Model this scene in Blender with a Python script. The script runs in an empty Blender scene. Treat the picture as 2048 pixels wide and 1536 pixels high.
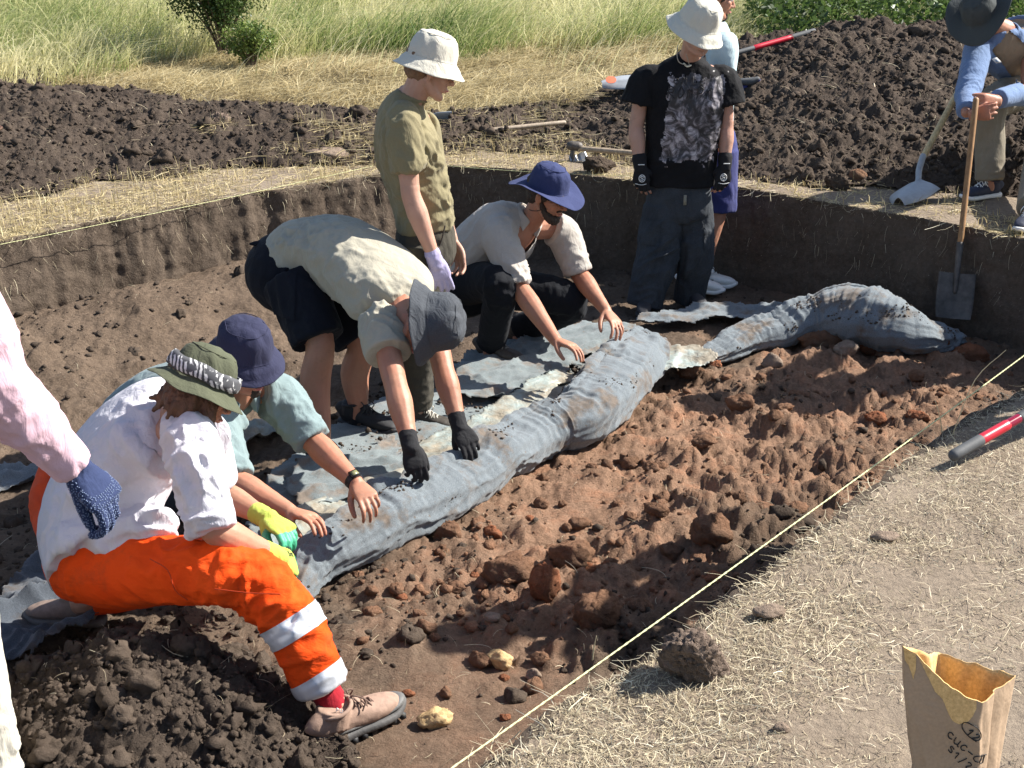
import bpy, math, random
import numpy as np
from mathutils import Vector, Matrix

# ------------------------------------------------------------------ camera, sky, sun
scene = bpy.context.scene
C = scene.collection
CAM_Z = 1.95
PITCH = math.radians(20.75)
FPX = 2844.0                      # focal length in pixels of the 2048-wide photo
FLOOR = -0.57                     # pit floor level, upper ground is 0
cam_data = bpy.data.cameras.new('camera')
cam_data.sensor_width = 36.0
cam_data.lens = 36.0 * FPX / 2048.0
cam_data.clip_start = 0.05
cam_data.clip_end = 1000.0
cam = bpy.data.objects.new('camera', cam_data)
C.objects.link(cam)
cam.location = (0, 0, CAM_Z)
cam.rotation_euler = (math.pi / 2 - PITCH, 0, 0)
scene.camera = cam

SUN_EL = math.radians(40.0)
SUN_AZ = math.radians(17.0)       # from +X towards +Y
sun_dir = Vector((math.cos(SUN_EL) * math.cos(SUN_AZ), math.cos(SUN_EL) * math.sin(SUN_AZ), math.sin(SUN_EL)))
world = bpy.data.worlds.new('World')
scene.world = world
world.use_nodes = True
wn = world.node_tree
wn.nodes.clear()
sky = wn.nodes.new('ShaderNodeTexSky')
sky.sky_type = 'NISHITA'
sky.sun_disc = False
sky.sun_elevation = SUN_EL
sky.sun_rotation = math.pi / 2 - SUN_AZ
sky.air_density = 1.0
sky.dust_density = 1.0
bg = wn.nodes.new('ShaderNodeBackground')
bg.inputs['Strength'].default_value = 0.078
wo = wn.nodes.new('ShaderNodeOutputWorld')
wn.links.new(sky.outputs[0], bg.inputs['Color'])
wn.links.new(bg.outputs[0], wo.inputs['Surface'])
sun_data = bpy.data.lights.new('sun', 'SUN')
sun_data.energy = 5.0
sun_data.angle = math.radians(0.53)
sun_data.color = (1.0, 0.955, 0.88)
sun = bpy.data.objects.new('sun', sun_data)
C.objects.link(sun)
sun.rotation_euler = sun_dir.to_track_quat('Z', 'Y').to_euler()
sun.location = (6, 4, 8)
scene.view_settings.view_transform = 'Standard'
scene.view_settings.look = 'None'
scene.view_settings.exposure = 1.22
scene.view_settings.gamma = 1.0
scene.view_settings.use_curve_mapping = False
scene.cycles.max_bounces = 6
scene.cycles.diffuse_bounces = 3
scene.cycles.glossy_bounces = 2
scene.cycles.transmission_bounces = 3
scene.cycles.transparent_max_bounces = 4

random.seed(7)
RNG = np.random.default_rng(11)

# ------------------------------------------------------------------ photo pixel -> world
def ray(px, py):
    c, s = math.cos(PITCH), math.sin(PITCH)
    f = Vector((0, c, -s)); u = Vector((0, s, c)); r = Vector((1, 0, 0))
    return (f * FPX + r * (px - 1024) - u * (py - 768)) / FPX

CAMP = Vector((0, 0, CAM_Z))
def at(px, py, Y):                # point seen at that pixel, Y metres ahead
    d = ray(px, py)
    return CAMP + d * (Y / d.y)
def on(px, py, z=FLOOR):          # point seen at that pixel on the level z
    d = ray(px, py)
    return CAMP + d * ((z - CAM_Z) / d.z)
def reach(p0, px, py, L, side='near'):   # point on the pixel's ray at distance L from p0
    d = ray(px, py).normalized()
    w = p0 - CAMP
    b = d.dot(w); c = w.dot(w) - L * L
    q = b * b - c
    if q < 0:
        return p0 + (CAMP + d * b - p0).normalized() * L
    t = b - math.sqrt(q) if side == 'near' else b + math.sqrt(q)
    return CAMP + d * t

# ------------------------------------------------------------------ noise
def _h(ix, iy, iz):
    h = (ix * 374761393 + iy * 668265263 + iz * 2147483647 + 1013904223) & 0xffffffff
    h = ((h ^ (h >> 13)) * 1274126177) & 0xffffffff
    h = ((h ^ (h >> 16)) * 2246822519) & 0xffffffff
    return h ^ (h >> 15)
def noise3(x, y, z):
    x = np.asarray(x, dtype=np.float64); y = np.asarray(y, dtype=np.float64) + 0 * x; z = np.asarray(z, dtype=np.float64) + 0 * x
    xi = np.floor(x); yi = np.floor(y); zi = np.floor(z)
    xf, yf, zf = x - xi, y - yi, z - zi
    xi = xi.astype(np.int64); yi = yi.astype(np.int64); zi = zi.astype(np.int64)
    u = xf ** 3 * (xf * (xf * 6 - 15) + 10); v = yf ** 3 * (yf * (yf * 6 - 15) + 10); w = zf ** 3 * (zf * (zf * 6 - 15) + 10)
    def g(dx, dy, dz):
        h = _h(xi + dx, yi + dy, zi + dz)
        gx = ((h & 1023) / 511.5 - 1); gy = (((h >> 10) & 1023) / 511.5 - 1); gz = (((h >> 20) & 1023) / 511.5 - 1)
        return gx * (xf - dx) + gy * (yf - dy) + gz * (zf - dz)
    x00 = g(0,0,0) * (1-u) + g(1,0,0) * u; x10 = g(0,1,0) * (1-u) + g(1,1,0) * u
    x01 = g(0,0,1) * (1-u) + g(1,0,1) * u; x11 = g(0,1,1) * (1-u) + g(1,1,1) * u
    return ((x00 * (1-v) + x10 * v) * (1-w) + (x01 * (1-v) + x11 * v) * w) * 1.5
def fbm(x, y, z=0.0, o=4, g=0.5):
    s = 0; a = 1; f = 1.0
    for i in range(o):
        s = s + a * noise3(x * f + 17.3 * i, y * f - 9.1 * i, z * f + 5.7 * i); a *= g; f *= 2.03
    return s
def billow(x, y, z=0.0, o=3, g=0.5):
    s = 0; a = 1; f = 1.0
    for i in range(o):
        s = s + a * (np.abs(noise3(x * f + 7.7 * i, y * f + 3.1 * i, z * f + 1.3 * i)) * 2 - 0.5); a *= g; f *= 2.07
    return s
def sst(a, b, x):
    t = np.clip((x - a) / (b - a), 0, 1)
    return t * t * (3 - 2 * t)

# ------------------------------------------------------------------ objects
ORI = {}
def link(o): C.objects.link(o); return o
def mk_mesh(name, V, F, smooth=True, loc=(0, 0, 0)):
    me = bpy.data.meshes.new(name)
    V = np.asarray(V, dtype=np.float64).reshape(-1, 3) - np.asarray(loc)
    if isinstance(F, np.ndarray):
        n = F.shape[1]
        me.vertices.add(len(V)); me.vertices.foreach_set('co', V.ravel())
        me.loops.add(F.size); me.loops.foreach_set('vertex_index', F.ravel().astype(np.int32))
        me.polygons.add(len(F)); me.polygons.foreach_set('loop_start', np.arange(0, F.size, n, dtype=np.int32))
        me.polygons.foreach_set('loop_total', np.full(len(F), n, dtype=np.int32))
        me.update(calc_edges=True); me.validate()
    else:
        me.from_pydata([tuple(v) for v in V], [], [tuple(f) for f in F]); me.update()
    if smooth:
        me.polygons.foreach_set('use_smooth', np.ones(len(me.polygons), dtype=bool))
    return me
def thing(name, label, cat, loc, group=None):
    o = bpy.data.objects.new(name, None); link(o)
    o.location = loc; o.empty_display_size = 0.1
    o['label'] = label; o['category'] = cat
    if group: o['group'] = group
    ORI[o.name] = tuple(loc)
    return o
def part(name, V, F, m, parent=None, smooth=True, label=None):
    loc = ORI[parent.name] if parent is not None else (0, 0, 0)
    me = mk_mesh(name, V, F, smooth, loc)
    if isinstance(m, (list, tuple)):
        for q in m: me.materials.append(q)
    else: me.materials.append(m)
    o = bpy.data.objects.new(name, me); link(o)
    if parent is not None: o.parent = parent
    ORI[o.name] = loc
    if label: o['label'] = label
    return o
def solo(name, V, F, m, label, cat, loc, group=None, smooth=True, kind=None):
    me = mk_mesh(name, V, F, smooth, loc)
    for q in (m if isinstance(m, (list, tuple)) else [m]): me.materials.append(q)
    o = bpy.data.objects.new(name, me); link(o); o.location = loc
    ORI[o.name] = tuple(loc)
    if label: o['label'] = label
    if cat: o['category'] = cat
    if group: o['group'] = group
    if kind: o['kind'] = kind
    return o
def struct(name, V, F, m, smooth=True):
    o = part(name, V, F, m, None, smooth); o['kind'] = 'structure'
    return o

# ------------------------------------------------------------------ geometry accumulators
def unit(v):
    v = np.asarray(v, dtype=float); n = np.linalg.norm(v)
    return v / n if n > 1e-9 else np.array([0, 0, 1.0])
def catmull(P, n):
    P = np.asarray(P, dtype=float)
    if len(P) == 2:
        t = np.linspace(0, 1, n + 1)[:, None]; return P[0] * (1 - t) + P[1] * t
    Q = np.vstack([2 * P[0] - P[1], P, 2 * P[-1] - P[-2]])
    out = []
    for i in range(1, len(Q) - 2):
        for k in range(n):
            t = k / n
            a, b, c, d = Q[i-1], Q[i], Q[i+1], Q[i+2]
            out.append(0.5 * (2*b + (c-a)*t + (2*a-5*b+4*c-d)*t*t + (3*b-a-3*c+d)*t**3))
    out.append(P[-1])
    return np.array(out)
class Geo:
    def __init__(s): s.V = []; s.F = []; s.n = 0
    def add(s, V, F):
        V = np.asarray(V, dtype=float).reshape(-1, 3)
        s.V.append(V)
        for f in F: s.F.append([i + s.n for i in f])
        s.n += len(V)
        return s
    def rings(s, R, cap=True, closed=True):      # list of rings of equal size
        R = np.asarray(R); m, k = R.shape[0], R.shape[1]
        F = []
        kk = k if closed else k - 1
        for i in range(m - 1):
            for j in range(kk):
                j2 = (j + 1) % k
                F.append((i*k + j, i*k + j2, (i+1)*k + j2, (i+1)*k + j))
        V = R.reshape(-1, 3)
        if cap:
            V = np.vstack([V, R[0].mean(0), R[-1].mean(0)])
            a, b = m * k, m * k + 1
            for j in range(k):
                j2 = (j + 1) % k
                F.append((a, j2, j)); F.append((b, (m-1)*k + j, (m-1)*k + j2))
        return s.add(V, F)
    def ell(s, c, r, ax=None, n=12):
        c = np.asarray(c, dtype=float)
        r = np.array([r, r, r], dtype=float) if np.isscalar(r) else np.asarray(r, dtype=float)
        A = np.eye(3) if ax is None else np.array([unit(a) for a in ax])
        R = []
        for i in range(n // 2 + 1):
            ph = math.pi * i / (n // 2)
            ph = min(max(ph, 0.08), math.pi - 0.08)
            ring = []
            for j in range(n):
                th = 2 * math.pi * j / n
                q = np.array([math.sin(ph) * math.cos(th), math.sin(ph) * math.sin(th), -math.cos(ph)]) * r
                ring.append(c + q @ A)
            R.append(ring)
        return s.rings(R)
    def tube(s, P, r, n=10, sub=4, cap=True, dome=True, sx=1.0):
        P = np.asarray([tuple(p) for p in P], dtype=float)
        r = np.full(len(P), float(r)) if np.isscalar(r) else np.asarray(r, dtype=float)
        Q = catmull(np.column_stack([P, r]), sub)
        X, rad = Q[:, :3], np.maximum(Q[:, 3], 1e-4)
        T = np.gradient(X, axis=0)
        T = T / (np.linalg.norm(T, axis=1)[:, None] + 1e-12)
        if dome and cap:
            X = np.vstack([X[0] - T[0]*rad[0]*.9, X[0] - T[0]*rad[0]*.55, X, X[-1] + T[-1]*rad[-1]*.55, X[-1] + T[-1]*rad[-1]*.9])
            rad = np.concatenate([[rad[0]*.4, rad[0]*.83], rad, [rad[-1]*.83, rad[-1]*.4]])
            T = np.vstack([T[0], T[0], T, T[-1], T[-1]])
        up = np.array([0, 0, 1.0]) if abs(T[0][2]) < .9 else np.array([1.0, 0, 0])
        u = unit(np.cross(T[0], up)); R = []
        for i in range(len(X)):
            u = unit(u - T[i] * u.dot(T[i])); v = np.cross(T[i], u)
            a = np.arange(n) * 2 * math.pi / n
            R.append(X[i] + rad[i] * (np.cos(a)[:, None] * u * sx + np.sin(a)[:, None] * v))
        return s.rings(R, cap)
    def loft(s, P, lat, ru, rv, n=22, sub=4, cap=True, pw=2.4):
        # P centres, lat: lateral vector per station, ru half width, rv half depth (superellipse)
        P = np.asarray([tuple(p) for p in P], dtype=float); m = len(P)
        lat = np.asarray([tuple(l) for l in lat], dtype=float) if np.ndim(lat) > 1 or not np.isscalar(lat[0]) else np.tile(np.asarray(tuple(lat), dtype=float), (m, 1))
        ru = np.full(m, ru) if np.isscalar(ru) else np.asarray(ru); rv = np.full(m, rv) if np.isscalar(rv) else np.asarray(rv)
        Q = catmull(np.column_stack([P, lat, ru, rv]), sub)
        X = Q[:, :3]; T = np.gradient(X, axis=0); R = []
        a = np.arange(n) * 2 * math.pi / n
        ca, sa = np.cos(a), np.sin(a)
        ca = np.sign(ca) * np.abs(ca) ** (2/pw); sa = np.sign(sa) * np.abs(sa) ** (2/pw)
        for i in range(len(X)):
            t = unit(T[i]); u = Q[i, 3:6]; u = unit(u - t * u.dot(t)); v = np.cross(t, u)
            R.append(X[i] + max(Q[i, 6], 1e-3) * ca[:, None] * u + max(Q[i, 7], 1e-3) * sa[:, None] * v)
        return s.rings(R, cap)
    def box(s, c, h, ax=None, bev=0.0):
        c = np.asarray(c, dtype=float); h = np.asarray(h, dtype=float)
        A = np.eye(3) if ax is None else np.array([unit(a) for a in ax])
        V = []
        for x in (-1, 1):
            for y in (-1, 1):
                for z in (-1, 1): V.append(c + (np.array([x, y, z]) * h) @ A)
        return s.add(V, [(0,1,3,2),(4,6,7,5),(0,4,5,1),(2,3,7,6),(0,2,6,4),(1,5,7,3)])
    def lathe(s, prof, c, ax=None, n=32, wob=None):
        A = np.eye(3) if ax is None else np.array([unit(a) for a in ax])
        R = []
        for k, (r, z) in enumerate(prof):
            ring = []
            for j in range(n):
                th = 2 * math.pi * j / n
                rr, zz = (r, z) if wob is None else wob(r, z, th, k)
                ring.append(np.asarray(c) + np.array([rr * math.cos(th), rr * math.sin(th), zz]) @ A)
            R.append(ring)
        return s.rings(R)
    def obj(s, name, m, parent=None, smooth=True, label=None):
        return part(name, np.vstack(s.V), s.F, m, parent, smooth, label)
    def solo(s, name, m, label, cat, loc, group=None, smooth=True, kind=None):
        return solo(name, np.vstack(s.V), s.F, m, label, cat, loc, group, smooth, kind)

def vnormals(V, F):
    if F.shape[1] == 4:
        n = np.cross(V[F[:, 2]] - V[F[:, 0]], V[F[:, 3]] - V[F[:, 1]])
    else: n = np.cross(V[F[:, 1]] - V[F[:, 0]], V[F[:, 2]] - V[F[:, 0]])
    N = np.zeros_like(V)
    for k in range(F.shape[1]):
        for q in range(3): N[:, q] += np.bincount(F[:, k], n[:, q], len(V))
    return N / (np.linalg.norm(N, axis=1)[:, None] + 1e-12)
def relax(V, F, it, f=0.5):
    k = F.shape[1]
    E = np.vstack([np.stack([F[:, i], F[:, (i+1) % k]], 1) for i in range(k)])
    cnt = np.bincount(E[:, 0], minlength=len(V)).astype(float) + np.bincount(E[:, 1], minlength=len(V))
    for _ in range(it):
        S = np.zeros_like(V)
        for q in range(3):
            S[:, q] = np.bincount(E[:, 0], V[E[:, 1], q], len(V)) + np.bincount(E[:, 1], V[E[:, 0], q], len(V))
        V = V * (1 - f) + f * S / np.maximum(cnt, 1)[:, None]
    return V
def fuse(geo, voxel, it=2, disp=None):
    """union of overlapping solids as one continuous surface; returns V, F (quads)"""
    me = mk_mesh('tmp', np.vstack(geo.V), geo.F)
    o = bpy.data.objects.new('tmp', me); link(o)
    md = o.modifiers.new('r', 'REMESH'); md.mode = 'VOXEL'; md.voxel_size = voxel
    dg = bpy.context.evaluated_depsgraph_get()
    ev = o.evaluated_get(dg); em = ev.to_mesh()
    V = np.empty(len(em.vertices) * 3); em.vertices.foreach_get('co', V); V = V.reshape(-1, 3)
    L = np.empty(len(em.loops), dtype=np.int32); em.loops.foreach_get('vertex_index', L)
    F = L.reshape(-1, 4)
    ev.to_mesh_clear()
    bpy.data.objects.remove(o); bpy.data.meshes.remove(me)
    V = relax(V, F, it)
    if disp is not None:
        V = V + vnormals(V, F) * disp(V)[:, None]
        V = relax(V, F, 1, 0.25)
    return V, F
def ridge(n): return (1 - np.abs(n) * 1.7).clip(-0.5, 1) ** 2
def folds(comps, base=0.0015, seed=0.0):
    """cloth folds: list of (point, direction, sigma, amplitude, wavelength)"""
    def f(V):
        d = base * fbm(V[:, 0] * 14 + seed, V[:, 1] * 14, V[:, 2] * 14, 3)
        wx = 0.028 * noise3(V[:, 0] * 9 + seed, V[:, 1] * 9, V[:, 2] * 9)
        for i, (p, dr, sg, amp, wl) in enumerate(comps):
            p = np.asarray(tuple(p)); a = unit(tuple(dr))
            b = unit(np.cross(a, [0.31, 0.77, 0.55])); c = np.cross(a, b)
            D = V - p
            w = np.exp(-(D ** 2).sum(1) / (2 * sg * sg))
            wl = wl * 1.45; amp = amp * 1.15
            n = noise3(D @ a / (wl * 5.2) + seed + i * 3.1, (D @ b + wx) / wl * .8 + seed, (D @ c + wx) / wl * .8)
            n2 = noise3(D @ a / (wl * 2.6) - seed + i * 1.7, (D @ b - wx) / wl * 1.7, (D @ c) / wl * 1.7 + seed)
            d = d + w * amp * (ridge(n) - 0.35 + 0.28 * (ridge(n2) - .35))
        return d
    return f

# ------------------------------------------------------------------ materials
def nt(name):
    m = bpy.data.materials.new(name); m.use_nodes = True
    t = m.node_tree; b = t.nodes['Principled BSDF']
    return m, t, b
def N(t, ty, **kw):
    n = t.nodes.new(ty)
    for k, v in kw.items():
        if k.startswith('_'): setattr(n, k[1:], v)
        else: n.inputs[k.replace('__', ' ')].default_value = v
    return n
def co(t): return t.nodes.new('ShaderNodeTexCoord').outputs['Object']
def noise(t, scale, detail=4, rough=0.55, vec=None, dist=0.0):
    n = N(t, 'ShaderNodeTexNoise', Scale=scale, Detail=detail, Roughness=rough, Distortion=dist)
    t.links.new(vec or co(t), n.inputs['Vector'])
    return n.outputs['Fac']
def ramp(t, fac, stops):
    r = t.nodes.new('ShaderNodeValToRGB'); e = r.color_ramp.elements
    while len(e) < len(stops): e.new(0.5)
    for i, (p, c) in enumerate(stops):
        e[i].position = p; e[i].color = (c[0], c[1], c[2], 1) if not np.isscalar(c) else (c, c, c, 1)
    t.links.new(fac, r.inputs['Fac'])
    return r.outputs['Color']
def mix(t, fac, a, b, mode='MIX'):
    m = t.nodes.new('ShaderNodeMix'); m.data_type = 'RGBA'; m.blend_type = mode
    for s, v in ((m.inputs[0], fac), (m.inputs[6], a), (m.inputs[7], b)):
        if hasattr(v, 'links') or hasattr(v, 'is_linked'): t.links.new(v, s)
        elif np.isscalar(v): s.default_value = v if s.type == 'VALUE' else (v, v, v, 1)
        else: s.default_value = (v[0], v[1], v[2], 1)
    return m.outputs[2]
def bump(t, b, pairs):
    prev = None
    for h, st, dist in pairs:
        n = t.nodes.new('ShaderNodeBump'); n.inputs['Strength'].default_value = st; n.inputs['Distance'].default_value = dist
        t.links.new(h, n.inputs['Height'])
        if prev: t.links.new(prev, n.inputs['Normal'])
        prev = n.outputs['Normal']
    t.links.new(prev, b.inputs['Normal'])
def cs(c, k): return tuple(max(0, min(1, x * k)) for x in c)
def cloth_mat(name, c, var=0.12, weave=700, rough=0.9, dirt=None, dirt_amt=0.5, sheen=None, crease=0.35):
    if sheen is None: sheen = 0.02 if max(c) < .12 else 0.10
    m, t, b = nt(name)
    col = ramp(t, noise(t, 9, 5), [(0.3, cs(c, 1 - var)), (0.7, cs(c, 1 + var))])
    col = mix(t, 0.5, col, ramp(t, noise(t, 260, 2), [(0.3, cs(c, 1 - var * 1.3)), (0.7, cs(c, 1 + var * 1.3))]))
    if dirt:
        f = ramp(t, noise(t, 5.5, 6, 0.65), [(0.5, 0.0), (0.72, dirt_amt)])
        col = mix(t, f, col, dirt)
    t.links.new(col, b.inputs['Base Color'])
    b.inputs['Roughness'].default_value = rough
    b.inputs['Sheen Weight'].default_value = sheen
    b.inputs['Specular IOR Level'].default_value = 0.2
    vc = N(t, 'ShaderNodeMapping'); t.links.new(co(t), vc.inputs['Vector']); vc.inputs['Scale'].default_value = (1.0, 1.0, 0.45); vc.inputs['Rotation'].default_value = (0.2, 0.5, 0.3)
    bump(t, b, [(noise(t, 22, 5, .6, vc.outputs[0], 0.6), crease, 0.02), (noise(t, weave, 1), 0.15, 0.002)])
    return m
def plain(name, c, rough=0.6, metal=0.0, var=0.1, bs=0.1, scale=40, spec=0.4):
    m, t, b = nt(name)
    col = ramp(t, noise(t, scale, 5, 0.6), [(0.3, cs(c, 1 - var)), (0.7, cs(c, 1 + var))])
    t.links.new(col, b.inputs['Base Color'])
    b.inputs['Roughness'].default_value = rough; b.inputs['Metallic'].default_value = metal
    b.inputs['Specular IOR Level'].default_value = spec
    if bs: bump(t, b, [(noise(t, scale * 4, 4), bs, 0.004)])
    return m
def skin_mat(name, c, red=0.5, s=1.0):
    m, t, b = nt(name)
    col = ramp(t, noise(t, 12, 5), [(0.3, cs(c, 0.9)), (0.7, cs(c, 1.08))])
    rd = (min(1, c[0] * 1.05), c[1] * 0.72, c[2] * 0.66)
    col = mix(t, ramp(t, noise(t, 5, 3), [(0.42, 0.0), (0.68, red)]), col, rd)
    col = mix(t, ramp(t, noise(t, 90, 3), [(0.55, 0.0), (0.75, 0.25)]), col, cs(c, 0.72))
    t.links.new(col, b.inputs['Base Color'])
    b.inputs['Roughness'].default_value = 0.52
    b.inputs['Specular IOR Level'].default_value = 0.35
    b.inputs['Subsurface Weight'].default_value = 0.12
    b.inputs['Subsurface Radius'].default_value = (0.012, 0.004, 0.002)
    b.inputs['Subsurface Scale'].default_value = 1.0
    col2 = mix(t, ramp(t, noise(t, 16, 7, .7), [(.56, 0.0), (.72, .45)]), b.inputs['Base Color'].links[0].from_socket, (.16, .11, .075))
    t.links.new(col2, b.inputs['Base Color'])
    bump(t, b, [(noise(t, 26, 5), 0.25, 0.008), (noise(t, 400, 3), 0.25, 0.0015)])
    return m
def soil_mat(name, c1, c2, c3=None, spots=0.0, red=None, redmask=None, pale=0.0, bs=1.0):
    m, t, b = nt(name)
    col = ramp(t, noise(t, 3.2, 6, .62), [(0.32, c1), (0.68, c2)])
    col = mix(t, 0.45, col, ramp(t, noise(t, 38, 5, .7), [(0.3, cs(c1, .75)), (0.7, cs(c2, 1.3))]))
    if c3: col = mix(t, ramp(t, noise(t, 1.1, 4, .6), [(0.45, 0.0), (0.65, 1.0)]), col, c3)
    if red:
        at_ = t.nodes.new('ShaderNodeAttribute'); at_.attribute_name = 'zone'
        rc = ramp(t, noise(t, 7, 6, .65), [(0.3, red[0]), (0.52, red[1]), (0.72, red[2])])
        rc = mix(t, 0.4, rc, ramp(t, noise(t, 60, 5, .7), [(0.3, cs(red[0], .8)), (0.7, cs(red[1], 1.5))]))
        col = mix(t, at_.outputs['Fac'], col, rc)
    if pale: col = mix(t, ramp(t, noise(t, 110, 2, .5), [(0.70, 0.0), (0.76, pale)]), col, (.42, .36, .28))
    t.links.new(col, b.inputs['Base Color'])
    b.inputs['Roughness'].default_value = 0.95; b.inputs['Specular IOR Level'].default_value = 0.12
    bump(t, b, [(noise(t, 28, 8, .7), .75 * bs, 0.035), (noise(t, 150, 5, .7), .6 * bs, 0.008)])
    return m

M = {}
M['soil'] = soil_mat('dark_soil', (.042, .030, .022), (.075, .055, .041), pale=.5)
M['heap'] = soil_mat('crumbly_dark_soil', (.050, .037, .029), (.098, .075, .058), pale=.45, bs=1.2)
M['floor'] = soil_mat('pit_floor_soil', (.075, .053, .038), (.195, .142, .102), red=[(.13, .075, .046), (.285, .175, .115), (.43, .205, .115)], pale=.55, bs=1.2)
M['wall'] = soil_mat('pit_wall_soil', (.070, .052, .039), (.125, .096, .073), pale=.6, bs=.7)
M['ground'] = soil_mat('trodden_ground', (.20, .165, .128), (.30, .25, .19), pale=.6, bs=.8)
M['clod'] = soil_mat('soil_clods', (.046, .034, .026), (.10, .076, .058), bs=.8)
M['daub'] = soil_mat('burnt_clay', (.16, .088, .054), (.34, .185, .112), c3=(.12, .08, .055), bs=1.3)
M['daub_red'] = soil_mat('red_burnt_clay', (.25, .09, .045), (.40, .165, .085), c3=(.15, .08, .05), bs=1.3)
M['stone_tan'] = soil_mat('tan_stone', (.42, .27, .13), (.58, .42, .22), bs=.6)
M['stone_grey'] = soil_mat('grey_brown_stone', (.20, .15, .115), (.33, .25, .19), bs=1.0)
# ================================================================== TERRAIN
def W2(px, py, z): p = on(px, py, z); return (p.x, p.y)
OUT = [W2(-420, 640, 0), W2(-150, 522, 0), W2(0, 484, 0), W2(200, 442, 0), W2(500, 388, 0), W2(740, 353, 0), W2(878, 334, 0),
       W2(905, 333, 0), W2(1050, 340, 0), W2(1250, 360, 0), W2(1480, 376, 0), W2(1700, 414, 0), W2(1900, 448, 0), W2(2048, 480, 0),
       W2(2500, 580, 0), W2(2420, 660, 0), W2(2048, 778, 0), W2(1900, 856, 0), W2(1830, 905, 0), W2(1760, 962, 0), W2(1600, 1086, 0), W2(1480, 1182, 0),
       W2(1380, 1266, 0), W2(1250, 1345, 0), W2(1130, 1402, 0), W2(1050, 1470, 0), W2(960, 1540, 0), (-0.28, 2.05), (-0.75, 1.75), (-2.2, 1.9), (-3.0, 3.2)]
OUT = np.array(OUT)
def dens(P, step):
    o = []
    for i in range(len(P)):
        a, b = P[i], P[(i + 1) % len(P)]
        n = max(1, int(np.linalg.norm(b - a) / step))
        for k in range(n): o.append(a + (b - a) * k / n)
    return np.array(o)
RIM = dens(OUT, 0.018)
_ctr = np.array([0.0, 5.0])
_d = np.roll(RIM, -3, 0) - np.roll(RIM, 3, 0)
_nrm = np.stack([-_d[:, 1], _d[:, 0]], 1); _nrm /= np.linalg.norm(_nrm, axis=1)[:, None]
def inside(x, y, P):
    r = np.zeros(np.shape(x), dtype=bool)
    for i in range(len(P)):
        x1, y1 = P[i]; x2, y2 = P[(i + 1) % len(P)]
        c = ((y1 > y) != (y2 > y)) & (x < (x2 - x1) * (y - y1) / (y2 - y1 + 1e-12) + x1)
        r ^= c
    return r
if inside(np.array([RIM[40, 0] + _nrm[40, 0] * .05]), np.array([RIM[40, 1] + _nrm[40, 1] * .05]), OUT)[0]: _nrm = -_nrm   # outward
RIM = RIM + _nrm * (0.022 * fbm(RIM[:, 0] * 5, RIM[:, 1] * 5, 0, 3))[:, None]
def edge_dist(x, y, P):
    d = np.full(np.shape(x), 1e9)
    for i in range(len(P)):
        a, b = P[i], P[(i + 1) % len(P)]
        ab = b - a; t = np.clip(((x - a[0]) * ab[0] + (y - a[1]) * ab[1]) / (ab @ ab), 0, 1)
        d = np.minimum(d, np.hypot(x - a[0] - t * ab[0], y - a[1] - t * ab[1]))
    return d

# burnt clay lumps modelled into the floor: pixel, radius, height
LUMPS = [(1660,690,.16,.09),(1900,700,.15,.08),(1780,700,.12,.09),(1470,735,.17,.10),(1420,720,.12,.09),(1330,790,.12,.07),(1260,790,.1,.06),
 (1500,800,.14,.11),(1590,790,.13,.07),(1720,770,.16,.10),(1850,760,.15,.07),(1780,800,.17,.10),(1560,830,.12,.08),(1640,840,.1,.07),(1860,840,.12,.05),
 (1590,880,.16,.10),(1690,880,.17,.11),(1740,890,.13,.10),(1430,900,.14,.09),(1350,880,.1,.06),(1300,940,.13,.08),(1410,980,.16,.12),(1480,950,.14,.10),
 (1560,950,.17,.11),(1640,960,.13,.09),(1700,930,.12,.08),(1500,1020,.17,.13),(1430,1060,.16,.12),(1590,1030,.14,.10),(1350,1030,.15,.10),(1290,1050,.13,.08),
 (1540,1100,.14,.09),(1400,1120,.13,.09),(1230,1060,.08,.05),(1150,1130,.12,.09),(1220,1120,.11,.07),(1060,1150,.11,.08),(1010,1160,.13,.07),(960,1090,.09,.05),
 (900,1070,.06,.05),(1100,1190,.13,.10),(1180,1240,.16,.12),(1260,1230,.16,.11),(1350,1200,.15,.11),(1430,1170,.13,.09),(990,1240,.1,.05),(900,1180,.11,.05),
 (800,1130,.12,.06),(730,1150,.09,.05),(850,1100,.09,.04),(1090,1090,.08,.05),(1300,1140,.1,.08),(1200,930,.08,.04),(1150,960,.07,.04),(1050,1040,.07,.04),
 (1250,860,.08,.05),(760,1220,.1,.05),(700,1250,.09,.04),(830,1230,.08,.03),(1620,740,.12,.06),(1540,750,.1,.05)]
def calm(x, y):      # trodden, fairly even patches of the floor
    s = np.zeros(np.shape(x))
    for (px, py, r, a) in [(1170, 1000, .20, .9), (1110, 1060, .12, .6), (900, 1420, .32, 1.0), (1020, 1480, .3, 1.0), (760, 1500, .2, .7), (1230, 900, .13, .7), (1330, 860, .1, .4), (1000, 1120, .1, .5)]:
        p = on(px, py, FLOOR); s = s + a * np.exp(-((x - p.x) ** 2 + (y - p.y) ** 2) / (2 * r * r))
    return np.clip(s, 0, .95)
LUMP_W = []
_r = np.random.default_rng(5)
for (px, py, r, h) in LUMPS:
    p = on(px, py + 18, FLOOR + h * .4); LUMP_W.append((p.x, p.y, r * 1.05, h * .72))
for _ in range(230):
    px = _r.uniform(640, 1950); py = _r.uniform(700, 1440)
    p = on(px, py, FLOOR)
    if _r.random() < calm(np.array([p.x]), np.array([p.y]))[0]: continue
    r = _r.uniform(.025, .085); LUMP_W.append((p.x, p.y, r, r * _r.uniform(.3, .62)))
for _ in range(170):
    px = _r.uniform(-250, 760); py = _r.uniform(600, 1000)
    p = on(px, py, FLOOR); r = _r.uniform(.03, .11); LUMP_W.append((p.x, p.y, r, r * _r.uniform(.25, .55)))
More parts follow.
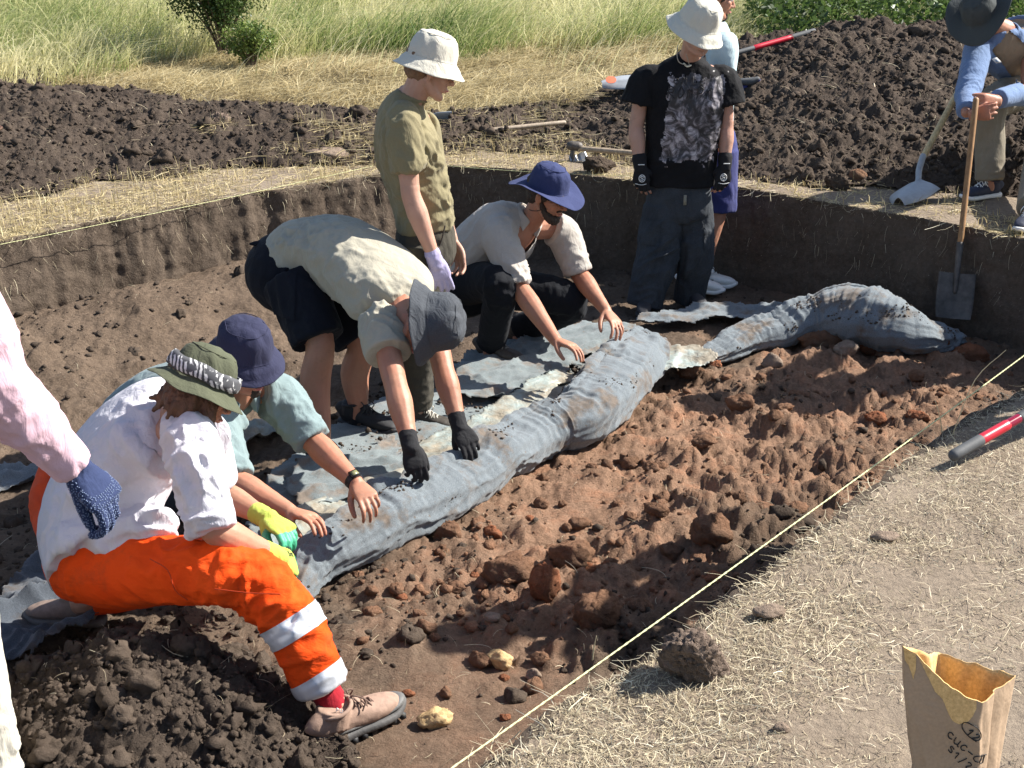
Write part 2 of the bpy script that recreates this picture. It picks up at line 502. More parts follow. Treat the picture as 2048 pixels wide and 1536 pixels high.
def blobs(x, y, L):
    s = np.zeros(np.shape(x))
    for (px, py, r, a) in L:
        p = on(px, py, FLOOR)
        s = s + a * np.exp(-((x - p.x) ** 2 + (y - p.y) ** 2) / (2 * r * r))
    return s
def zone_red(x, y):
    s = blobs(x, y, [(1500, 930, .55, .8), (1650, 800, .5, .7), (1750, 720, .5, .7), (1350, 1060, .4, .7), (1120, 1170, .3, .6), (950, 1150, .3, .35), (1250, 1230, .25, .6),
                     (1150, 1000, .35, .55), (1800, 700, .5, .5), (1330, 800, .4, .35), (850, 1400, .35, .3), (1000, 1450, .3, .25), (1250, 920, .3, .5)])
    s = s - blobs(x, y, [(1480, 810, .16, .6), (1580, 800, .16, .8), (1680, 900, .13, .7), (1430, 1010, .16, .5), (1330, 720, .2, .6), (1460, 720, .25, .5), (1500, 1110, .2, .7), (1600, 1040, .14, .6), (1300, 1330, .2, .7)])
    return np.clip(s + .35 * fbm(x * 3.1, y * 3.1, 4.2, 4) * (s > .05) , 0, 1)
def floor_h(x, y):
    z = FLOOR + 0.03 * fbm(x * 1.6, y * 1.6, 1.0, 3)
    # earth sloping up towards the left wall
    a = np.array(W2(-420, 640, 0)); b = np.array(W2(740, 353, 0)); ab = (b - a) / np.linalg.norm(b - a)
    dw = np.abs((x - a[0]) * ab[1] - (y - a[1]) * ab[0])
    left = sst(0.4, -2.2, x)
    z = z + left * 0.24 * np.exp(-(dw / .55) ** 2)
    rough = (.55 + .5 * zone_red(x, y)) * (1 - .8 * calm(x, y))
    wx = x + .03 * noise3(x * 8, y * 8, 3.3); wy = y + .03 * noise3(x * 8, y * 8, 8.8)
    L = np.zeros(np.shape(x))
    for i, (lx, ly, r, h) in enumerate(LUMP_W):
        m = (np.abs(x - lx) < r * 1.7) & (np.abs(y - ly) < r * 1.7)
        if not m.any(): continue
        an = (i * 0.618) % 1 * math.pi
        dx = (wx[m] - lx) * math.cos(an) + (wy[m] - ly) * math.sin(an); dy = -(wx[m] - lx) * math.sin(an) + (wy[m] - ly) * math.cos(an)
        q = np.sqrt(dx ** 2 * .75 + dy ** 2 * 1.4) / r
        q = q * (1 + .55 * noise3(wx[m] * 13 + i, wy[m] * 13, i * 1.7) + .22 * noise3(x[m] * 31, y[m] * 31, i))
        hh = h * .85 * (sst(1.25, .15, q)) * (1 + .25 * noise3(wx[m] * 16, wy[m] * 16, i))
        hh = hh + .25 * h * sst(1.1, .5, q) * (np.abs(noise3(wx[m] * 22, wy[m] * 22, i * 2.3)) * 2 - .5)
        L[m] = np.maximum(L[m], hh)
    z = z + L * .95
    z = z + rough * (0.034 * fbm(x * 5, y * 5, 1, 4, .55) + 0.012 * billow(x * 17, y * 17, 2, 3) + .011 * fbm(x * 34, y * 34, 6, 3, .6) + .005 * fbm(x * 90, y * 90, 3, 2) + .014 * (ridge(noise3(x * 9 + .4 * noise3(x * 20, y * 20, 1), y * 9, 5)) - .4) * zone_red(x, y))
    return z
def floor_z(x, y): return float(floor_h(np.array([float(x)]), np.array([float(y)]))[0])

def grid_faces(ny, nx, keep=None):
    i = np.arange((ny - 1) * (nx - 1)); r = i // (nx - 1); c = i % (nx - 1)
    a = r * nx + c
    F = np.stack([a, a + 1, a + nx + 1, a + nx], 1)
    if keep is not None:
        k = keep.ravel(); F = F[k[F].all(1)]
    return F
def compact(V, F):
    u, inv = np.unique(F, return_inverse=True)
    return V[u], inv.reshape(F.shape)

xs = np.arange(-3.9, 4.3, 0.0125)
ys = 1.55 * np.exp(np.arange(0, math.log(9.9 / 1.55), 0.0046))
X, Y = np.meshgrid(xs, ys)
Z = floor_h(X.ravel(), Y.ravel()).reshape(X.shape)
keep = inside(X, Y, OUT) | (edge_dist(X, Y, OUT) < .12)
Vf = np.stack([X.ravel(), Y.ravel(), Z.ravel()], 1)
Ff = grid_faces(len(ys), len(xs), keep)
zr = zone_red(X.ravel(), Y.ravel())
u_, inv_ = np.unique(Ff, return_inverse=True)
pit_floor = struct('pit_floor', Vf[u_], inv_.reshape(Ff.shape), M['floor'])
at_ = pit_floor.data.attributes.new('zone', 'FLOAT', 'POINT'); at_.data.foreach_set('value', zr[u_].astype(np.float32))

# pit wall: rows from the rim down
n = len(RIM)
rows = [(.07, -.012), (.0, .004), (-.006, -.015), (-.004, -.035)] + [(-.01 - .05 * t, -.035 - (t * .56)) for t in np.linspace(.05, 1.1, 34)]
VW = []
for k, (off, z) in enumerate(rows):
    q = RIM + _nrm * off
    dsp = 0.013 * fbm(q[:, 0] * 6, q[:, 1] * 6, z * 4, 4) + .007 * fbm(q[:, 0] * 26, q[:, 1] * 26, z * 12, 3) + .012 * ridge(noise3((q[:, 0] + q[:, 1]) * 5.5, (q[:, 0] - q[:, 1]) * 5.5, z * 1.3 + 4)) - .006 * ridge(noise3(q[:, 0] * 2, q[:, 1] * 2, z * 13)) if k > 1 else 0 * q[:, 0]
    near = sst(5.2, 4.4, q[:, 1])          # eroded, sloping rim on the near side
    q = q + _nrm * (dsp - near * .12 * np.clip(-z * 2, 0, 1))[:, None]
    VW.append(np.column_stack([q, np.full(n, z) + (0.006 * fbm(q[:, 0] * 20, q[:, 1] * 20, 0, 2) if k else 0)]))
VW = np.vstack(VW)
i = np.arange((len(rows) - 1) * n); r = i // n; c = i % n; c2 = (c + 1) % n
FW = np.stack([r * n + c, (r + 1) * n + c, (r + 1) * n + c2, r * n + c2], 1)
pit_wall = struct('pit_wall', VW, FW, M['wall'])

# heaps of spoil and upper ground: heights by azimuth
def az(px, y=400): d = ray(px, y); return d.x / d.y
TAB = [(-700, 560, 230, 9.2), (-250, 455, 178, 9.8), (0, 414, 170, 10.0), (100, 397, 173, 10.0), (200, 368, 176, 10.1), (300, 366, 190, 10.1), (400, 350, 203, 9.95), (470, 342, 208, 9.9),
       (600, 334, 212, 9.95), (750, 332, 224, 10.0), (880, 318, 238, 10.3), (1000, 308, 238, 10.6), (1110, 305, 232, 11.0), (1180, 318, 195, 11.2), (1250, 338, 165, 11.3),
       (1350, 352, 128, 11.4), (1480, 366, 94, 11.5), (1600, 374, 64, 11.5), (1700, 380, 50, 11.5), (1800, 385, 50, 11.5), (1900, 392, 55, 11.4), (2048, 402, 62, 11.2), (2500, 450, 110, 10.6), (2900, 500, 260, 10.0)]
TA = np.array([az(t[0]) for t in TAB]); TB = np.array([on(t[0], t[1], 0).y for t in TAB]); TC = np.array([t[3] for t in TAB]); TZ = np.array([max(.11, at(t[0], t[2], t[3]).z) for t in TAB])
def heap_h(x, y, detail=True):
    a = x / np.maximum(y, .1)
    b = np.interp(a, TA, TB) + .12 * fbm(x * 1.7, y * 1.7, 5, 2); c = np.interp(a, TA, TC); z = np.interp(a, TA, TZ)
    t = (y - b) / (c - b)
    f = np.where(t < 1, np.clip(t, 0, 1) ** .82 * (1 - .12 * np.clip(t, 0, 1) ** 6) / .88, 0)
    t2 = np.clip((y - c) / (c - b) / .85, 0, 1)
    f = np.where(t >= 1, 1 - sst(0, 1, t2), f)
    f = f * sst(0, .06, t)
    h = z * f * (a > TA[0]) * (a < TA[-1])
    if detail:
        k = sst(0, .12, f) + .15
        h = h + k * (.07 * fbm(x * 2.4, y * 2.4, 2, 3) * np.clip(z * 2, .3, 1) * f + .03 * billow(x * 6, y * 6, 3, 2) + .012 * billow(x * 15, y * 15, 4, 3) + .010 * fbm(x * 30, y * 30, 8, 3) + .006 * fbm(x * 80, y * 80, 5, 2)) * np.where(a < az(800), .8, 1.0)
    return np.where(t < -.02, -.05, h - .03 * (t < .02))
def ground_h(x, y):
    e = edge_dist(x, y, OUT)
    return (.014 * fbm(x * 2.3, y * 2.3, 9, 3) + .006 * fbm(x * 14, y * 14, 7, 3)) * sst(0, .15, e) + .02 * sst(12, 20, y) * fbm(x * .5, y * .5, 3, 2)
def gz(x, y): return float(ground_h(np.array([float(x)]), np.array([float(y)]))[0])
gx = np.concatenate([-np.geomspace(300, 4.2, 34), np.arange(-4.1, 4.1, .035), np.geomspace(4.2, 300, 34)])
gy = np.concatenate([-np.geomspace(200, .5, 20), np.arange(-.4, 1.5, .12), np.arange(1.55, 10.2, .034), np.geomspace(10.3, 600, 90)])
X, Y = np.meshgrid(gx, gy)
ins = inside(X, Y, OUT)
Z = ground_h(X.ravel(), Y.ravel())
V, F = compact(np.stack([X.ravel(), Y.ravel(), Z], 1), grid_faces(len(gy), len(gx), ~ins))
m, t, b = nt('dry_field_ground')
col = ramp(t, noise(t, 2.2, 6, .65), [(.3, (.19, .150, .115)), (.7, (.31, .252, .195))])
col = mix(t, .5, col, ramp(t, noise(t, 45, 5, .75), [(.3, (.10, .075, .055)), (.7, (.33, .265, .195))]))
sp = N(t, 'ShaderNodeSeparateXYZ'); t.links.new(co(t), sp.inputs[0])
far = N(t, 'ShaderNodeMapRange'); t.links.new(sp.outputs['Y'], far.inputs[0]); far.inputs[1].default_value = 11.2; far.inputs[2].default_value = 14.0
col = mix(t, far.outputs[0], col, ramp(t, noise(t, 5, 5), [(.3, (.09, .085, .035)), (.7, (.20, .17, .08))]))
t.links.new(col, b.inputs['Base Color']); b.inputs['Roughness'].default_value = .95; b.inputs['Specular IOR Level'].default_value = .1
bump(t, b, [(noise(t, 24, 8, .7), .6, .03), (noise(t, 170, 4, .7), .5, .006)])
ground = struct('ground', V, F, m)

def heap_mesh(name, px0, px1, r0, r1, ncol, nrow, label):
    a = np.linspace(az(px0), az(px1), ncol); rr = np.linspace(r0, r1, nrow)
    A, R = np.meshgrid(a, rr); X = A * R; Y = R
    Z = heap_h(X.ravel(), Y.ravel()).reshape(X.shape)
    keep = Z > -.02
    V, F = compact(np.stack([X.ravel(), Y.ravel(), Z.ravel()], 1), grid_faces(nrow, ncol, keep))
    c = V.mean(0); c[2] = 0
    return solo(name, V, F, M['heap'], label, 'soil heap', tuple(c))
heap_mesh('spoil_heap', -600, 815, 7.2, 13.5, 430, 260, 'long low heap of dug soil at left in front of the green grass')
heap_mesh('spoil_heap', 815, 2600, 7.6, 13.8, 620, 270, 'tall heap of dark crumbly soil at far right behind the people')

# near heap of loose soil at the feet of the kneeling digger
MC = on(290, 1400, FLOOR + .12)
def mound_h(x, y):
    dx = x - MC.x; dy = y - MC.y
    q = np.sqrt((dx / .64) ** 2 + (np.where(dy > 0, dy / .46, dy / .90)) ** 2)
    q = q * (1 + .16 * noise3(x * 3, y * 3, 2.2))
    h = .33 * (1 - sst(.0, 1.15, q)) ** .8
    k = sst(0, .05, h) + .1
    return FLOOR - .02 + h + k * (.035 * fbm(x * 5, y * 5, 6, 2) + .026 * billow(x * 7, y * 7, 3, 2) + .014 * billow(x * 19, y * 19, 4, 3) + .010 * fbm(x * 40, y * 40, 9, 3, .6) + .004 * fbm(x * 110, y * 110, 5, 2)) - .05 * (1 - k.clip(0, 1))
xs = np.arange(MC.x - .95, MC.x + .75, .0068); ys = np.arange(MC.y - 1.15, MC.y + .62, .0078)
X, Y = np.meshgrid(xs, ys)
Z = mound_h(X.ravel(), Y.ravel())
V, F = compact(np.stack([X.ravel(), Y.ravel(), Z], 1), grid_faces(len(ys), len(xs), Z.reshape(X.shape) > FLOOR - .045))
solo('spoil_heap', V, F, M['heap'], 'mound of loose dark soil in the near left corner under the orange trousers', 'soil heap', (MC.x, MC.y, FLOOR))
def low_h(x, y):      # whichever soil surface is on top inside the pit
    return np.maximum(floor_h(x, y), mound_h(x, y))
def lz(x, y): return float(low_h(np.array([float(x)]), np.array([float(y)]))[0])

# ------------------------------------------------------------------ loose clods (too many to count)
ICO = np.array([(0,0,1),(.894,0,.447),(.276,.851,.447),(-.724,.526,.447),(-.724,-.526,.447),(.276,-.851,.447),(.724,.526,-.447),(-.276,.851,-.447),(-.894,0,-.447),(-.276,-.851,-.447),(.724,-.526,-.447),(0,0,-1)])
ICF = np.array([(0,1,2),(0,2,3),(0,3,4),(0,4,5),(0,5,1),(1,6,2),(2,7,3),(3,8,4),(4,9,5),(5,10,1),(2,6,7),(3,7,8),(4,8,9),(5,9,10),(1,10,6),(11,7,6),(11,8,7),(11,9,8),(11,10,9),(11,6,10)])
def clods(name, P, R, mat, smooth=False):
    n = len(P)
    j = 1 + RNG.uniform(-.38, .38, (n, 12, 1))
    S = RNG.uniform(.7, 1.25, (n, 1, 3)) * np.array([1, 1, .8])
    a = RNG.uniform(0, 6.28, n); ca, sa = np.cos(a), np.sin(a)
    B = ICO[None] * j * S
    B = np.stack([B[..., 0] * ca[:, None] - B[..., 1] * sa[:, None], B[..., 0] * sa[:, None] + B[..., 1] * ca[:, None], B[..., 2]], -1)
    V = (P[:, None, :] + B * R[:, None, None]).reshape(-1, 3)
    F = (ICF[None] + 12 * np.arange(n)[:, None, None]).reshape(-1, 3)
    o = struct(name, V, F, mat, smooth); o['kind'] = 'stuff'
    return o
def rough_clods(name, P, R, mat, seed=0, zs=.8):
    n = len(P); nu, nv = 14, 9
    th = np.linspace(.12, math.pi - .12, nv)[:, None]; ph = (np.arange(nu) * 2 * math.pi / nu)[None, :]
    D = np.stack([np.sin(th) * np.cos(ph), np.sin(th) * np.sin(ph), np.cos(th) + 0 * ph], -1).reshape(-1, 3)
    k = np.arange(n)[:, None] * 7.31 + seed
    s = 1 + .6 * fbm(D[None, :, 0] * 1.5 + k, D[None, :, 1] * 1.5, D[None, :, 2] * 1.5, 2) + .22 * billow(D[None, :, 0] * 3.2 + k, D[None, :, 1] * 3.2, D[None, :, 2] * 3.2, 3, .6)
    B = D[None] * s[..., None] * RNG.uniform(.75, 1.25, (n, 1, 3)) * np.array([1, 1, zs])
    V = (P[:, None, :] + B * R[:, None, None]).reshape(-1, 3)
    i = np.arange((nv - 1) * nu); r = i // nu; c = i % nu; c2 = (c + 1) % nu
    f = np.stack([r * nu + c, (r + 1) * nu + c, (r + 1) * nu + c2, r * nu + c2], 1)
    F = (f[None] + nu * nv * np.arange(n)[:, None, None]).reshape(-1, 4)
    o = struct(name, V, F, mat, True); o['kind'] = 'stuff'; return o
a = RNG.uniform(az(-350), az(2300), 300); r = RNG.uniform(7.6, 11.4, 300); z = heap_h(a * r, r); k = z > .03
R = RNG.gamma(2.2, .013, k.sum()).clip(.015, .075) * np.where(a[k] < az(800), .8, 1)
rough_clods('heap_lumps', np.stack([a[k] * r[k], r[k], z[k]], 1), R, M['clod'])
x = RNG.uniform(MC.x - .8, MC.x + .65, 420); y = RNG.uniform(MC.y - 1.0, MC.y + .5, 420); z = mound_h(x, y); k = z > floor_h(x, y)
rough_clods('mound_lumps', np.stack([x[k], y[k], z[k]], 1), RNG.gamma(2.2, .008, k.sum()).clip(.008, .045), M['clod'], 3.3)
px = RNG.uniform(-200, 2000, 420); py = RNG.uniform(600, 1560, 420); d = np.array([tuple(on(a_, b_, FLOOR)) for a_, b_ in zip(px, py)]); x, y = d[:, 0], d[:, 1]
k = inside(x, y, OUT) & (edge_dist(x, y, OUT) > .08) & (RNG.random(len(x)) > calm(x, y) * 1.1); x, y = x[k], y[k]; red = zone_red(x, y) > RNG.uniform(.15, 1.0, len(x)); R = RNG.gamma(2.0, .0085, len(x)).clip(.008, .045)
P_ = np.stack([x, y, low_h(x, y)], 1)
rough_clods('pit_lumps', P_[~red], R[~red], M['clod'], 5.1, .7); rough_clods('burnt_lumps', P_[red], R[red] * 1.15, M['daub'], 8.7, .7)
# on the heaps
a = RNG.uniform(az(-350), az(2300), 26000); r = RNG.uniform(7.4, 11.8, 26000); x = a * r; y = r
z = heap_h(x, y); k = z > .015
R = (RNG.gamma(1.5, .0050, k.sum()) * np.where(a[k] < az(800), .75, 1.0) + .003).clip(.005, .038)
clods('heap_clods', np.stack([x[k], y[k], z[k] + R * .2], 1), R, M['clod'])
x = RNG.uniform(MC.x - .85, MC.x + .7, 9000); y = RNG.uniform(MC.y - 1.1, MC.y + .55, 9000); z = mound_h(x, y); k = z > floor_h(x, y)
R = RNG.gamma(1.3, .0034, k.sum()).clip(.0022, .022)
R = R.clip(0, .013)
clods('mound_clods', np.stack([x[k], y[k], z[k] + R * .3], 1), R, M['clod'])
px = RNG.uniform(-200, 2100, 17000); py = RNG.uniform(560, 1600, 17000)
d = np.array([tuple(on(a_, b_, FLOOR)) for a_, b_ in zip(px, py)]); x, y = d[:, 0], d[:, 1]
k = inside(x, y, OUT) & (RNG.random(len(x)) > calm(x, y)) & (fbm(x * 1.5, y * 1.5, 3, 2) > RNG.uniform(-.55, .35, len(x))); x, y = x[k], y[k]
R = RNG.gamma(1.3, .0040, len(x)).clip(.0025, .026)
red = zone_red(x, y) > RNG.uniform(.1, 1.3, len(x)); z = low_h(x, y) + R * .25
clods('pit_clods', np.stack([x, y, z], 1)[~red], R[~red], M['clod'])
clods('burnt_crumbs', np.stack([x, y, z], 1)[red], R[red] * 1.2, M['daub'])
# ================================================================== VEGETATION AND STRAW
def leafy_mat(name, stops, trans=0.35, rough=.6):
    m, t, b = nt(name)
    a = t.nodes.new('ShaderNodeAttribute'); a.attribute_name = 'tint'
    col = ramp(t, a.outputs['Fac'], stops)
    t.links.new(col, b.inputs['Base Color']); b.inputs['Roughness'].default_value = rough
    b.inputs['Specular IOR Level'].default_value = .3
    tr = t.nodes.new('ShaderNodeBsdfTranslucent'); t.links.new(col, tr.inputs['Color'])
    ms = t.nodes.new('ShaderNodeMixShader'); ms.inputs[0].default_value = trans
    out = t.nodes['Material Output']
    t.links.new(b.outputs[0], ms.inputs[1]); t.links.new(tr.outputs[0], ms.inputs[2]); t.links.new(ms.outputs[0], out.inputs['Surface'])
    return m
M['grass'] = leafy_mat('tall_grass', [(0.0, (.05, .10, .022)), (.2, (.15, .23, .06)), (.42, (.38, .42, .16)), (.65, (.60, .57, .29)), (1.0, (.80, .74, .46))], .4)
M['hay'] = leafy_mat('cut_dry_grass', [(0.0, (.19, .15, .08)), (.35, (.38, .30, .15)), (.7, (.56, .46, .25)), (1.0, (.68, .60, .38))], .3)
M['straw'] = leafy_mat('straw', [(0.0, (.17, .13, .09)), (.3, (.36, .29, .19)), (.65, (.60, .52, .35)), (1.0, (.80, .74, .57))], .2)
M['leaf'] = leafy_mat('green_leaves', [(0.0, (.03, .055, .014)), (.5, (.085, .14, .035)), (.85, (.12, .18, .045)), (1.0, (.22, .28, .07))], .35, .45)
M['twig'] = plain('dry_twig', (.16, .12, .085), .8)

def blades(name, B, h, ang, lean, w, tint, mat, K=3, droop=.35, label=None, lying=False, parent=None):
    """B base points (n,3); h height; ang lean azimuth; lean horizontal reach; w half width"""
    n = len(B)
    t = np.linspace(0, 1, K + 1)[None, :]
    ld = np.stack([np.cos(ang), np.sin(ang)], 1)
    psi = RNG.uniform(0, 6.283, n)
    side = np.stack([np.cos(psi), np.sin(psi), RNG.uniform(-.3, .3, n)], 1)
    if lying: side = np.stack([-np.sin(ang), np.cos(ang), RNG.uniform(-.8, .8, n)], 1)
    wav = RNG.normal(0, .12, (n, 1)) * lean[:, None]
    px = B[:, 0:1] + ld[:, 0:1] * lean[:, None] * t ** 1.5 - ld[:, 1:2] * wav * np.sin(t * 3.1)
    py = B[:, 1:2] + ld[:, 1:2] * lean[:, None] * t ** 1.5 + ld[:, 0:1] * wav * np.sin(t * 3.1)
    pz = B[:, 2:3] + h[:, None] * (t * (1 + droop) - droop * t ** 2.6)
    P = np.stack([px, py, pz], -1)
    ww = w[:, None] * np.linspace(1, .35 if lying else .12, K + 1)[None, :]
    L = P - side[:, None, :] * ww[..., None]; R = P + side[:, None, :] * ww[..., None]
    V = np.stack([L, R], 2).reshape(n, -1, 3)
    f = []
    for k in range(K): f.append((2*k, 2*k+1, 2*k+3, 2*k+2))
    F = (np.array(f)[None] + (2 * (K + 1)) * np.arange(n)[:, None, None]).reshape(-1, 4)
    o = part(name, V.reshape(-1, 3), F, mat, parent, smooth=False)
    o['kind'] = 'stuff'
    at_ = o.data.attributes.new('tint', 'FLOAT', 'POINT')
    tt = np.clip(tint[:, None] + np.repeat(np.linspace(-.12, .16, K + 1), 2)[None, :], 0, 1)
    at_.data.foreach_set('value', tt.ravel().astype(np.float32))
    return o
def ghm(x, y): return np.maximum(ground_h(x, y), np.where((y < 13.8), heap_h(x, y), -1))
# tall green grass leaning right in the wind
n = 150000
px = RNG.uniform(-260, 2320, n); yy = 11.6 + 13.5 * RNG.random(n) ** 1.25
x = (px - 1024) / FPX * (yy * 1.02 + .6); y = yy
front = np.interp(px, [-300, 0, 250, 400, 560, 760, 900, 1250, 1400, 2400], [11.5, 11.7, 12.3, 13.6, 13.9, 14.0, 13.9, 14.0, 13.4, 13.2]) + 1.0 * fbm(x * .9, y * .9, 3, 2)
sx, sy = at(452, 150, 13.9).x, 13.9
k = (y > front) & (np.hypot(x - sx, (y - sy + .5) * .7) > .42); x, y, px = x[k], y[k], px[k]; n = len(x)
pat = fbm(x * .55, y * .55, 1.5, 3)
h = (.24 + .16 * pat + RNG.uniform(-.12, .16, n)).clip(.06, .6) * np.where(px > 1380, .8, 1.0)
tus = .30 * np.clip(fbm(x * 1.5, y * 1.1, 21, 3) + .25, 0, 1) * sst(0, .7, y - front[k])
dry = .50 - .45 * pat + .3 * noise3(x * 1.2, y * 1.2, 9) + .12 * noise3(x * .25, y * .25, 4) + .12 * sst(900, 1250, px) * 1 + RNG.normal(0, .16, n)
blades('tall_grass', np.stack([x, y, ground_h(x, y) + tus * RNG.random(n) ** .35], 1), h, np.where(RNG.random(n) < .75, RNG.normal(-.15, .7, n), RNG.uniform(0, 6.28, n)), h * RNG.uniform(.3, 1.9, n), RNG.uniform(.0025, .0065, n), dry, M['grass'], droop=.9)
# seed-headed pale stems leaning
n = 7000
px = RNG.uniform(-260, 2320, n); y = RNG.uniform(12.4, 24, n); x = (px - 1024) / FPX * (y * 1.02 + .6)
k = (px < 1420) & ((px > 180) | (y > 12.2)); x, y = x[k], y[k]; n = len(x)
k = fbm(x * .8, y * .8, 8, 2) > -.1; x, y = x[k], y[k]; n = len(x)
h = RNG.uniform(.2, .5, n)
blades('seed_grass', np.stack([x, y, ground_h(x, y)], 1), h, RNG.normal(0, .4, n), h * RNG.uniform(.5, 1.2, n), RNG.uniform(.003, .0055, n), RNG.uniform(.7, 1, n), M['grass'], K=5, droop=.6)
# swathe of cut, dried grass in front of it
n = 46000
px = RNG.uniform(180, 1420, n); y = RNG.uniform(10.3, 14.8, n); x = (px - 1024) / FPX * (y * 1.02 + .6)
back = np.interp(px, [180, 300, 420, 600, 900, 1250, 1400], [12.2, 13.3, 14.0, 14.3, 14.6, 14.7, 13.8]) + .5 * fbm(x * 1.1, y * 1.1, 6, 2)
fr = np.interp(px, [180, 300, 420, 500, 620, 740, 900, 1130, 1250, 1400], [11.9, 11.7, 11.2, 11.4, 11.3, 11.0, 10.75, 10.8, 12.0, 12.8])
k = (y < back) & (y > fr); x, y = x[k], y[k]; n = len(x)
heapz = .17 * np.clip(fbm(x * 1.3, y * 1.3, 2.7, 3) + .25, 0, 1) * sst(10.9, 12.0, y)
z = ghm(x, y) + heapz * RNG.random(n) ** .4
L = RNG.uniform(.10, .45, n)
blades('cut_dry_grass', np.stack([x, y, z], 1), RNG.uniform(-.02, .10, n), RNG.normal(.2, 1.3, n), L, RNG.uniform(.0025, .0055, n), RNG.normal(.58, .2, n) - .2 * (fbm(x * 2, y * 2, 4, 2) > .15), M['hay'], K=3, droop=.8)
# stubble and straw on the strip between heaps and pit
def strip(name, n, pxr, pyr, cond, hmx, wd, tint0, L=(.03, .12), up=.5, mat='hay', thr=-.3, sc=1.6, KK=2):
    px = RNG.uniform(*pxr, n); py = RNG.uniform(*pyr, n)
    d = np.array([tuple(on(a_, b_, 0)) for a_, b_ in zip(px, py)]); x, y = d[:, 0], d[:, 1]
    k = ~inside(x, y, OUT) & cond(px, py, x, y) & (fbm(x * sc, y * sc, 12, 3) > RNG.uniform(thr - .35, thr + .35, n)); x, y = x[k], y[k]; n = len(x)
    z = np.maximum(ground_h(x, y), heap_h(x, y)) + .004
    u = RNG.random(n) < up
    h = np.where(u, RNG.uniform(.35 * hmx, hmx, n), RNG.uniform(-.004, min(.016, hmx), n))
    L_ = np.where(u, RNG.uniform(.005, .04, n), RNG.gamma(2.2, (L[1] - L[0]) / 4, n) + L[0])
    blades(name, np.stack([x, y, z], 1), h, RNG.uniform(0, 6.28, n), L_, RNG.uniform(wd * .55, wd, n), RNG.normal(tint0, .2, n), M[mat], K=KK, droop=.5, lying=True)
strip('stubble_litter', 42000, (-300, 1300), (268, 620), lambda px, py, x, y: heap_h(x, y, False) < .05, .05, .0024, .60, L=(.02, .14), up=.12, thr=-.45)
strip('stubble', 22000, (-300, 1300), (268, 620), lambda px, py, x, y: heap_h(x, y, False) < .035, .09, .0028, .62, up=.45, thr=-.35)
strip('straw_on_soil', 8000, (400, 1150), (205, 330), lambda px, py, x, y: (heap_h(x, y, False) > .01) & (heap_h(x, y, False) < .22) & (fbm(x * 2.2, y * 2.2, 31, 2) > .0), .10, .0026, .55, L=(.03, .25), up=.25, thr=-.4)
strip('stubble_far', 17000, (1280, 2300), (350, 560), lambda px, py, x, y: heap_h(x, y, False) < .03, .06, .0030, .6, up=.3, thr=.0)
# straw litter on the trodden ground by the camera
dens_ = lambda px, py, x, y: (RNG.random(len(px)) < (.28 + .72 * np.exp(-((edge_dist(x, y, OUT) - .12) / .34) ** 2) + .5 * sst(1250, 1000, py) * (px > 1500)))
strip('straw_litter', 34000, (820, 2500), (640, 1900), dens_, .028, .0012, .60, L=(.006, .05), up=.05, mat='straw', thr=-.22, sc=2.3)
dens2 = lambda px, py, x, y: (RNG.random(len(px)) < (.14 + .86 * np.exp(-((edge_dist(x, y, OUT) - .12) / .30) ** 2) + .3 * sst(1250, 1000, py) * (px > 1500)))
strip('straw_chaff', 130000, (820, 2400), (640, 1800), dens2, .010, .0012, .38, L=(.003, .020), up=.02, mat='straw', thr=-.30, sc=2.3, KK=1)
strip('straw_stalks', 600, (900, 2500), (640, 1800), dens_, .03, .0014, .62, L=(.05, .16), up=.06, mat='straw', thr=-.1, sc=2.3)
# strands hanging over the rim of the pit
kk = RNG.integers(0, len(RIM), 2600); P = RIM[kk]; nn = _nrm[kk]; o_ = RNG.uniform(-.01, .07, len(kk))
x = P[:, 0] + nn[:, 0] * o_; y = P[:, 1] + nn[:, 1] * o_
an = np.arctan2(-nn[:, 1], -nn[:, 0]) + RNG.normal(0, 1.0, len(kk))
blades('rim_straw', np.stack([x, y, np.full(len(x), .008)], 1), RNG.uniform(-.05, .02, len(x)), an, RNG.gamma(2, .022, len(x)), RNG.uniform(.0008, .0018, len(x)), RNG.normal(.65, .2, len(x)), M['straw'], K=3, droop=.9, lying=True)
kk = RNG.integers(0, len(RIM), 1500); P = RIM[kk]; nn = _nrm[kk]; zz = -RNG.uniform(.01, .42, len(kk)) ** 1.3
o_ = -.012 + zz * .09
blades('wall_roots', np.stack([P[:, 0] + nn[:, 0] * o_, P[:, 1] + nn[:, 1] * o_, zz], 1), -RNG.uniform(.01, .08, len(kk)), np.arctan2(-nn[:, 1], -nn[:, 0]) + RNG.normal(0, 1.1, len(kk)), RNG.uniform(.01, .05, len(kk)), RNG.uniform(.0006, .0016, len(kk)), RNG.uniform(0, .7, len(kk)), M['straw'], K=4, droop=-.4, lying=True)
# fine rootlets and straw bits on pit floor and heaps
n = 1500
px = RNG.uniform(-100, 2000, n); py = RNG.uniform(600, 1560, n)
d = np.array([tuple(on(a_, b_, FLOOR)) for a_, b_ in zip(px, py)]); x, y = d[:, 0], d[:, 1]; k = inside(x, y, OUT); x, y = x[k], y[k]; n = len(x)
blades('rootlets', np.stack([x, y, low_h(x, y) + .004], 1), RNG.uniform(0, .03, n), RNG.uniform(0, 6.28, n), RNG.gamma(2, .018, n), RNG.uniform(.0006, .0014, n), RNG.uniform(.1, .8, n), M['straw'], K=4, droop=.6, lying=True)

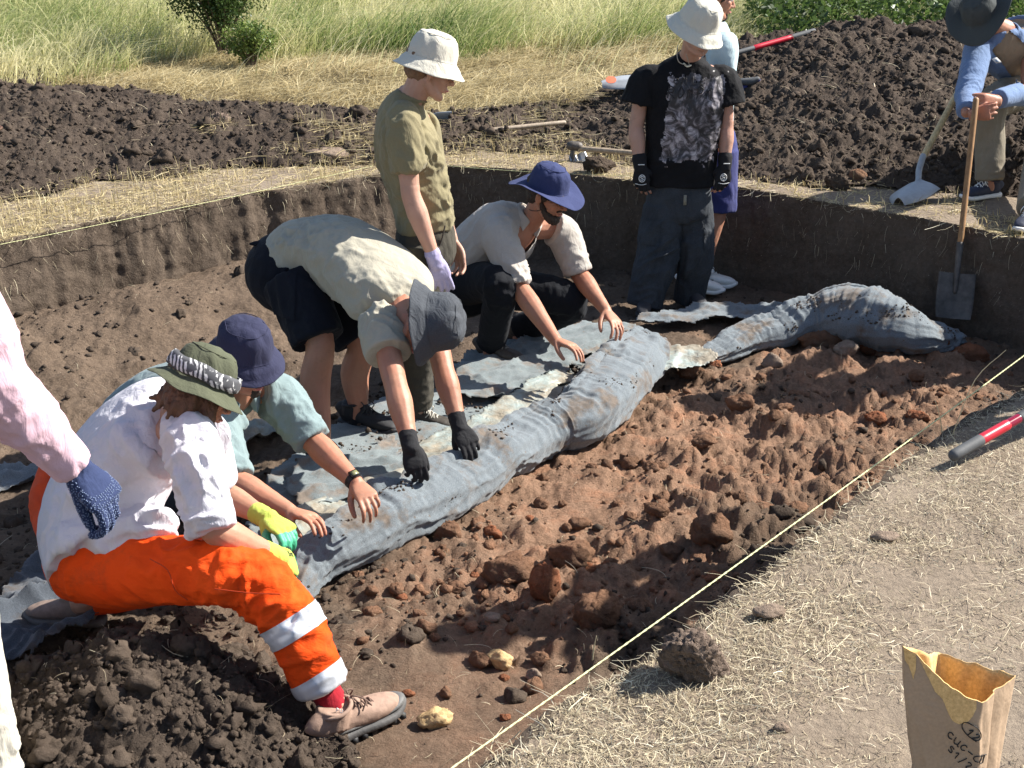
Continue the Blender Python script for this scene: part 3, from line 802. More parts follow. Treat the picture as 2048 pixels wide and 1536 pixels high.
a = RNG.uniform(az(-350), az(2300), 2600); r = RNG.uniform(7.6, 11.2, 2600); x = a * r; y = r; z = heap_h(x, y); k = z > .02; x, y, z = x[k], y[k], z[k]; n = len(x)
blades('heap_roots', np.stack([x, y, z + .006], 1), RNG.uniform(-.02, .05, n), RNG.uniform(0, 6.28, n), RNG.gamma(2, .035, n), RNG.uniform(.0008, .0022, n), RNG.uniform(.0, .7, n), M['straw'], K=4, droop=.6, lying=True)
def leaf_cloud(name, P, size, tint, mat, parent, label=None, narrow=.45):
    n = len(P)
    a = RNG.normal(0, 1, (n, 3)); a /= np.linalg.norm(a, axis=1)[:, None]
    b = RNG.normal(0, 1, (n, 3)); b -= a * (a * b).sum(1)[:, None]; b /= np.linalg.norm(b, axis=1)[:, None]
    s = size[:, None]
    c = np.cross(a, b)
    V = np.stack([P - a * s, P + b * s * narrow + c * s * .15, P + a * s, P - b * s * narrow + c * s * .15], 1).reshape(-1, 3)
    F = np.arange(4 * n).reshape(-1, 4)
    o = part(name, V, F, mat, parent, smooth=False)
    o['kind'] = 'stuff'
    at_ = o.data.attributes.new('tint', 'FLOAT', 'POINT'); at_.data.foreach_set('value', np.repeat(tint, 4).astype(np.float32))
    return o
def shrub(px, py, Y, w, h, nl, label, ls=.022, dark=.35):
    b = at(px, py, Y); b.z = 0
    root = thing('shrub', label, 'shrub', tuple(b))
    g = Geo(); r_ = random.Random(int(px)); tips = []
    for i in range(34):
        an = r_.uniform(0, 6.28); sp = r_.uniform(.1, 1) * w; hh = r_.uniform(.55, 1) * h
        p1 = (b.x + math.cos(an) * sp * .3, b.y + math.sin(an) * sp * .3, hh * .45)
        p2 = (b.x + math.cos(an) * sp * .7, b.y + math.sin(an) * sp * .7, hh * .8)
        p3 = (b.x + math.cos(an) * sp, b.y + math.sin(an) * sp, hh)
        g.tube([(b.x, b.y, -.05), p1, p2, p3], [.014, .01, .006, .002], n=5, sub=3)
        tips += [p2, p3, p3, tuple((np.array(p2) + p3) / 2), tuple((np.array(p1) + p2) / 2)]
    g.obj('stem', M['twig'], root)
    T = np.array(tips); idx = RNG.integers(0, len(T), nl)
    P = T[idx] + RNG.normal(0, 1, (nl, 3)) * np.array([w * .13, w * .13, h * .07])
    P[:, 2] = np.abs(P[:, 2])
    tint = (dark + .25 * noise3(P[:, 0] * 5, P[:, 1] * 5, P[:, 2] * 5) + RNG.normal(0, .18, nl)).clip(0, 1)
    leaf_cloud('foliage', P, RNG.uniform(ls * .6, ls, nl), tint, M['leaf'], root)
shrub(452, 150, 13.9, .55, 1.15, 21000, 'dark green leafy shrub standing in the tall grass, the largest of the field', .022, .32)
shrub(505, 200, 13.3, .26, .42, 4200, 'small yellow-green weed bush in front of the dark shrub', .020, .85)
shrub(700, 30, 19, .6, .9, 5000, 'faint green shrub deep in the grass at the top edge', .026, .6)
# leafy undergrowth behind the tall heap
n = 34000
px = RNG.uniform(1380, 2300, n); y = RNG.uniform(12.7, 18.5, n); x = (px - 1024) / FPX * (y * 1.02 + .6)
c_ = fbm(x * 1.4, y * 1.4, 5, 3)
z = RNG.random(n) ** .6 * (.75 + .5 * c_).clip(.15, 1.3)
k = px > 1500 - 120 * fbm(y, x, 2, 2) - 0 * y; x, y, z, c_ = x[k], y[k], z[k], c_[k]; n = len(x)
o = leaf_cloud('undergrowth', np.stack([x, y, z], 1), RNG.uniform(.02, .05, n), (.35 + .5 * c_ + RNG.normal(0, .2, n)).clip(0, 1), M['leaf'], None)
# dark hedge that closes the field far back
n = 26000
x = RNG.uniform(-16, 18, n); y = RNG.uniform(24, 27, n); z = RNG.random(n) ** .7 * (1.9 + .6 * noise3(x * .5, y * .5, 2))
leaf_cloud('hedgerow', np.stack([x, y, z], 1), RNG.uniform(.05, .11, n), (.3 + RNG.normal(0, .2, n)).clip(0, 1), M['leaf'], None)
# ================================================================== GEOTEXTILE, STRINGS, TOOLS, STONES
def felt_mat(name, c, dirt, amt):
    m, t, b = nt(name)
    v = co(t)
    col = ramp(t, noise(t, 230, 3, .8), [(.28, cs(c, .45)), (.5, c), (.72, cs(c, 1.75))])
    col = mix(t, .45, col, ramp(t, noise(t, 6, 4), [(.3, cs(c, .75)), (.7, cs(c, 1.2))]))
    f = ramp(t, noise(t, 4.5, 8, .68), [(.52, 0.0), (.62, amt)])
    col = mix(t, f, col, ramp(t, noise(t, 40, 4), [(.3, cs(dirt, .7)), (.7, cs(dirt, 1.4))]))
    col = mix(t, ramp(t, noise(t, 55, 3, .6), [(.66, 0.0), (.72, amt * .9)]), col, dirt)
    t.links.new(col, b.inputs['Base Color'])
    b.inputs['Roughness'].default_value = .95; b.inputs['Specular IOR Level'].default_value = .12; b.inputs['Sheen Weight'].default_value = .2
    bump(t, b, [(noise(t, 12, 4, .6), .35, .02), (noise(t, 320, 3, .8), .45, .003)])
    return m
M['felt'] = felt_mat('grey_felt', (.145, .166, .180), (.12, .088, .062), .8)
M['felt_dirty'] = felt_mat('muddy_felt', (.155, .180, .185), (.15, .115, .088), .85)
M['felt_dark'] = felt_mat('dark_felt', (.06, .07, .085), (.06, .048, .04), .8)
m, t, b = nt('blue_plastic_sheet')
col = ramp(t, noise(t, 5, 5), [(.3, (.27, .37, .38)), (.7, (.40, .48, .47))])
f = ramp(t, noise(t, 4.2, 9, .72), [(.34, 0.0), (.55, .95)])
col = mix(t, f, col, ramp(t, noise(t, 24, 5), [(.3, (.20, .165, .12)), (.7, (.36, .31, .235))]))
t.links.new(col, b.inputs['Base Color']); b.inputs['Roughness'].default_value = .38; b.inputs['Specular IOR Level'].default_value = .5
bump(t, b, [(noise(t, 13, 5, .6, None, 1.2), .5, .03), (noise(t, 90, 4), .25, .004)])
M['plastic'] = m

def roll(name, spec, mat, parent, gath=lambda q: 0, nring=96, sub=24, amp=.016, seed=0., flat=.80, wl=.055, voxel=None):
    """spec: (px, py of the front contact line with the floor, radius, squash)"""
    P = []; R = []; Q = []
    for (px, py, r, sq) in spec:
        p = on(px, py, FLOOR + .02); P.append((p.x, p.y + r * .75, 0)); R.append(r); Q.append(sq)
    P = catmull(np.column_stack([np.array(P), R, Q]), sub)
    X = P[:, :3].copy(); r = P[:, 3]; sq = P[:, 4]
    X[:, 2] = floor_h(X[:, 0], X[:, 1]) * .5 + FLOOR * .5 + r * sq * .93
    T = np.gradient(X, axis=0); T[:, 2] = 0; T /= np.linalg.norm(T, axis=1)[:, None]
    S = np.stack([T[:, 1], -T[:, 0], 0 * T[:, 0]], 1)       # towards the camera side
    a = np.arange(nring) * 2 * math.pi / nring
    s_ = np.concatenate([[0], np.cumsum(np.linalg.norm(np.diff(X, axis=0), axis=1))])
    rings = []
    for i in range(len(X)):
        ca, sa = np.cos(a), np.sin(a)
        rr = r[i] * (1 + .13 * noise3(s_[i] * 2.2 + seed, ca * 1.1, sa * 1.1))
        tw = s_[i] / wl * .72
        n1 = noise3(tw * .62 + 1.5 * ca - .8 * sa + seed, ca * .7 + s_[i] * 1.2, sa * .7)     # oblique gathers
        n2 = noise3(tw * 1.25 - sa * 1.4 + seed, ca * 1.1, sa * 1.1)
        n3 = noise3(s_[i] * 1.9 + 1.3 * ca + seed, ca * 1.7, sa * 1.7)
        mod = .05 + .8 * np.clip(noise3(s_[i] * 2.3, ca * .8 + seed, sa * .8) + .30, 0, 1) + 1.1 * gath(i / len(X))
        rr = rr + .75 * amp * mod * (ridge(n1) - .4 + .5 * (ridge(n2) - .4)) + amp * (.9 * (ridge(n3) - .4) + .6 * (ridge(noise3(s_[i] * 3.4 - 1.8 * sa + seed, ca * 1.2 + 4, sa * 1.2)) - .4) + .0035 * noise3(s_[i] * 14 + seed, ca * 2.4, sa * 2.4))
        rings.append(X[i] + S[i] * (rr * ca)[:, None] + np.array([0, 0, 1.0]) * (rr * sq[i] * np.where(sa < 0, .95, 1.0) * sa)[:, None])
    R = np.array(rings)
    g = Geo(); g.rings(R); g.RR = R
    return g

root = thing('geotextile_roll', 'long grey felt groundsheet being rolled up across the pit by the row of diggers', 'groundsheet', tuple(on(900, 1040, FLOOR)), None)
rollA = roll('roll', [(560, 1235, .045, .8), (610, 1180, .085, .95), (680, 1148, .105, .95), (760, 1110, .115, .98), (830, 1075, .116, .95), (900, 1035, .114, .95), (980, 985, .112, .92), (1050, 932, .115, .9), (1100, 908, .128, .85),
                     (1150, 895, .145, .82), (1195, 866, .158, .80), (1228, 825, .16, .80), (1262, 780, .155, .78), (1290, 745, .135, .78), (1310, 714, .08, .8)], None, None, gath=lambda q: 1.1 * math.exp(-((q - .93) / .10) ** 2) + .8 * math.exp(-((q - .66) / .06) ** 2), seed=2.2, amp=.013)
rollA.obj('felt_roll', M['felt'], root)
rollB = roll('roll', [(1318, 722, .045, .7), (1400, 722, .05, .7), (1450, 712, .070, .75), (1500, 698, .088, .8), (1560, 690, .105, .85), (1620, 684, .135, .86), (1690, 692, .19, .80), (1760, 705, .215, .74), (1820, 712, .205, .64), (1865, 705, .16, .58), (1905, 688, .11, .5)], None, None, gath=lambda q: 1.5 * sst(.86, .97, q) + .5 * math.exp(-((q - .2) / .10) ** 2), seed=7.7, amp=.013, wl=.05)
rollB.obj('felt_roll', M['felt'], root, label='bulging far end of the felt roll, gathered like a sack')

def crumbs_on(V, name, n, thr, rmax=.007):
    Nz = V[:, 2] - np.median(V[:, 2]); k = RNG.integers(0, len(V), n * 8); P = V[k]
    m_ = fbm(P[:, 0] * 6, P[:, 1] * 6, P[:, 2] * 6 + 3, 4) > thr; P = P[m_][:n]
    clods(name, P, RNG.gamma(1.5, .0018, len(P)).clip(.0012, rmax), M['clod'])
for _g, _n in ((rollA, 'crumbs_on_felt'), (rollB, 'crumbs_on_felt')):
    _V = _g.RR[:, 4:46].reshape(-1, 3); crumbs_on(_V, _n, 800, .30)
def flap(g, lo, hi, a0, a1, hgt, seed, name='felt_flap'):
    R = g.RR; n = len(R); k0, k1 = int(lo * n), int(hi * n); V = []; F = []; ns_ = 9
    for i in range(k0, k1):
        q = (i - k0) / (k1 - k0); e = math.sin(math.pi * min(1, max(0, q))) ** .5
        ang = a0 + (a1 - a0) * q + .18 * float(noise3(i * .05, seed, 1)); j = ang / (2 * math.pi) * R.shape[1]; j0 = int(j) % R.shape[1]; f = j - int(j)
        p = R[i, j0] * (1 - f) + R[i, (j0 + 1) % R.shape[1]] * f; c = R[i].mean(0); o = unit(p - c); b = unit(np.cross(unit(R[min(i + 1, n - 1)].mean(0) - R[i - 1].mean(0)), o))
        if b[2] > 0: b = -b
        hh = hgt * e * (1 + .7 * float(noise3(i * .06, seed, 5)))
        for s in range(ns_):
            t_ = s / (ns_ - 1); bend = t_ * 1.9 + .5 * float(noise3(i * .09, t_ * 2, seed))
            V.append(p - o * .006 + o * hh * math.sin(bend) * .62 + b * hh * (1 - math.cos(bend)) * .62 + o * .006 * float(noise3(i * .25, t_ * 3, seed)))
    m_ = k1 - k0
    for i in range(m_ - 1):
        for s in range(ns_ - 1): F.append((i * ns_ + s, (i + 1) * ns_ + s, (i + 1) * ns_ + s + 1, i * ns_ + s + 1))
    V = np.array(V); F = np.array(F); Vn = vnormals(V, F); n_ = len(V)
    part(name, np.vstack([V, V + Vn * .004]), np.vstack([F, F[:, ::-1] + n_]), M['felt'], root, True, 'folded upper edge of the felt')
flap(rollA, .10, .60, 1.75, 1.9, .060, 3.0)
flap(rollA, .66, .97, 2.0, 1.7, .055, 9.0)
flap(rollB, .05, .70, 1.9, 2.0, .05, 5.0)
soft_h = lambda x, y: FLOOR + .25 * (low_h(x, y) - FLOOR) / .6
def sheet(name, poly_px, z0, mat, parent, cell=.011, amp=.03, seed=0., ang=.5, wl=.11, rag=.03, lift=0.0, zf=low_h, label=None, solo_=None, holes=(), profile=None):
    P = np.array([W2(a, b_, FLOOR + z0 + .02) for a, b_ in poly_px])
    lo = P.min(0) - .05; hi = P.max(0) + .05
    xs = np.arange(lo[0], hi[0], cell); ys = np.arange(lo[1], hi[1], cell * 1.25)
    X, Y = np.meshgrid(xs, ys); x, y = X.ravel(), Y.ravel()
    d = edge_dist(x, y, P) * np.where(inside(x, y, P), 1, -1) + rag * fbm(x * 9 + seed, y * 9, seed, 4)
    for (hx, hy, hr) in holes:
        p = on(hx, hy, FLOOR + z0); q = np.hypot(x - p.x, (y - p.y) * .8) + .5 * hr * fbm(x * 12, y * 12, seed + 3, 3)
        d = np.minimum(d, q - hr)
    u = x * math.cos(ang) + y * math.sin(ang); v = -x * math.sin(ang) + y * math.cos(ang)
    wv = .06 * fbm(x * 3, y * 3, seed, 2)
    n1 = noise3(u * 1.1 + seed, (v + wv) / wl * .7, seed); n2 = noise3(u * 2.2 + seed, (v - wv) / wl * 1.6, seed + 5); n3 = noise3((u + wv) / wl * .7, v * 1.5, seed + 8)
    f = amp * (1.2 * ridge(n1) + .30 * ridge(n2) + .45 * ridge(n3)) + amp * .10 * fbm(x * 14, y * 14, seed, 3)
    z = zf(x, y) * .6 + FLOOR * .4 + z0 + f + lift * sst(0, .35, d)
    if profile is not None: z = z + profile(x, y)
    z = z + .012 * fbm(x * 11, y * 11, seed + 1, 2) * sst(.06, 0, d)
    keep = (d > 0).reshape(X.shape)
    V, F = compact(np.stack([x, y, z], 1), grid_faces(len(ys), len(xs), keep))
    Vn = vnormals(V, F)
    n = len(V)
    V2 = np.vstack([V, V - Vn * .0025])
    F2 = np.vstack([F, F[:, ::-1] + n])
    # close the border with side faces
    E = np.vstack([np.stack([F[:, i], F[:, (i + 1) % 4]], 1) for i in range(4)])
    key = np.sort(E, 1); _, inv, cnt = np.unique(key, axis=0, return_inverse=True, return_counts=True)
    be = E[cnt[inv.ravel()] == 1]
    F2 = np.vstack([F2, np.stack([be[:, 1], be[:, 0], be[:, 0] + n, be[:, 1] + n], 1)])
    if solo_: return solo(name, V2, F2, mat, solo_[0], solo_[1], tuple(V.mean(0)), solo_[2] if len(solo_) > 2 else None)
    return part(name, V2, F2, mat, parent, True, label)
sheet('felt_sheet', [(500, 1110), (500, 1010), (555, 925), (620, 872), (740, 805), (870, 742), (960, 710), (1060, 662), (1170, 640), (1275, 645), (1300, 700), (1190, 800), (1080, 880), (900, 985), (700, 1075), (570, 1150)],
      .050, M['felt_dirty'], root, zf=soft_h, amp=.022, seed=1.3, ang=.55, wl=.17, label='muddy grey felt lying flat behind the roll')
sheet('plastic_sheet', [(500, 1110), (548, 1035), (610, 1000), (720, 960), (800, 905), (880, 860), (960, 825), (1040, 770), (1110, 742), (1150, 745), (1165, 790), (1120, 850), (1070, 905), (980, 940), (900, 975), (780, 1030), (680, 1070), (570, 1130)],
      .088, M['plastic'], root, zf=soft_h, amp=.018, seed=4.1, ang=.35, wl=.22, rag=.03, holes=[(1130, 778, .03), (1030, 890, .03)], label='pale blue plastic liner smeared with mud')
sheet('felt_sheet', [(930, 700), (1010, 690), (1090, 662), (1180, 650), (1250, 650), (1240, 690), (1120, 745), (1020, 790), (940, 800), (880, 790)], .085, M['felt_dirty'], root, zf=soft_h, amp=.026, seed=9.2, ang=.6, wl=.10, label='rumpled fold of felt under the crouching man')
sheet('felt_sheet', [(560, 960), (620, 900), (720, 905), (790, 870), (830, 930), (800, 985), (700, 1000), (600, 1010)], .085, M['felt_dirty'], root, zf=soft_h, amp=.028, seed=3.2, ang=.4, wl=.12, label='fold of felt by the black shoe')
# dark strap fold pulled tight in front of boots
sheet('felt_sheet', [(1240, 640), (1330, 618), (1420, 604), (1530, 606), (1640, 612), (1700, 640), (1640, 655), (1520, 640), (1430, 630), (1330, 640)], .055, M['felt'], root, amp=.018, seed=6.1, ang=-.1, wl=.09, label='taut edge of felt along the back of the roll')
sheet('plastic_sheet', [(1255, 690), (1290, 680), (1400, 682), (1430, 700), (1440, 720), (1330, 738), (1280, 715)], .10, M['plastic'], root, zf=soft_h, amp=.015, seed=8.4, ang=1.5, wl=.08, rag=.02, label='dirty translucent plastic strip between the two rolled parts')
# edge of plastic/felt seam on top of the roll (held by the hands)
def seam(pts, r, mat, name='felt_edge', lab=None):
    g = Geo(); g.tube([tuple(at(*p)) for p in pts], r, n=8, sub=6)
    V = np.vstack(g.V); V = V + (.006 * fbm(V[:, 0] * 25, V[:, 1] * 25, V[:, 2] * 25, 3))[:, None]
    part(name, V, g.F, mat, root, True, lab)

_sx = RNG.uniform(560, 1280, 5200); _sy = RNG.uniform(650, 1080, 5200); _d = np.array([tuple(on(a_, b_, FLOOR + .06)) for a_, b_ in zip(_sx, _sy)])
_P = np.array([W2(*q_, FLOOR + .06) for q_ in [(560, 1080), (640, 900), (900, 760), (1080, 680), (1250, 660), (1270, 700), (1120, 820), (900, 960), (700, 1050)]])
_k = inside(_d[:, 0], _d[:, 1], _P) & (fbm(_d[:, 0] * 4, _d[:, 1] * 4, 7, 3) > .12); _d = _d[_k]; _d[:, 2] = soft_h(_d[:, 0], _d[:, 1]) * .6 + FLOOR * .4 + .082
clods('crumbs_on_sheets', _d, RNG.gamma(1.5, .0035, len(_d)).clip(.002, .016), M['clod'])
sheet('felt_scrap', [(-120, 1000), (-60, 950), (20, 928), (90, 935), (70, 965), (0, 985), (-60, 1010)], .01, M['felt'], None, amp=.03, seed=2.9, wl=.07, solo_=('frayed scrap of grey felt on the dark soil at the left edge', 'fabric scrap'))
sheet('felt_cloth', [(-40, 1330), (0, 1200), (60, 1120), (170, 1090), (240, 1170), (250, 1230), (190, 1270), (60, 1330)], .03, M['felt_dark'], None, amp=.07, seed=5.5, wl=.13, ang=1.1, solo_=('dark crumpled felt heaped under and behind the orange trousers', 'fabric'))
sheet('plastic_scrap', [(430, 880), (470, 850), (560, 840), (590, 855), (520, 880), (450, 905)], .02, M['plastic'], None, amp=.03, seed=1.1, wl=.06, solo_=('torn pale plastic scrap between the teal shirt and the bare leg', 'plastic scrap'))
sheet('plastic_scrap', [(355, 600), (380, 590), (430, 594), (440, 602), (390, 608), (360, 612)], .01, M['felt'], None, amp=.02, seed=1.9, wl=.05, rag=.015, solo_=('small grey scrap on the bare soil near the left pit wall', 'fabric scrap'))
sheet('plastic_scrap', [(20, 700), (60, 690), (110, 680), (90, 700), (40, 712)], .01, M['felt'], None, amp=.02, seed=3.9, wl=.05, rag=.015, solo_=('thin grey scrap half buried left of the teal shirt', 'fabric scrap'))

# ---- strings
M['string'] = plain('yellow_green_string', (.62, .62, .33), .8, scale=220, bs=.4)
def string(p, q, r, label, fuzz=400):
    g = Geo(); n = 60
    P = [tuple(p + (q - p) * (i / n) - Vector((0, 0, .012 * math.sin(math.pi * i / n)))) for i in range(n + 1)]
    for k in range(2):      # two twisted strands
        S = []
        A = np.array(P); A = catmull(A, 4); s = np.arange(len(A)) * 1.9 + k * math.pi
        S = A + np.stack([0 * s, np.cos(s) * r * .55, np.sin(s) * r * .55], 1)
        g.tube(S, r * .68, n=5, sub=1)
    c = (p + q) / 2
    o = g.solo('boundary_string', M['string'], label, 'string', tuple(c))
    return o
a = on(870, 1560, .05); b_ = on(2160, 628, .05)
string(a, b_, .0026, 'taut yellow-green string running diagonally over the near edge of the pit')
string(on(-200, 528, .02), on(745, 332, .02), .0018, 'thin pale string stretched over the straw above the left pit wall')
string(on(880, 330, .01), on(1270, 352, .01), .0018, 'thin green string along the far rim behind the navy hat')

# ---- stones
M['clod_big'] = soil_mat('rough_pink_brown_clod', (.20, .145, .112), (.36, .275, .22), c3=(.16, .12, .095), bs=1.5)
def stone(px, py, r, label, mat, z=None, sq=(1, .8, .65), seed=0, yaw=0., cat='stone', tilt=0., rough=.22, group=None, lift=.35, n=26):
    p = on(px, py, FLOOR if z is None else z)
    zz = (lz(p.x, p.y) if z is None else max(gz(p.x, p.y), z)) if z is not False else 0
    c = np.array([p.x, p.y, zz + r * sq[2] * lift])
    th = np.linspace(.06, math.pi - .06, n // 2 + 1)[:, None]; ph = (np.arange(n) * 2 * math.pi / n)[None, :]
    D = np.stack([np.sin(th) * np.cos(ph), np.sin(th) * np.sin(ph), np.cos(th) + 0 * ph], -1)
    s = 1 + rough * fbm(D[..., 0] * 1.4 + seed * 3.7, D[..., 1] * 1.4, D[..., 2] * 1.4 + seed, 5, .55)
    # facets
    rr = np.random.default_rng(int(seed * 10) + 3)
    for k in range(9):
        nrm = unit(rr.normal(0, 1, 3)); h = rr.uniform(.62, .92)
        dd = (D * nrm).sum(-1); s = np.minimum(s, np.where(dd > .2, h / np.maximum(dd, .2) * (1 + .04 * fbm(D[..., 0] * 5, D[..., 1] * 5, D[..., 2] * 5 + seed, 3)), 9))
    s = s + (.07 * billow(D[..., 0] * 4 + seed, D[..., 1] * 4, D[..., 2] * 4, 3) + .05 * fbm(D[..., 0] * 9, D[..., 1] * 9, D[..., 2] * 9 + seed, 3)) * (1.8 if cat == 'clay lump' or n >= 60 else 1)
    V = D * s[..., None] * r * np.array(sq)
    cy, sy = math.cos(yaw), math.sin(yaw); ct, st = math.cos(tilt), math.sin(tilt)
    V = np.stack([V[..., 0] * ct + V[..., 2] * st, V[..., 1], -V[..., 0] * st + V[..., 2] * ct], -1)
    V = np.stack([V[..., 0] * cy - V[..., 1] * sy, V[..., 0] * sy + V[..., 1] * cy, V[..., 2]], -1) + c
    g = Geo(); g.rings(V)
    return g.solo('stone' if cat == 'stone' else 'clay_lump', mat, label, cat, tuple(c), group)
stone(1390, 1350, .092, 'large rough grey-brown clod lying on the straw beside the string', M['clod_big'], 0, (1.05, .8, .78), 1, .2, tilt=.5, lift=.8, n=64, rough=.36)
stone(1537, 1238, .048, 'small pinkish flat stone on the trodden ground above the large stone', M['stone_grey'], 0, (1, .7, .42), 2, .3, lift=.9)
stone(1768, 1080, .05, 'thin flat brown stone on the straw right of the string', M['stone_grey'], 0, (1, .5, .28), 3, -.1, lift=.9)
stone(1560, 1465, .022, 'pebble on the trodden earth left of the paper bag', M['stone_grey'], 0, (1, .7, .6), 4)
stone(872, 1450, .058, 'ochre yellow stone lying apart on brown soil near the boot', M['stone_tan'], None, (1, .62, .55), 5, .25, lift=.7, n=34, rough=.4)
stone(1003, 1322, .052, 'tan stone with a flat top at the edge of the large shadow', M['stone_tan'], None, (1, .75, .6), 6, -.3, lift=.7, n=32)
stone(1070, 1350, .030, 'small grey stone right of the flat-topped tan stone', M['stone_grey'], None, (1, .8, .8), 7)
stone(1028, 1392, .042, 'dark lumpy stone below the flat-topped tan stone', M['clod'], None, (1, .9, .8), 8)
stone(1010, 1350, .02, 'small orange clay crumb beside the dark lumpy stone', M['daub_red'], None, (1, .9, .6), 9, cat='clay lump')
stone(1010, 1438, .02, 'orange-red clay crumb nearest the bottom of the photo', M['daub_red'], None, (1, .9, .6), 10, cat='clay lump')
stone(985, 1258, .032, 'grey rounded pebble lying in the large shadow', M['stone_grey'], None, (1, .8, .6), 11)
stone(1692, 722, .075, 'smooth dark grey stone below the bulging felt', M['stone_grey'], None, (1, .7, .55), 12, .1)
stone(1745, 700, .095, 'bright red-brown block against the bulging end of the felt', M['daub_red'], None, (.9, .7, .9), 13, lift=.6, cat='clay lump')
stone(1845, 706, .13, 'long red-brown block at the right foot of the felt bulge', M['daub_red'], None, (1.1, .6, .5), 14, -.15, lift=.7, cat='clay lump')
stone(1935, 712, .10, 'red-brown block furthest right in the pit', M['daub_red'], None, (1.1, .6, .55), 15, -.2, lift=.6, cat='clay lump')
stone(1640, 695, .12, 'dull brown block left of the bright red-brown block', M['daub'], None, (1.1, .7, .6), 16, .1, lift=.6, cat='clay lump')
stone(1545, 735, .06, 'grey stone in the shaded hollow under the felt', M['stone_grey'], None, (1, .8, .7), 17)
stone(1385, 750, .075, 'large brown lump just right of the gathered felt', M['daub'], None, (1, .8, .65), 18, lift=.5, cat='clay lump')
stone(1480, 830, .07, 'round orange-brown lump in the middle of dark crumbs', M['daub'], None, (1, .8, .7), 19, lift=.6, cat='clay lump')
stone(1750, 848, .055, 'pale orange lump at the edge of the shaded hollow', M['daub_red'], None, (1, .7, .6), 20, lift=.6, cat='clay lump')
stone(1825, 845, .038, 'small red clay piece near the string at right', M['daub_red'], None, (1, .8, .5), 21, lift=.6, cat='clay lump')
stone(895, 1082, .06, 'orange-brown lump standing alone close to the felt roll', M['daub'], None, (1, .8, .8), 22, lift=.5, cat='clay lump')
stone(985, 1070, .04, 'smaller orange lump right of the one close to the felt roll', M['daub_red'], None, (1, .8, .9), 23, lift=.6, cat='clay lump')
stone(1140, 1135, .085, 'pinkish clay lump in the middle of the brown clearing', M['daub'], None, (1, .8, .7), 24, lift=.5, cat='clay lump')
stone(1015, 1180, .09, 'reddish clay mass left of the pinkish lump', M['daub'], None, (1.1, .8, .7), 25, lift=.4, cat='clay lump')
stone(1090, 1215, .07, 'dark red lump on the upper border of the large shadow', M['daub_red'], None, (.9, .8, 1.0), 26, lift=.5, cat='clay lump')
stone(1190, 1275, .095, 'biggest dark red block inside the large shadow', M['daub'], None, (1, .7, .7), 27, .6, lift=.3, cat='clay lump')
stone(1420, 1105, .09, 'reddish lump with a dark hollow beside the string', M['daub'], None, (1, .8, .8), 28, lift=.5, cat='clay lump')
_i = 0
for (px, py, r, h) in LUMPS:
    _i += 1
    if _i % 2 == 0: continue
    ox = ((_i * 37) % 50) - 25
    stone(px + ox, py + 12, r * .36, 'reddish-brown burnt clay lump bedded in the rough red part of the pit floor', M['daub_red'] if _i % 5 == 0 else M['daub'], None, (1.15, .8, .6), 30 + _i, _i, group='burnt clay lumps of the pit floor', lift=.35, cat='clay lump')
_rr = np.random.default_rng(77)
for _i in range(60):
    px = _rr.uniform(700, 1900); py = _rr.uniform(760, 1400)
    p = on(px, py, FLOOR)
    if not inside(np.array([p.x]), np.array([p.y]), OUT)[0] or edge_dist(np.array([p.x]), np.array([p.y]), OUT)[0] < .1 or zone_red(np.array([p.x]), np.array([p.y]))[0] < .25 or (px < 1250 and py < 1000): continue
    stone(px, py, _rr.uniform(.018, .042), 'reddish-brown burnt clay lump bedded in the rough red part of the pit floor', M['daub'] if _i % 4 else M['daub_red'], None, (1.1, .85, .75), 130 + _i, _i, group='burnt clay lumps of the pit floor', lift=.5, cat='clay lump', n=18)
# by the heaps
stone(655, 325, .17, 'flat brown stone slab on the straw in front of the left heap', M['stone_grey'], 0, (1, .55, .32), 50, .1, lift=.9)
stone(440, 262, .12, 'big upright clod with a pale face on the end of the left heap', M['clod_big'], .14, (.8, .6, .8), 51, .3, n=60, rough=.35)
stone(1195, 345, .085, 'dark soil clod on the far rim in front of the tall heap', M['clod'], 0, (1.1, .8, .8), 52, lift=.6, n=60, rough=.4)
stone(1672, 378, .08, 'squarish clod at the foot of the tall heap', M['clod'], 0, (1, .8, .8), 53, lift=.6, n=60, rough=.3)
stone(1712, 366, .07, 'brown clod beside the squarish clod at the heap foot', M['daub'], 0, (1, .8, .7), 54, lift=.7)
stone(30, 232, .06, 'whitish stone high on the left heap', M['stone_tan'], .25, (1, .8, .7), 55)
stone(1700, 115, .04, 'small pale stone high on the tall heap', M['stone_tan'], .45, (1, .8, .7), 56)

# ---- tools
M['steel'] = plain('worn_steel', (.42, .44, .47), .38, .55, .12, .15, 30)
M['steel_dark'] = plain('dull_spade_steel', (.10, .088, .078), .6, .3, .45, .4, 14)
M['steel_pale'] = plain('pale_painted_steel', (.34, .36, .38), .45, .1, .1, .1, 30)
def wood(name, c):
    m, t, b = nt(name)
    mp = N(t, 'ShaderNodeMapping'); t.links.new(co(t), mp.inputs['Vector']); mp.inputs['Scale'].default_value = (60, 60, 6)
    col = ramp(t, noise(t, 1.0, 5, .6, mp.outputs[0]), [(.3, cs(c, .65)), (.7, cs(c, 1.25))])
    t.links.new(col, b.inputs['Base Color']); b.inputs['Roughness'].default_value = .6
    bump(t, b, [(noise(t, 1.0, 5, .6, mp.outputs[0]), .2, .002)])
    return m
M['wood'] = wood('ash_wood', (.55, .42, .22)); M['wood_dark'] = wood('old_varnished_wood', (.30, .155, .06)); M['wood_grey'] = wood('weathered_wood', (.33, .26, .185))
M['fibre_red'] = plain('red_fibreglass', (.50, .012, .03), .35, 0, .05, .02, 30, .5)
M['rubber_grey'] = plain('grey_rubber_grip', (.075, .078, .082), .7, 0, .1, .1, 60)
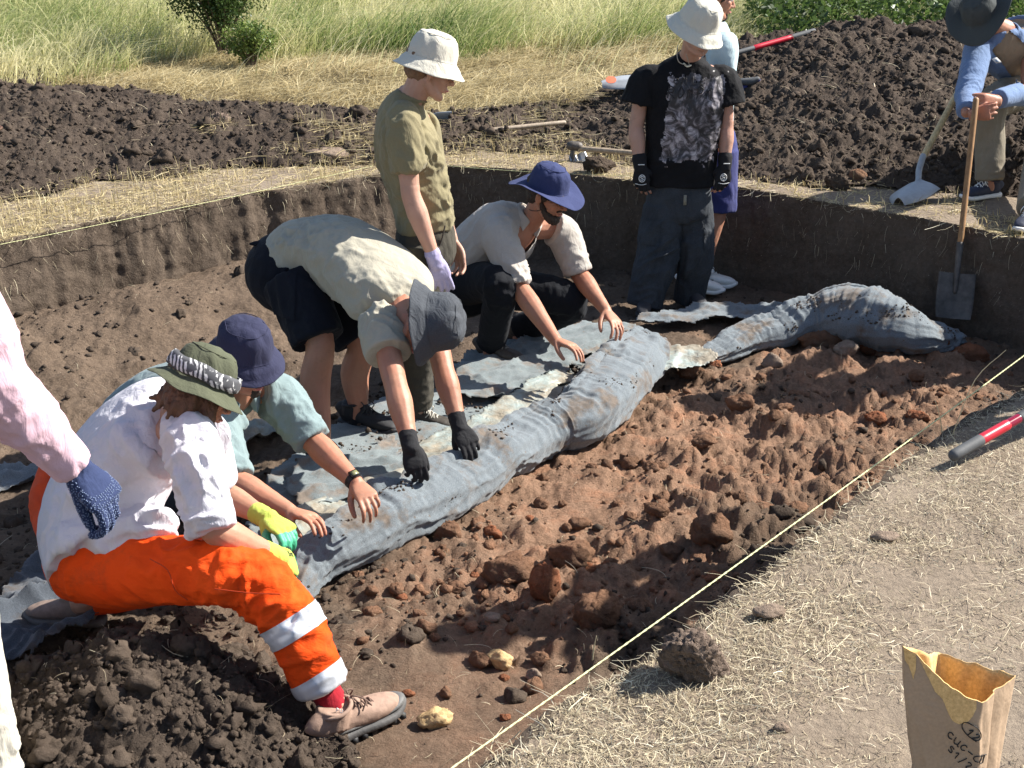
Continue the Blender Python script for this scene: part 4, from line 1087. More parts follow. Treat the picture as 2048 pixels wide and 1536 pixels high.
M['sticker'] = plain('orange_sticker', (.75, .16, .08), .5, 0, .05, .0, 30)
M['white'] = plain('white_print', (.75, .75, .73), .7, 0, .03, 0, 30)
def rod(root, name, a, b, r, m, rb=None, n=12, label=None):
    g = Geo(); g.tube([tuple(a), tuple(b)], [r, rb or r], n=n, sub=6, dome=True); return g.obj(name, m, root, label=label)
def blade(root, c, down, side, w, l, m, tipk=0.0, curve=.02, name='blade', flip=1):
    """spade blade: c = socket point, down = direction to tip"""
    d = unit(tuple(down)); s = unit(tuple(side)); s = unit(s - d * s.dot(d)); nrm = np.cross(d, s) * flip
    nu, nv = 13, 14; rows = []
    for k in range(nv + 1):
        t = k / nv; row = []
        ww = w * (1 - tipk * max(0, (t - .45) / .55) ** 1.8 * .95) * (1 - .06 * (1 - t))
        for j in range(nu):
            u = j / (nu - 1) * 2 - 1
            rib = .010 * math.exp(-(u / .14) ** 2) * (1 - t) ** .7
            row.append(np.asarray(tuple(c)) + d * (t * l) + s * (u * ww / 2) + nrm * (curve * (u * u) + .018 * (t ** 2) - rib))
        rows.append(row)
    A = np.array(rows); th = .0022
    g = Geo(); front = A + nrm * th; back = A - nrm * th
    R = np.concatenate([front, back[:, ::-1]], 1)
    g.rings(R, cap=False)
    for arr, a_, b2 in ((R[0], 0, 1), (R[-1], 1, 0)):
        k = len(arr) // 2; V = arr
        g.add(V, [(i, i + 1, 2 * k - 2 - i, 2 * k - 1 - i) if a_ == 0 else (i + 1, i, 2 * k - 1 - i, 2 * k - 2 - i) for i in range(k - 1)])
    return g.obj(name, m, root, smooth=True)
# spade the man in blue leans on
p0 = at(1904, 638, 7.34); p1 = at(1952, 200, 7.80)
r_ = thing('spade', 'square-bladed spade with brown wooden shaft standing in the pit, gripped by the man in blue', 'spade', tuple(p0))
dn = (p0 - p1).normalized()
top = p0 - dn * .25
rod(r_, 'shaft', p1, top - dn * .12, .0165, M['wood_dark'])
rod(r_, 'socket', top - dn * .16, top + dn * .10, .020, M['steel_dark'], .013)
blade(r_, top, dn, Vector((1, -.18, .05)), .205, .25, M['steel_dark'], 0.12, .022)
# pale shovel leaning against blue shirt
a_ = at(1926, 165, 8.75); b2 = at(1842, 322, 8.42); c2 = at(1825, 372, 8.25)
r_ = thing('shovel', 'round-point shovel with pale new wooden shaft leaning behind the man in blue', 'shovel', tuple(c2))
rod(r_, 'shaft', a_, b2, .020, M['wood'], .019)
g = Geo(); g.tube([tuple(at(1846, 313, 8.43)), tuple(at(1838, 340, 8.37)), tuple(at(1836, 362, 8.28)), tuple(at(1825, 380, 8.20))], [.020, .019, .017, .014], n=12, sub=6); g.obj('socket', M['steel_pale'], r_)
blade(r_, at(1842, 362, 8.28), at(1790, 393, 8.02) - at(1842, 362, 8.28), Vector((.75, -.6, .12)), .25, .30, M['steel_pale'], .75, .045, flip=-1)
# red and grey fibreglass handle on the tall heap
r_ = thing('shovel', 'shovel with black and red fibreglass shaft lying on top of the tall heap', 'shovel', tuple(at(1540, 85, 10.8)))
A_, B_ = at(1380, 132, 10.7), at(1627, 62, 11.25)
L = lambda t: A_ + (B_ - A_) * t
rod(r_, 'shaft', L(0), L(.52), .019, M['rubber_grey']); rod(r_, 'grip_band', L(.51), L(.82), .021, M['fibre_red']); rod(r_, 'end_grip', L(.80), L(1), .021, M['rubber_grey'])
# foreground red handle
r_ = thing('shovel', 'shovel with bright red and grey shaft lying on the straw at the right edge', 'shovel', tuple(on(1960, 880, .05)))
A_, B_ = on(1905, 912, .045), at(2210, 738, on(2150, 800, .1).y + .10)
L = lambda t: A_ + (B_ - A_) * t
rod(r_, 'end_grip', L(0.01), L(.17), .0205, M['rubber_grey'], label='grey rubber end cap'); rod(r_, 'shaft', L(.165), L(.335), .0195, M['fibre_red']); rod(r_, 'shaft', L(.33), L(.42), .0175, plain('dark_red_gloss', (.22, .006, .03), .2, 0, .05, 0)); rod(r_, 'grip_band', L(.42), L(1), .0195, M['rubber_grey'])
# mattock on the far rim
a_ = at(1148, 296, 9.32); b2 = at(1275, 307, 9.2)
r_ = thing('mattock', 'mattock with long wooden shaft lying on the far rim behind the navy hat', 'mattock', tuple(a_))
rod(r_, 'shaft', a_, b2 + (b2 - a_) * .25, .018, M['wood_grey'])
g = Geo(); g.tube([tuple(a_ + Vector((-.02, 0, .015))), tuple(a_ + Vector((.03, 0, .01)))], .032, n=12); g.obj('head', M['steel_dark'], r_)
blade(r_, a_ + Vector((-.005, -.02, -.01)), Vector((-.15, -.25, -1)), Vector((.6, -.8, .0)), .045, .13, M['steel_dark'], .2, .004, name='pick')
blade(r_, a_ + Vector((.02, .0, -.04)), Vector((.25, -.55, -.6)), Vector((.9, .1, .1)), .12, .16, M['steel'], -.25, .006, name='hoe_blade')
# second handle
r_ = thing('hoe', 'wooden tool shaft lying in the low soil between straw and heap', 'hoe', tuple(on(1050, 255, .12)))
rod(r_, 'shaft', at(985, 260, 9.9), at(1128, 245, 10.1), .017, M['wood_grey'])
blade(r_, at(905, 238, 10.2), Vector((-1, -.1, -.12)), Vector((.2, -.6, .8)), .15, .13, M['steel_pale'], .3, .01)
# white shovel blade with sticker behind the black tee
r_ = thing('shovel', 'light steel shovel blade with an orange sticker lying on the heap crest', 'shovel', tuple(at(1240, 158, 11.0)))
blade(r_, at(1292, 158, 10.95), Vector((-1, -.12, -.02)), Vector((0, .75, .42)), .17, .34, M['steel_pale'], .55, .02)
g = Geo(); c_ = np.array(tuple(at(1222, 160, 10.86))); g.lathe([(.001, .0), (.040, .0), (.040, .004), (.001, .005)], c_, [(1, .1, 0), (0, .75, .45), (0, -.45, .75)], n=24); g.obj('sticker', M['sticker'], r_, smooth=False)
# dark blade behind the bending man
r_ = thing('shovel', 'dark shovel blade lying on the soil behind the black shorts', 'shovel', tuple(on(500, 605, FLOOR)))
a_ = on(575, 590, FLOOR + .10)
blade(r_, a_, on(470, 618, FLOOR + .03) - a_, Vector((.2, .8, .35)), .17, .32, M['rubber_grey'], .4, .03)
# navy glove lying on the heap
r_ = thing('glove', 'navy and black work glove lying on the tall heap right of the black tee', 'glove', tuple(at(1490, 172, 10.3)))
g = Geo(); q = at(1470, 178, 10.35); g.tube([tuple(q), tuple(at(1490, 172, 10.35)), tuple(at(1508, 168, 10.35))], [.045, .05, .03], n=12)
for dx, dy in ((1518, 160), (1520, 170), (1516, 178), (1500, 186)): g.tube([tuple(at(1496, 172, 10.33)), tuple(at(dx, dy, 10.30))], .014, n=8)
V, F = fuse(g, .006, 2, folds([(q, (1, 0, .2), .2, .004, .02)])); part('glove_shell', V, F, cloth_mat('navy_knit', (.035, .045, .17), weave=300, crease=.3), r_)
g = Geo(); g.tube([tuple(at(1480, 163, 10.30)), tuple(at(1500, 163, 10.30)), tuple(at(1515, 158, 10.3))], [.022, .028, .018], n=10); g.obj('palm_coating', M['rubber_grey'], r_)
# root across the heap
g = Geo()
pp = [(1748, 168), (1752, 185), (1768, 192), (1785, 215), (1800, 245), (1822, 278), (1850, 292), (1875, 305), (1895, 330), (1920, 352)]
g.tube([tuple(at(a_, b2, 9.95 - .95 * (b2 - 168) / 190)) for a_, b2 in pp], .006, n=6, sub=5)
g.solo('root', plain('pale_root', (.5, .42, .30), .8), 'long pale root hanging down the tall heap towards the spade', 'root', tuple(at(1800, 245, 9.5)))
# dry plants poking up at the near edge
for (pts, lab) in (([(1884, 865), (1880, 835), (1870, 800)], 'single dry stalk bent over the near rim at right'),
                   ([(1905, 870), (1950, 760), (2012, 700)], 'dry stalk reaching up across the string near the right edge'),
                   ([(1185, 1320), (1188, 1295), (1193, 1272)], 'upright dry stalk standing at the string beside the large shadow')):
    b0 = on(pts[0][0], pts[0][1], 0 if pts[0][0] > 1500 else -.04)
    g = Geo(); g.tube([tuple(b0 if i == 0 else at(a_, c_, b0.y - .01 * i)) for i, (a_, c_) in enumerate(pts)], [.002, .0017, .001], n=5)
    g.solo('dry_stalk', M['straw'] if False else plain('stalk', (.6, .5, .3), .7), lab, 'plant', tuple(b0))

# ---- paper bag
kraft = (.40, .285, .19)
m, t, b = nt('kraft_paper')
col = ramp(t, noise(t, 6, 5), [(.3, cs(kraft, .82)), (.7, cs(kraft, 1.0))]); col = mix(t, .3, col, ramp(t, noise(t, 160, 3), [(.3, cs(kraft, .75)), (.7, cs(kraft, 1.25))]))
t.links.new(col, b.inputs['Base Color']); b.inputs['Roughness'].default_value = .75; b.inputs['Specular IOR Level'].default_value = .3
bump(t, b, [(noise(t, 7, 4, .5, None, .8), .35, .03), (noise(t, 30, 4), .15, .008)])
M['kraft'] = m
m, t, b = nt('torn_paper_layer')
col = ramp(t, noise(t, 130, 4, .7), [(.3, (.50, .30, .11)), (.7, (.80, .54, .24))])
t.links.new(col, b.inputs['Base Color']); b.inputs['Roughness'].default_value = .9
M['torn'] = m
M['ink'] = plain('black_marker', (.012, .011, .013), .6, 0, .0, 0)
Yb = 2.52
TL, TR = at(1806, 1296, Yb), at(1978, 1392, Yb - .05)
# corners of the bag: front face seen at left, narrow side face at right
F0 = at(1806, 1292, Yb + .02); F1 = at(1962, 1400, Yb - .04); S1 = at(2030, 1352, Yb + .05); B0 = at(1880, 1300, Yb + .13)
bot = {0: on(1838, 1660, 0), 1: on(1938, 1690, 0), 2: on(1972, 1650, 0), 3: on(1880, 1600, 0)}
def lerp(a, b, t): return a + (b - a) * t
def bag_pt(s, t):        # s around 0..4 (front, right side, back, left side), t 0 bottom..1 top
    cT = [F0, F1, S1, B0]; k = int(s) % 4; f = s - int(s)
    T = lerp(cT[k], cT[(k + 1) % 4], f); Bm = lerp(bot[k], bot[(k + 1) % 4], f)
    p = lerp(Bm, T, t)
    return p
def top_t(s):
    k = s % 4
    if k < 1: v = np.interp(k, [0, .12, .2, .35, .55, .8, 1], [1.0, 1.01, 1.015, .985, .955, .965, .985])
    elif k < 2: v = np.interp(k, [1, 1.4, 2], [.985, .99, 1.0])
    elif k < 3: v = np.interp(k, [2, 2.2, 2.6, 3], [1.0, 1.0, .985, .97])
    else: v = np.interp(k, [3, 3.5, 4], [.97, .985, 1.0])
    return float(v) + .006 * float(noise3(s * 9, 1, 2)) + .003 * float(noise3(s * 35, 1, 2))
ns, ntt = 120, 40
ctr = (bot[0] + bot[1] + bot[2] + bot[3]) / 4
R = []
for j in range(ntt + 1):
    row = []
    for i in range(ns):
        s = 4 * i / ns; t_ = j / ntt * top_t(s)
        p = np.array(tuple(bag_pt(s, t_)))
        k = s % 4; f = k - int(k)
        out = p - np.array([ctr.x, ctr.y, p[2]]); out = unit(out)
        dpt = .010 * float(noise3(s * 1.6, t_ * 2.2, 3)) + .007 * (1 - abs(float(noise3(s * 3 + t_ * 1.5, t_ * 1.2, 9)) * 2)) - (.018 * math.exp(-((f - .5) / .12) ** 2) if int(k) in (1, 3) else 0)
        row.append(p + out * dpt)
    R.append(row)
R = np.array(R)
inner = R.copy(); cc = R.mean(1, keepdims=True); inner = R + (cc - R) / np.linalg.norm(cc - R, axis=2)[..., None] * .0022
r_ = thing('paper_bag', 'open brown paper bag with torn top and black marker writing at bottom right', 'paper bag', tuple(ctr))
g = Geo(); g.rings(R, cap=False); g.add(R[0], [tuple(range(ns))[::-1]])
g.obj('outer_paper', M['kraft'], r_)
g = Geo(); RR = np.concatenate([inner[1:], R[-1:]], 0); g.rings(RR[::-1], cap=False); g.obj('inner_paper', M['torn'], r_)
# torn strip where the outer layer is missing, slightly proud patches on the front
def bag_surf(s, t_, off=.0012):
    i = s / 4 * ns; i0 = int(i) % ns; f = i - int(i); j = min(t_ / top_t(s) * ntt, ntt - 1e-3); j0 = int(j); fj = j - j0
    p = (R[j0, i0] * (1 - f) + R[j0, (i0 + 1) % ns] * f) * (1 - fj) + (R[j0 + 1, i0] * (1 - f) + R[j0 + 1, (i0 + 1) % ns] * f) * fj
    o_ = unit(np.cross(R[j0, (i0 + 1) % ns] - R[j0, i0], R[j0 + 1, i0] - R[j0, i0]))
    if np.dot(o_, p - np.array([ctr.x, ctr.y, p[2]])) < 0: o_ = -o_
    return p + o_ * off
def patch(lo, hi, sr, name='torn_layer'):
    V = []; F = []; n = 40
    for i in range(n + 1):
        s = sr[0] + (sr[1] - sr[0]) * i / n; a = np.interp(s, *lo); h = hi(s)
        a += .006 * float(noise3(s * 40, 5, 1)) + .008 * float(noise3(s * 12, 5, 1)); a = min(a, h - .001)
        for j in range(9): V.append(bag_surf(s, a + (h - a) * j / 8))
    for i in range(n):
        for j in range(8): F.append((i * 9 + j, (i + 1) * 9 + j, (i + 1) * 9 + j + 1, i * 9 + j + 1))
    part(name, np.array(V), F, M['torn'], r_)
patch(([.02, .1, .14, .17, .2], [.93, .925, .90, .86, .93]), lambda s: top_t(s) - .001, (.02, .2))
patch(([.24, .35, .45, .55, .62, .68, .75, .82, .88, .93], [.995, .93, .875, .86, .82, .775, .77, .79, .85, .93]), lambda s: top_t(s) - .001, (.24, .93))
# handwriting as thin raised strokes following the paper
GL = {'C': [[(.8,.9),(.4,1),(.05,.6),(.1,.15),(.5,0),(.85,.2)]], 'U': [[(.05,.9),(.1,.2),(.4,.02),(.75,.3),(.8,.9)],[(.8,.9),(.82,.1),(1,.0)]], 'c': [[(.8,.75),(.4,.85),(.05,.4),(.35,0),(.8,.15)]], '-': [[(.1,.45),(.8,.5)]],
      'E': [[(.85,.95),(.3,.95),(.15,.6),(.55,.52)],[(.5,.52),(.1,.35),(.25,.02),(.9,.05)]], 'T': [[(.0,.95),(.95,1)],[(.5,.97),(.42,0)]], 'S': [[(.8,.9),(.3,1),(.15,.7),(.7,.4),(.6,.05),(.05,.1)]],
      '1': [[(.2,.7),(.55,1),(.5,0)]], '/': [[(.0,-.15),(.7,1.1)]], '2': [[(.1,.8),(.4,1),(.75,.75),(.1,.05),(.85,.02)]], '0': [[(.4,.95),(.08,.5),(.4,0),(.75,.5),(.45,.95)]], '5': [[(.8,1),(.25,1),(.2,.6),(.7,.5),(.6,.05),(.1,.08)]],
      ',': [[(.3,.15),(.2,-.2)]], 'M': [[(.0,0),(.1,.9),(.45,.3),(.75,.9),(.85,0)]], 'P': [[(.1,0),(.15,1),(.75,.85),(.6,.5),(.15,.45)]], 'R': [[(.1,0),(.12,1),(.7,.85),(.6,.5),(.15,.5),(.85,0)]], 'O': [[(.4,.95),(.05,.5),(.4,0),(.8,.5),(.42,.97)]],
      'm': [[(.05,0),(.1,.7),(.3,.75),(.35,.1)],[(.35,.6),(.6,.75),(.65,.0)]], 'e': [[(.1,.4),(.7,.5),(.4,.8),(.08,.4),(.4,0),(.8,.15)]], 'n': [[(.05,0),(.1,.7)],[(.1,.5),(.5,.75),(.6,0)]], '3': [[(.1,.9),(.7,.95),(.35,.55),(.75,.35),(.4,0),(.05,.1)]],
      'I': [[(.4,1),(.4,0)]], 'Z': [[(.1,.95),(.8,.95),(.1,0),(.85,0)]], 'u': [[(.05,.75),(.1,.1),(.5,.05),(.6,.75)]], 'l': [[(.3,1),(.3,0)]], 't': [[(.3,1),(.35,0),(.6,.05)],[(.05,.7),(.6,.7)]], 'a': [[(.6,.7),(.1,.5),(.2,0),(.6,.2),(.6,.7),(.7,0)]]}
def write(text, f, h, w, r, mat, parent, name='lettering', skew=.12):
    """f(u, v) -> surface point for text coordinates; h, w in the units of f"""
    g = Geo(); x = 0
    for ch in text:
        for st in GL.get(ch, []):
            Q = catmull(np.array([(x + a * w * .85 + b * h * skew, b * h) for a, b in st]), 4)
            P = np.array([f(a, b) for a, b in Q])
            g.tube(P, r, n=5, sub=1)
        x += w * (1.05 if ch != ' ' else .7)
    return g.obj(name, mat, parent)
def on_bag(s0, t0, ang=0.):
    ds = .172; dt = .385      # metres per unit of s, t near the front
    ca, sa = math.cos(ang), math.sin(ang)
    return lambda u, v: bag_surf(s0 + (u * ca - v * sa) / ds, t0 + (u * sa + v * ca) / dt, .0016)
write('CUc-CET', on_bag(.58, .645, -.33), .020, .0155, .00115, M['ink'], r_)
write('S1/2025', on_bag(.58, .555, -.33), .019, .0150, .00115, M['ink'], r_)
write('-0,5', on_bag(.60, .435, -.33), .019, .0150, .00115, M['ink'], r_)
write('12', on_bag(.830, .735, -.28), .021, .0120, .0014, M['ink'], r_)
f_ = on_bag(.885, .748, -.28); g = Geo(); g.tube([f_(.019 * math.cos(a) + .0, .0085 + .0175 * math.sin(a)) for a in np.linspace(0, 6.28, 26)], .0011, n=5, sub=1, dome=False); g.obj('lettering', M['ink'], r_)
# ================================================================== PEOPLE
v3 = lambda p: np.asarray(tuple(p), dtype=float)
M['skin_pale'] = skin_mat('fair_skin', (.45, .265, .195), .3)
M['skin_tan'] = skin_mat('sunburnt_skin', (.40, .195, .125), .45)
M['skin_mid'] = skin_mat('tanned_skin', (.41, .22, .145), .4)
M['hair_brown'] = plain('brown_hair', (.10, .048, .024), .6, 0, .4, .8, 45)
M['hair_dark'] = plain('dark_hair', (.035, .022, .016), .6, 0, .35, .8, 45)
M['hair_fair'] = plain('fair_stubble_hair', (.20, .12, .07), .7, 0, .3, .6, 60)
M['black_rubber'] = plain('black_rubber', (.02, .02, .022), .6, 0, .2, .2, 50)
M['eye'] = plain('eye_white', (.7, .68, .65), .2, 0, .02, 0)
M['lens'] = plain('dark_lens', (.01, .01, .012), .08, 0, .02, 0)
M['metal_frame'] = plain('dark_thin_metal', (.05, .045, .04), .35, .5, .05, 0)

class Person:
    def __init__(s, label, base, skin):
        s.root = thing('person', label, 'person', tuple(base)); s.g = Geo(); s.skin = skin
    def head(s, c, f, u, neck, beard=None, hair=None, hairlen=0.0, k=1.0):
        c = v3(c); f = unit(v3(f)); u = v3(u); u = unit(u - f * f.dot(u)); l = np.cross(f, u)
        s.hc, s.hf, s.hu, s.hl = c, f, u, l
        Lc = lambda x, y, z: c + (l * x + f * y + u * z) * k
        s.L = Lc; ax = (l, f, u); g = s.g
        g.ell(Lc(0, -.012, .035), np.array([.074, .096, .082]) * k, ax, 18)
        g.ell(Lc(0, .022, -.030), np.array([.060, .072, .082]) * k, ax, 18)
        g.tube([Lc(-.052, -.01, -.045), Lc(-.040, .040, -.085), Lc(0, .070, -.098), Lc(.040, .040, -.085), Lc(.052, -.01, -.045)], np.array([.022, .021, .020, .021, .022]) * k, n=8, sub=3)
        g.ell(Lc(0, .078, -.100), .018 * k, ax, 10)
        g.tube([Lc(0, .086, .016), Lc(0, .101, -.010), Lc(0, .113, -.028)], np.array([.0075, .0095, .0115]) * k, n=8, sub=3)
        for q in (-1, 1):
            g.ell(Lc(q * .012, .101, -.033), .0085 * k, ax, 8)
            g.tube([Lc(q * .012, .088, .030), Lc(q * .040, .078, .030)], .010 * k, n=8)
            g.ell(Lc(q * .040, .062, -.018), .022 * k, ax, 10)
            g.ell(Lc(q * .076, -.008, -.008), np.array([.008, .019, .031]) * k, ax, 12)
            g.ell(Lc(q * .080, -.012, -.002), np.array([.007, .014, .022]) * k, ax, 10)
        g.tube([Lc(-.020, .088, -.058), Lc(0, .097, -.056), Lc(.020, .088, -.058)], .0062 * k, n=7, sub=3)
        g.tube([Lc(-.016, .088, -.068), Lc(0, .095, -.069), Lc(.016, .088, -.068)], .0075 * k, n=7, sub=3)
        nk = v3(neck)
        g.tube([Lc(0, -.022, -.02), Lc(0, -.022, -.06), (Lc(0, -.02, -.09) + nk) / 2, nk], np.array([.056, .056, .058, .068]) * k, n=14, sub=3)
        for q in (-1, 1):
            e = Geo(); e.ell(Lc(q * .031, .078, .008), .0115 * k, ax, 12); e.obj('eye', M['eye'], s.root)
            e = Geo(); e.ell(Lc(q * .031, .0865, .006), np.array([.005, .004, .005]) * k, ax, 8); e.obj('pupil', M['hair_dark'], s.root)
            e = Geo(); e.tube([Lc(q * .015, .093, .034), Lc(q * .033, .091, .038), Lc(q * .048, .078, .032)], .0035 * k, n=6); e.obj('eyebrow', M[hair or 'hair_dark'], s.root)
        e = Geo(); e.tube([Lc(-.021, .0935, -.063), Lc(0, .1035, -.0625), Lc(.021, .0935, -.063)], np.array([.002, .0052, .002]) * k, n=7, sub=3)
        e.obj('mouth', plain('lips', (.42, .14, .12), .5, 0, .05, 0), s.root)
        if hair:
            h = Geo(); h.ell(Lc(0, -.028, .038), np.array([.083, .094, .086]) * k, ax, 18); h.ell(Lc(0, -.045, -.015), np.array([.072, .062, .060]) * k, ax, 14)
            for q in (-1, 1): h.ell(Lc(q * .068, .014, .012), np.array([.014, .022, .034]) * k, ax, 10)
            if hairlen:
                rr = np.random.default_rng(3)
                for i in range(34):
                    a = rr.uniform(-2.5, 2.5); 
                    x0 = math.sin(a) * .078; y0 = -math.cos(a) * .085
                    if y0 > .05: continue
                    p0 = Lc(x0, y0, .0); p1 = Lc(x0 * 1.1, y0 * 1.12 , -.05) + rr.normal(0, .006, 3); p2 = p0 * .0 + Lc(x0 * 1.0, y0 * 1.15, -.05 - hairlen * rr.uniform(.3, 1)) + rr.normal(0, .014, 3)
                    h.tube([p0, p1, p2], [.014, .014, .006], n=7, sub=3)
            V, F = fuse(h, .0055, 1, lambda V: .0045 * billow(V[:, 0] * 75, V[:, 1] * 75, V[:, 2] * 22, 2))
            part('hair', V, F, M[hair], s.root)
        if beard:
            h = Geo()
            if beard >= 1.05: h.tube([Lc(-.064, .002, -.020), Lc(-.052, .034, -.068), Lc(-.022, .072, -.100), Lc(.022, .072, -.100), Lc(.052, .034, -.068), Lc(.064, .002, -.020)], np.array([.010, .018, .024, .024, .018, .010]) * (.5 + .5 * beard), n=9, sub=4)
            h.ell(Lc(0, .080, -.100), np.array([.030, .020, .026]) * (beard if beard >= 1.05 else .82), ax, 12)
            h.tube([Lc(-.024, .085, -.050), Lc(0, .098, -.046), Lc(.024, .085, -.050)], .0048 if beard < 1.05 else .007, n=7)
            V, F = fuse(h, .0045, 1, lambda V: .004 * billow(V[:, 0] * 90, V[:, 1] * 90, V[:, 2] * 60, 2))
            part('beard', V, F, M[hair or 'hair_dark'], s.root)
        return s
    def arm(s, sh, el, wr, k=1.0, hand=None, hr=1.0):
        sh, el, wr = v3(sh), v3(el), v3(wr)
        a = unit(el - sh); b = unit(wr - el)
        s.g.tube([sh, sh + (el - sh) * .35, el - a * .05], np.array([.044, .046, .042]) * k, n=14, sub=4)
        s.g.tube([el - a * .04, el + (b - a) * .004, el + (wr - el) * .28, el + (wr - el) * .65, wr], np.array([.042, .041, .045, .035, .0265]) * k, n=14, sub=4)
    def hand(s, W, d, n, t, curl=(.5, .6, .4), r=1.0, geo=None, thumb=1.0, spread=.06, k=1.0, short=1.0):
        g = geo or s.g; W = v3(W); d = unit(v3(d)); n = v3(n); n = unit(n - d * n.dot(d)); t_ = v3(t); t_ = t_ - d * t_.dot(d) - n * t_.dot(n); t = unit(t_)
        g.loft([W - d * .015, W + d * .015 * k, W + d * .05 * k, W + d * .082 * k, W + d * .098 * k], t, np.array([.026, .028, .038, .042, .038]) * r * k, np.array([.019, .018, .016, .013, .009]) * r * k, n=16, sub=2)
        for i, (off, L, rr) in enumerate(((.031, (.042, .025, .021), .0086), (.0105, (.047, .029, .022), .0088), (-.0105, (.043, .027, .021), .0083), (-.030, (.034, .020, .018), .0074))):
            B = W + d * (.090 - .012 * (i == 3)) * k + t * off * k; ang = 0; P = [B - d * .02 * k, B]; q = B
            for j in range(3):
                ang += curl[j] * (1 + .09 * (i - 1.2))
                dd = d * math.cos(ang) + n * math.sin(ang) + t * (spread * (1.5 - i))
                q = q + unit(dd) * L[j] * k * (short if j else 1); P.append(q)
            g.tube(P, np.array([rr * 1.05, rr * 1.08, rr, rr * .95, rr * .82]) * r * k, n=8, sub=2)
        B = W + d * .02 * k + t * .022 * k + n * .004
        P = [B]; 
        for (a1, a2, a3, L) in ((.60, .62 * thumb, .40, .044), (.80, .35 * thumb, .50, .034), (.88, .12 * thumb, .50, .026)): P.append(P[-1] + unit(d * a1 + t * a2 + n * a3) * L * k)
        g.tube(P, np.array([.0145, .0125, .0108, .0088]) * r * k, n=9, sub=3)
    def body(s, voxel=.0042, it=2):
        V, F = fuse(s.g, voxel, it, lambda V: .0012 * fbm(V[:, 0] * 18, V[:, 1] * 18, V[:, 2] * 18, 2))
        s.body_o = part('body', V, F, s.skin, s.root); return s.body_o
    def wear(s, name, geo, mat, comps=(), voxel=.0075, it=2, seed=0., base=.002, cut=None, label=None, parent=None):
        V, F = fuse(geo, voxel, it, folds(list(comps), base, seed))
        if cut is not None:
            cc = V[F].mean(1); V, F = compact(V, F[~cut(cc)])
        s.last = (V, F)
        o = part(name, V, F, mat, parent or s.root, True, label)
        return o
    def band(s, name, sel, mat, off=.002, parent=None, VF=None, label=None):
        V, F = VF or s.last; Nn = vnormals(V, F); cc = V[F].mean(1); k = sel(cc)
        V2, F2 = compact(V + Nn * off, F[k]); return part(name, V2, F2, mat, parent or s.root, True, label)
    def cutband(s, name, VF, p0, n, d0, d1, rad, mat, off=.003, label=None):
        import bmesh
        V, F = VF; Nn = vnormals(V, F); me = mk_mesh('tmp', V + Nn * off, F); bm = bmesh.new(); bm.from_mesh(me); bpy.data.meshes.remove(me)
        n = unit(n); far_ = [v for v in bm.verts if np.linalg.norm((v3(v.co) - p0) - n * ((v3(v.co) - p0) @ n)) > rad]
        bmesh.ops.delete(bm, geom=far_, context='VERTS')
        for dd, no in ((d0, -n), (d1, n)):
            bmesh.ops.bisect_plane(bm, geom=bm.verts[:] + bm.edges[:] + bm.faces[:], plane_co=p0 + n * dd, plane_no=no, clear_outer=True)
        bm.verts.ensure_lookup_table()
        V2 = [tuple(v.co) for v in bm.verts]; bm.verts.index_update(); F2 = [[v.index for v in f.verts] for f in bm.faces]; bm.free()
        return part(name, np.array(V2), F2, mat, s.root, True, label)
    def hat(s, mat, kind='bucket', seed=0., tilt=(0, 0), k=1.0, z0=.028, band=None, name='hat', brim=1.0, drop=1.0):
        L = s.L; c = L(0, -.008, z0); f, u, l = s.hf, s.hu, s.hl
        u = unit(u + f * tilt[0] + l * tilt[1]); f = unit(f - u * f.dot(u)); l = np.cross(f, u)
        if kind == 'bucket':
            b = brim * .95
            prof = [(.001, .117), (.028, .115), (.050, .110), (.068, .100), (.081, .085), (.089, .065), (.094, .040), (.098, .012), (.0995, .000), (.108, -.009 * drop), (.120, -.021 * drop), (.132 * b, -.033 * drop), (.143 * b, -.044 * drop), (.149 * b, -.050 * drop),
                    (.150 * b, -.053 * drop), (.147 * b, -.053 * drop), (.130 * b, -.036 * drop), (.112, -.017 * drop), (.097, -.004), (.093, .02), (.086, .06), (.072, .088), (.045, .102), (.001, .109)]
            es = 1.12; nb = (9, 14)
        else:
            prof = [(.001, .122), (.035, .120), (.062, .112), (.080, .094), (.091, .065), (.096, .035), (.099, .008), (.101, .000), (.112, -.004), (.130, -.008), (.150, -.013), (.168 * brim, -.019), (.180 * brim, -.024),
                    (.182 * brim, -.027), (.178 * brim, -.027), (.150, -.017), (.120, -.009), (.098, -.004), (.094, .03), (.088, .06), (.076, .09), (.05, .108), (.001, .113)]
            es = 1.1; nb = (8, 13)
        n = 72; R = []
        for i, (r, z) in enumerate(prof):
            th = np.arange(n) * 2 * math.pi / n; ct, st = np.cos(th), np.sin(th)
            outer = max(0.0, (r - .10) / .05)
            rr = r + (.0065 * noise3(ct * 2.2 + seed, st * 2.2, z * 22) if r > .03 else 0) + .004 * outer * noise3(ct * 1.7 + seed, st * 1.7, 3)
            zz = z + .012 * min(1.5, outer) * noise3(ct * 1.3 + seed, st * 1.3, 1) + (.009 * noise3(ct * r * 26 + seed, st * r * 26, 2) if z > .05 else 0)
            if kind != 'bucket': zz = zz + .030 * outer * np.abs(ct) ** 2.0 - .012 * outer * (np.abs(st) ** 2)
            P = c + (rr * ct)[:, None] * l * k + (rr * st * es)[:, None] * f * k + zz[:, None] * u * k if np.ndim(zz) else c + (rr * ct)[:, None] * l * k + (rr * st * es)[:, None] * f * k + zz * u * k
            R.append(P)
        g = Geo(); g.rings(np.array(R)); 
        V = np.vstack(g.V); o = part(name, V, g.F, mat, s.root)
        g2 = Geo(); th = np.linspace(0, 2 * math.pi, 49)        # seam where crown meets brim, and crown-top seam
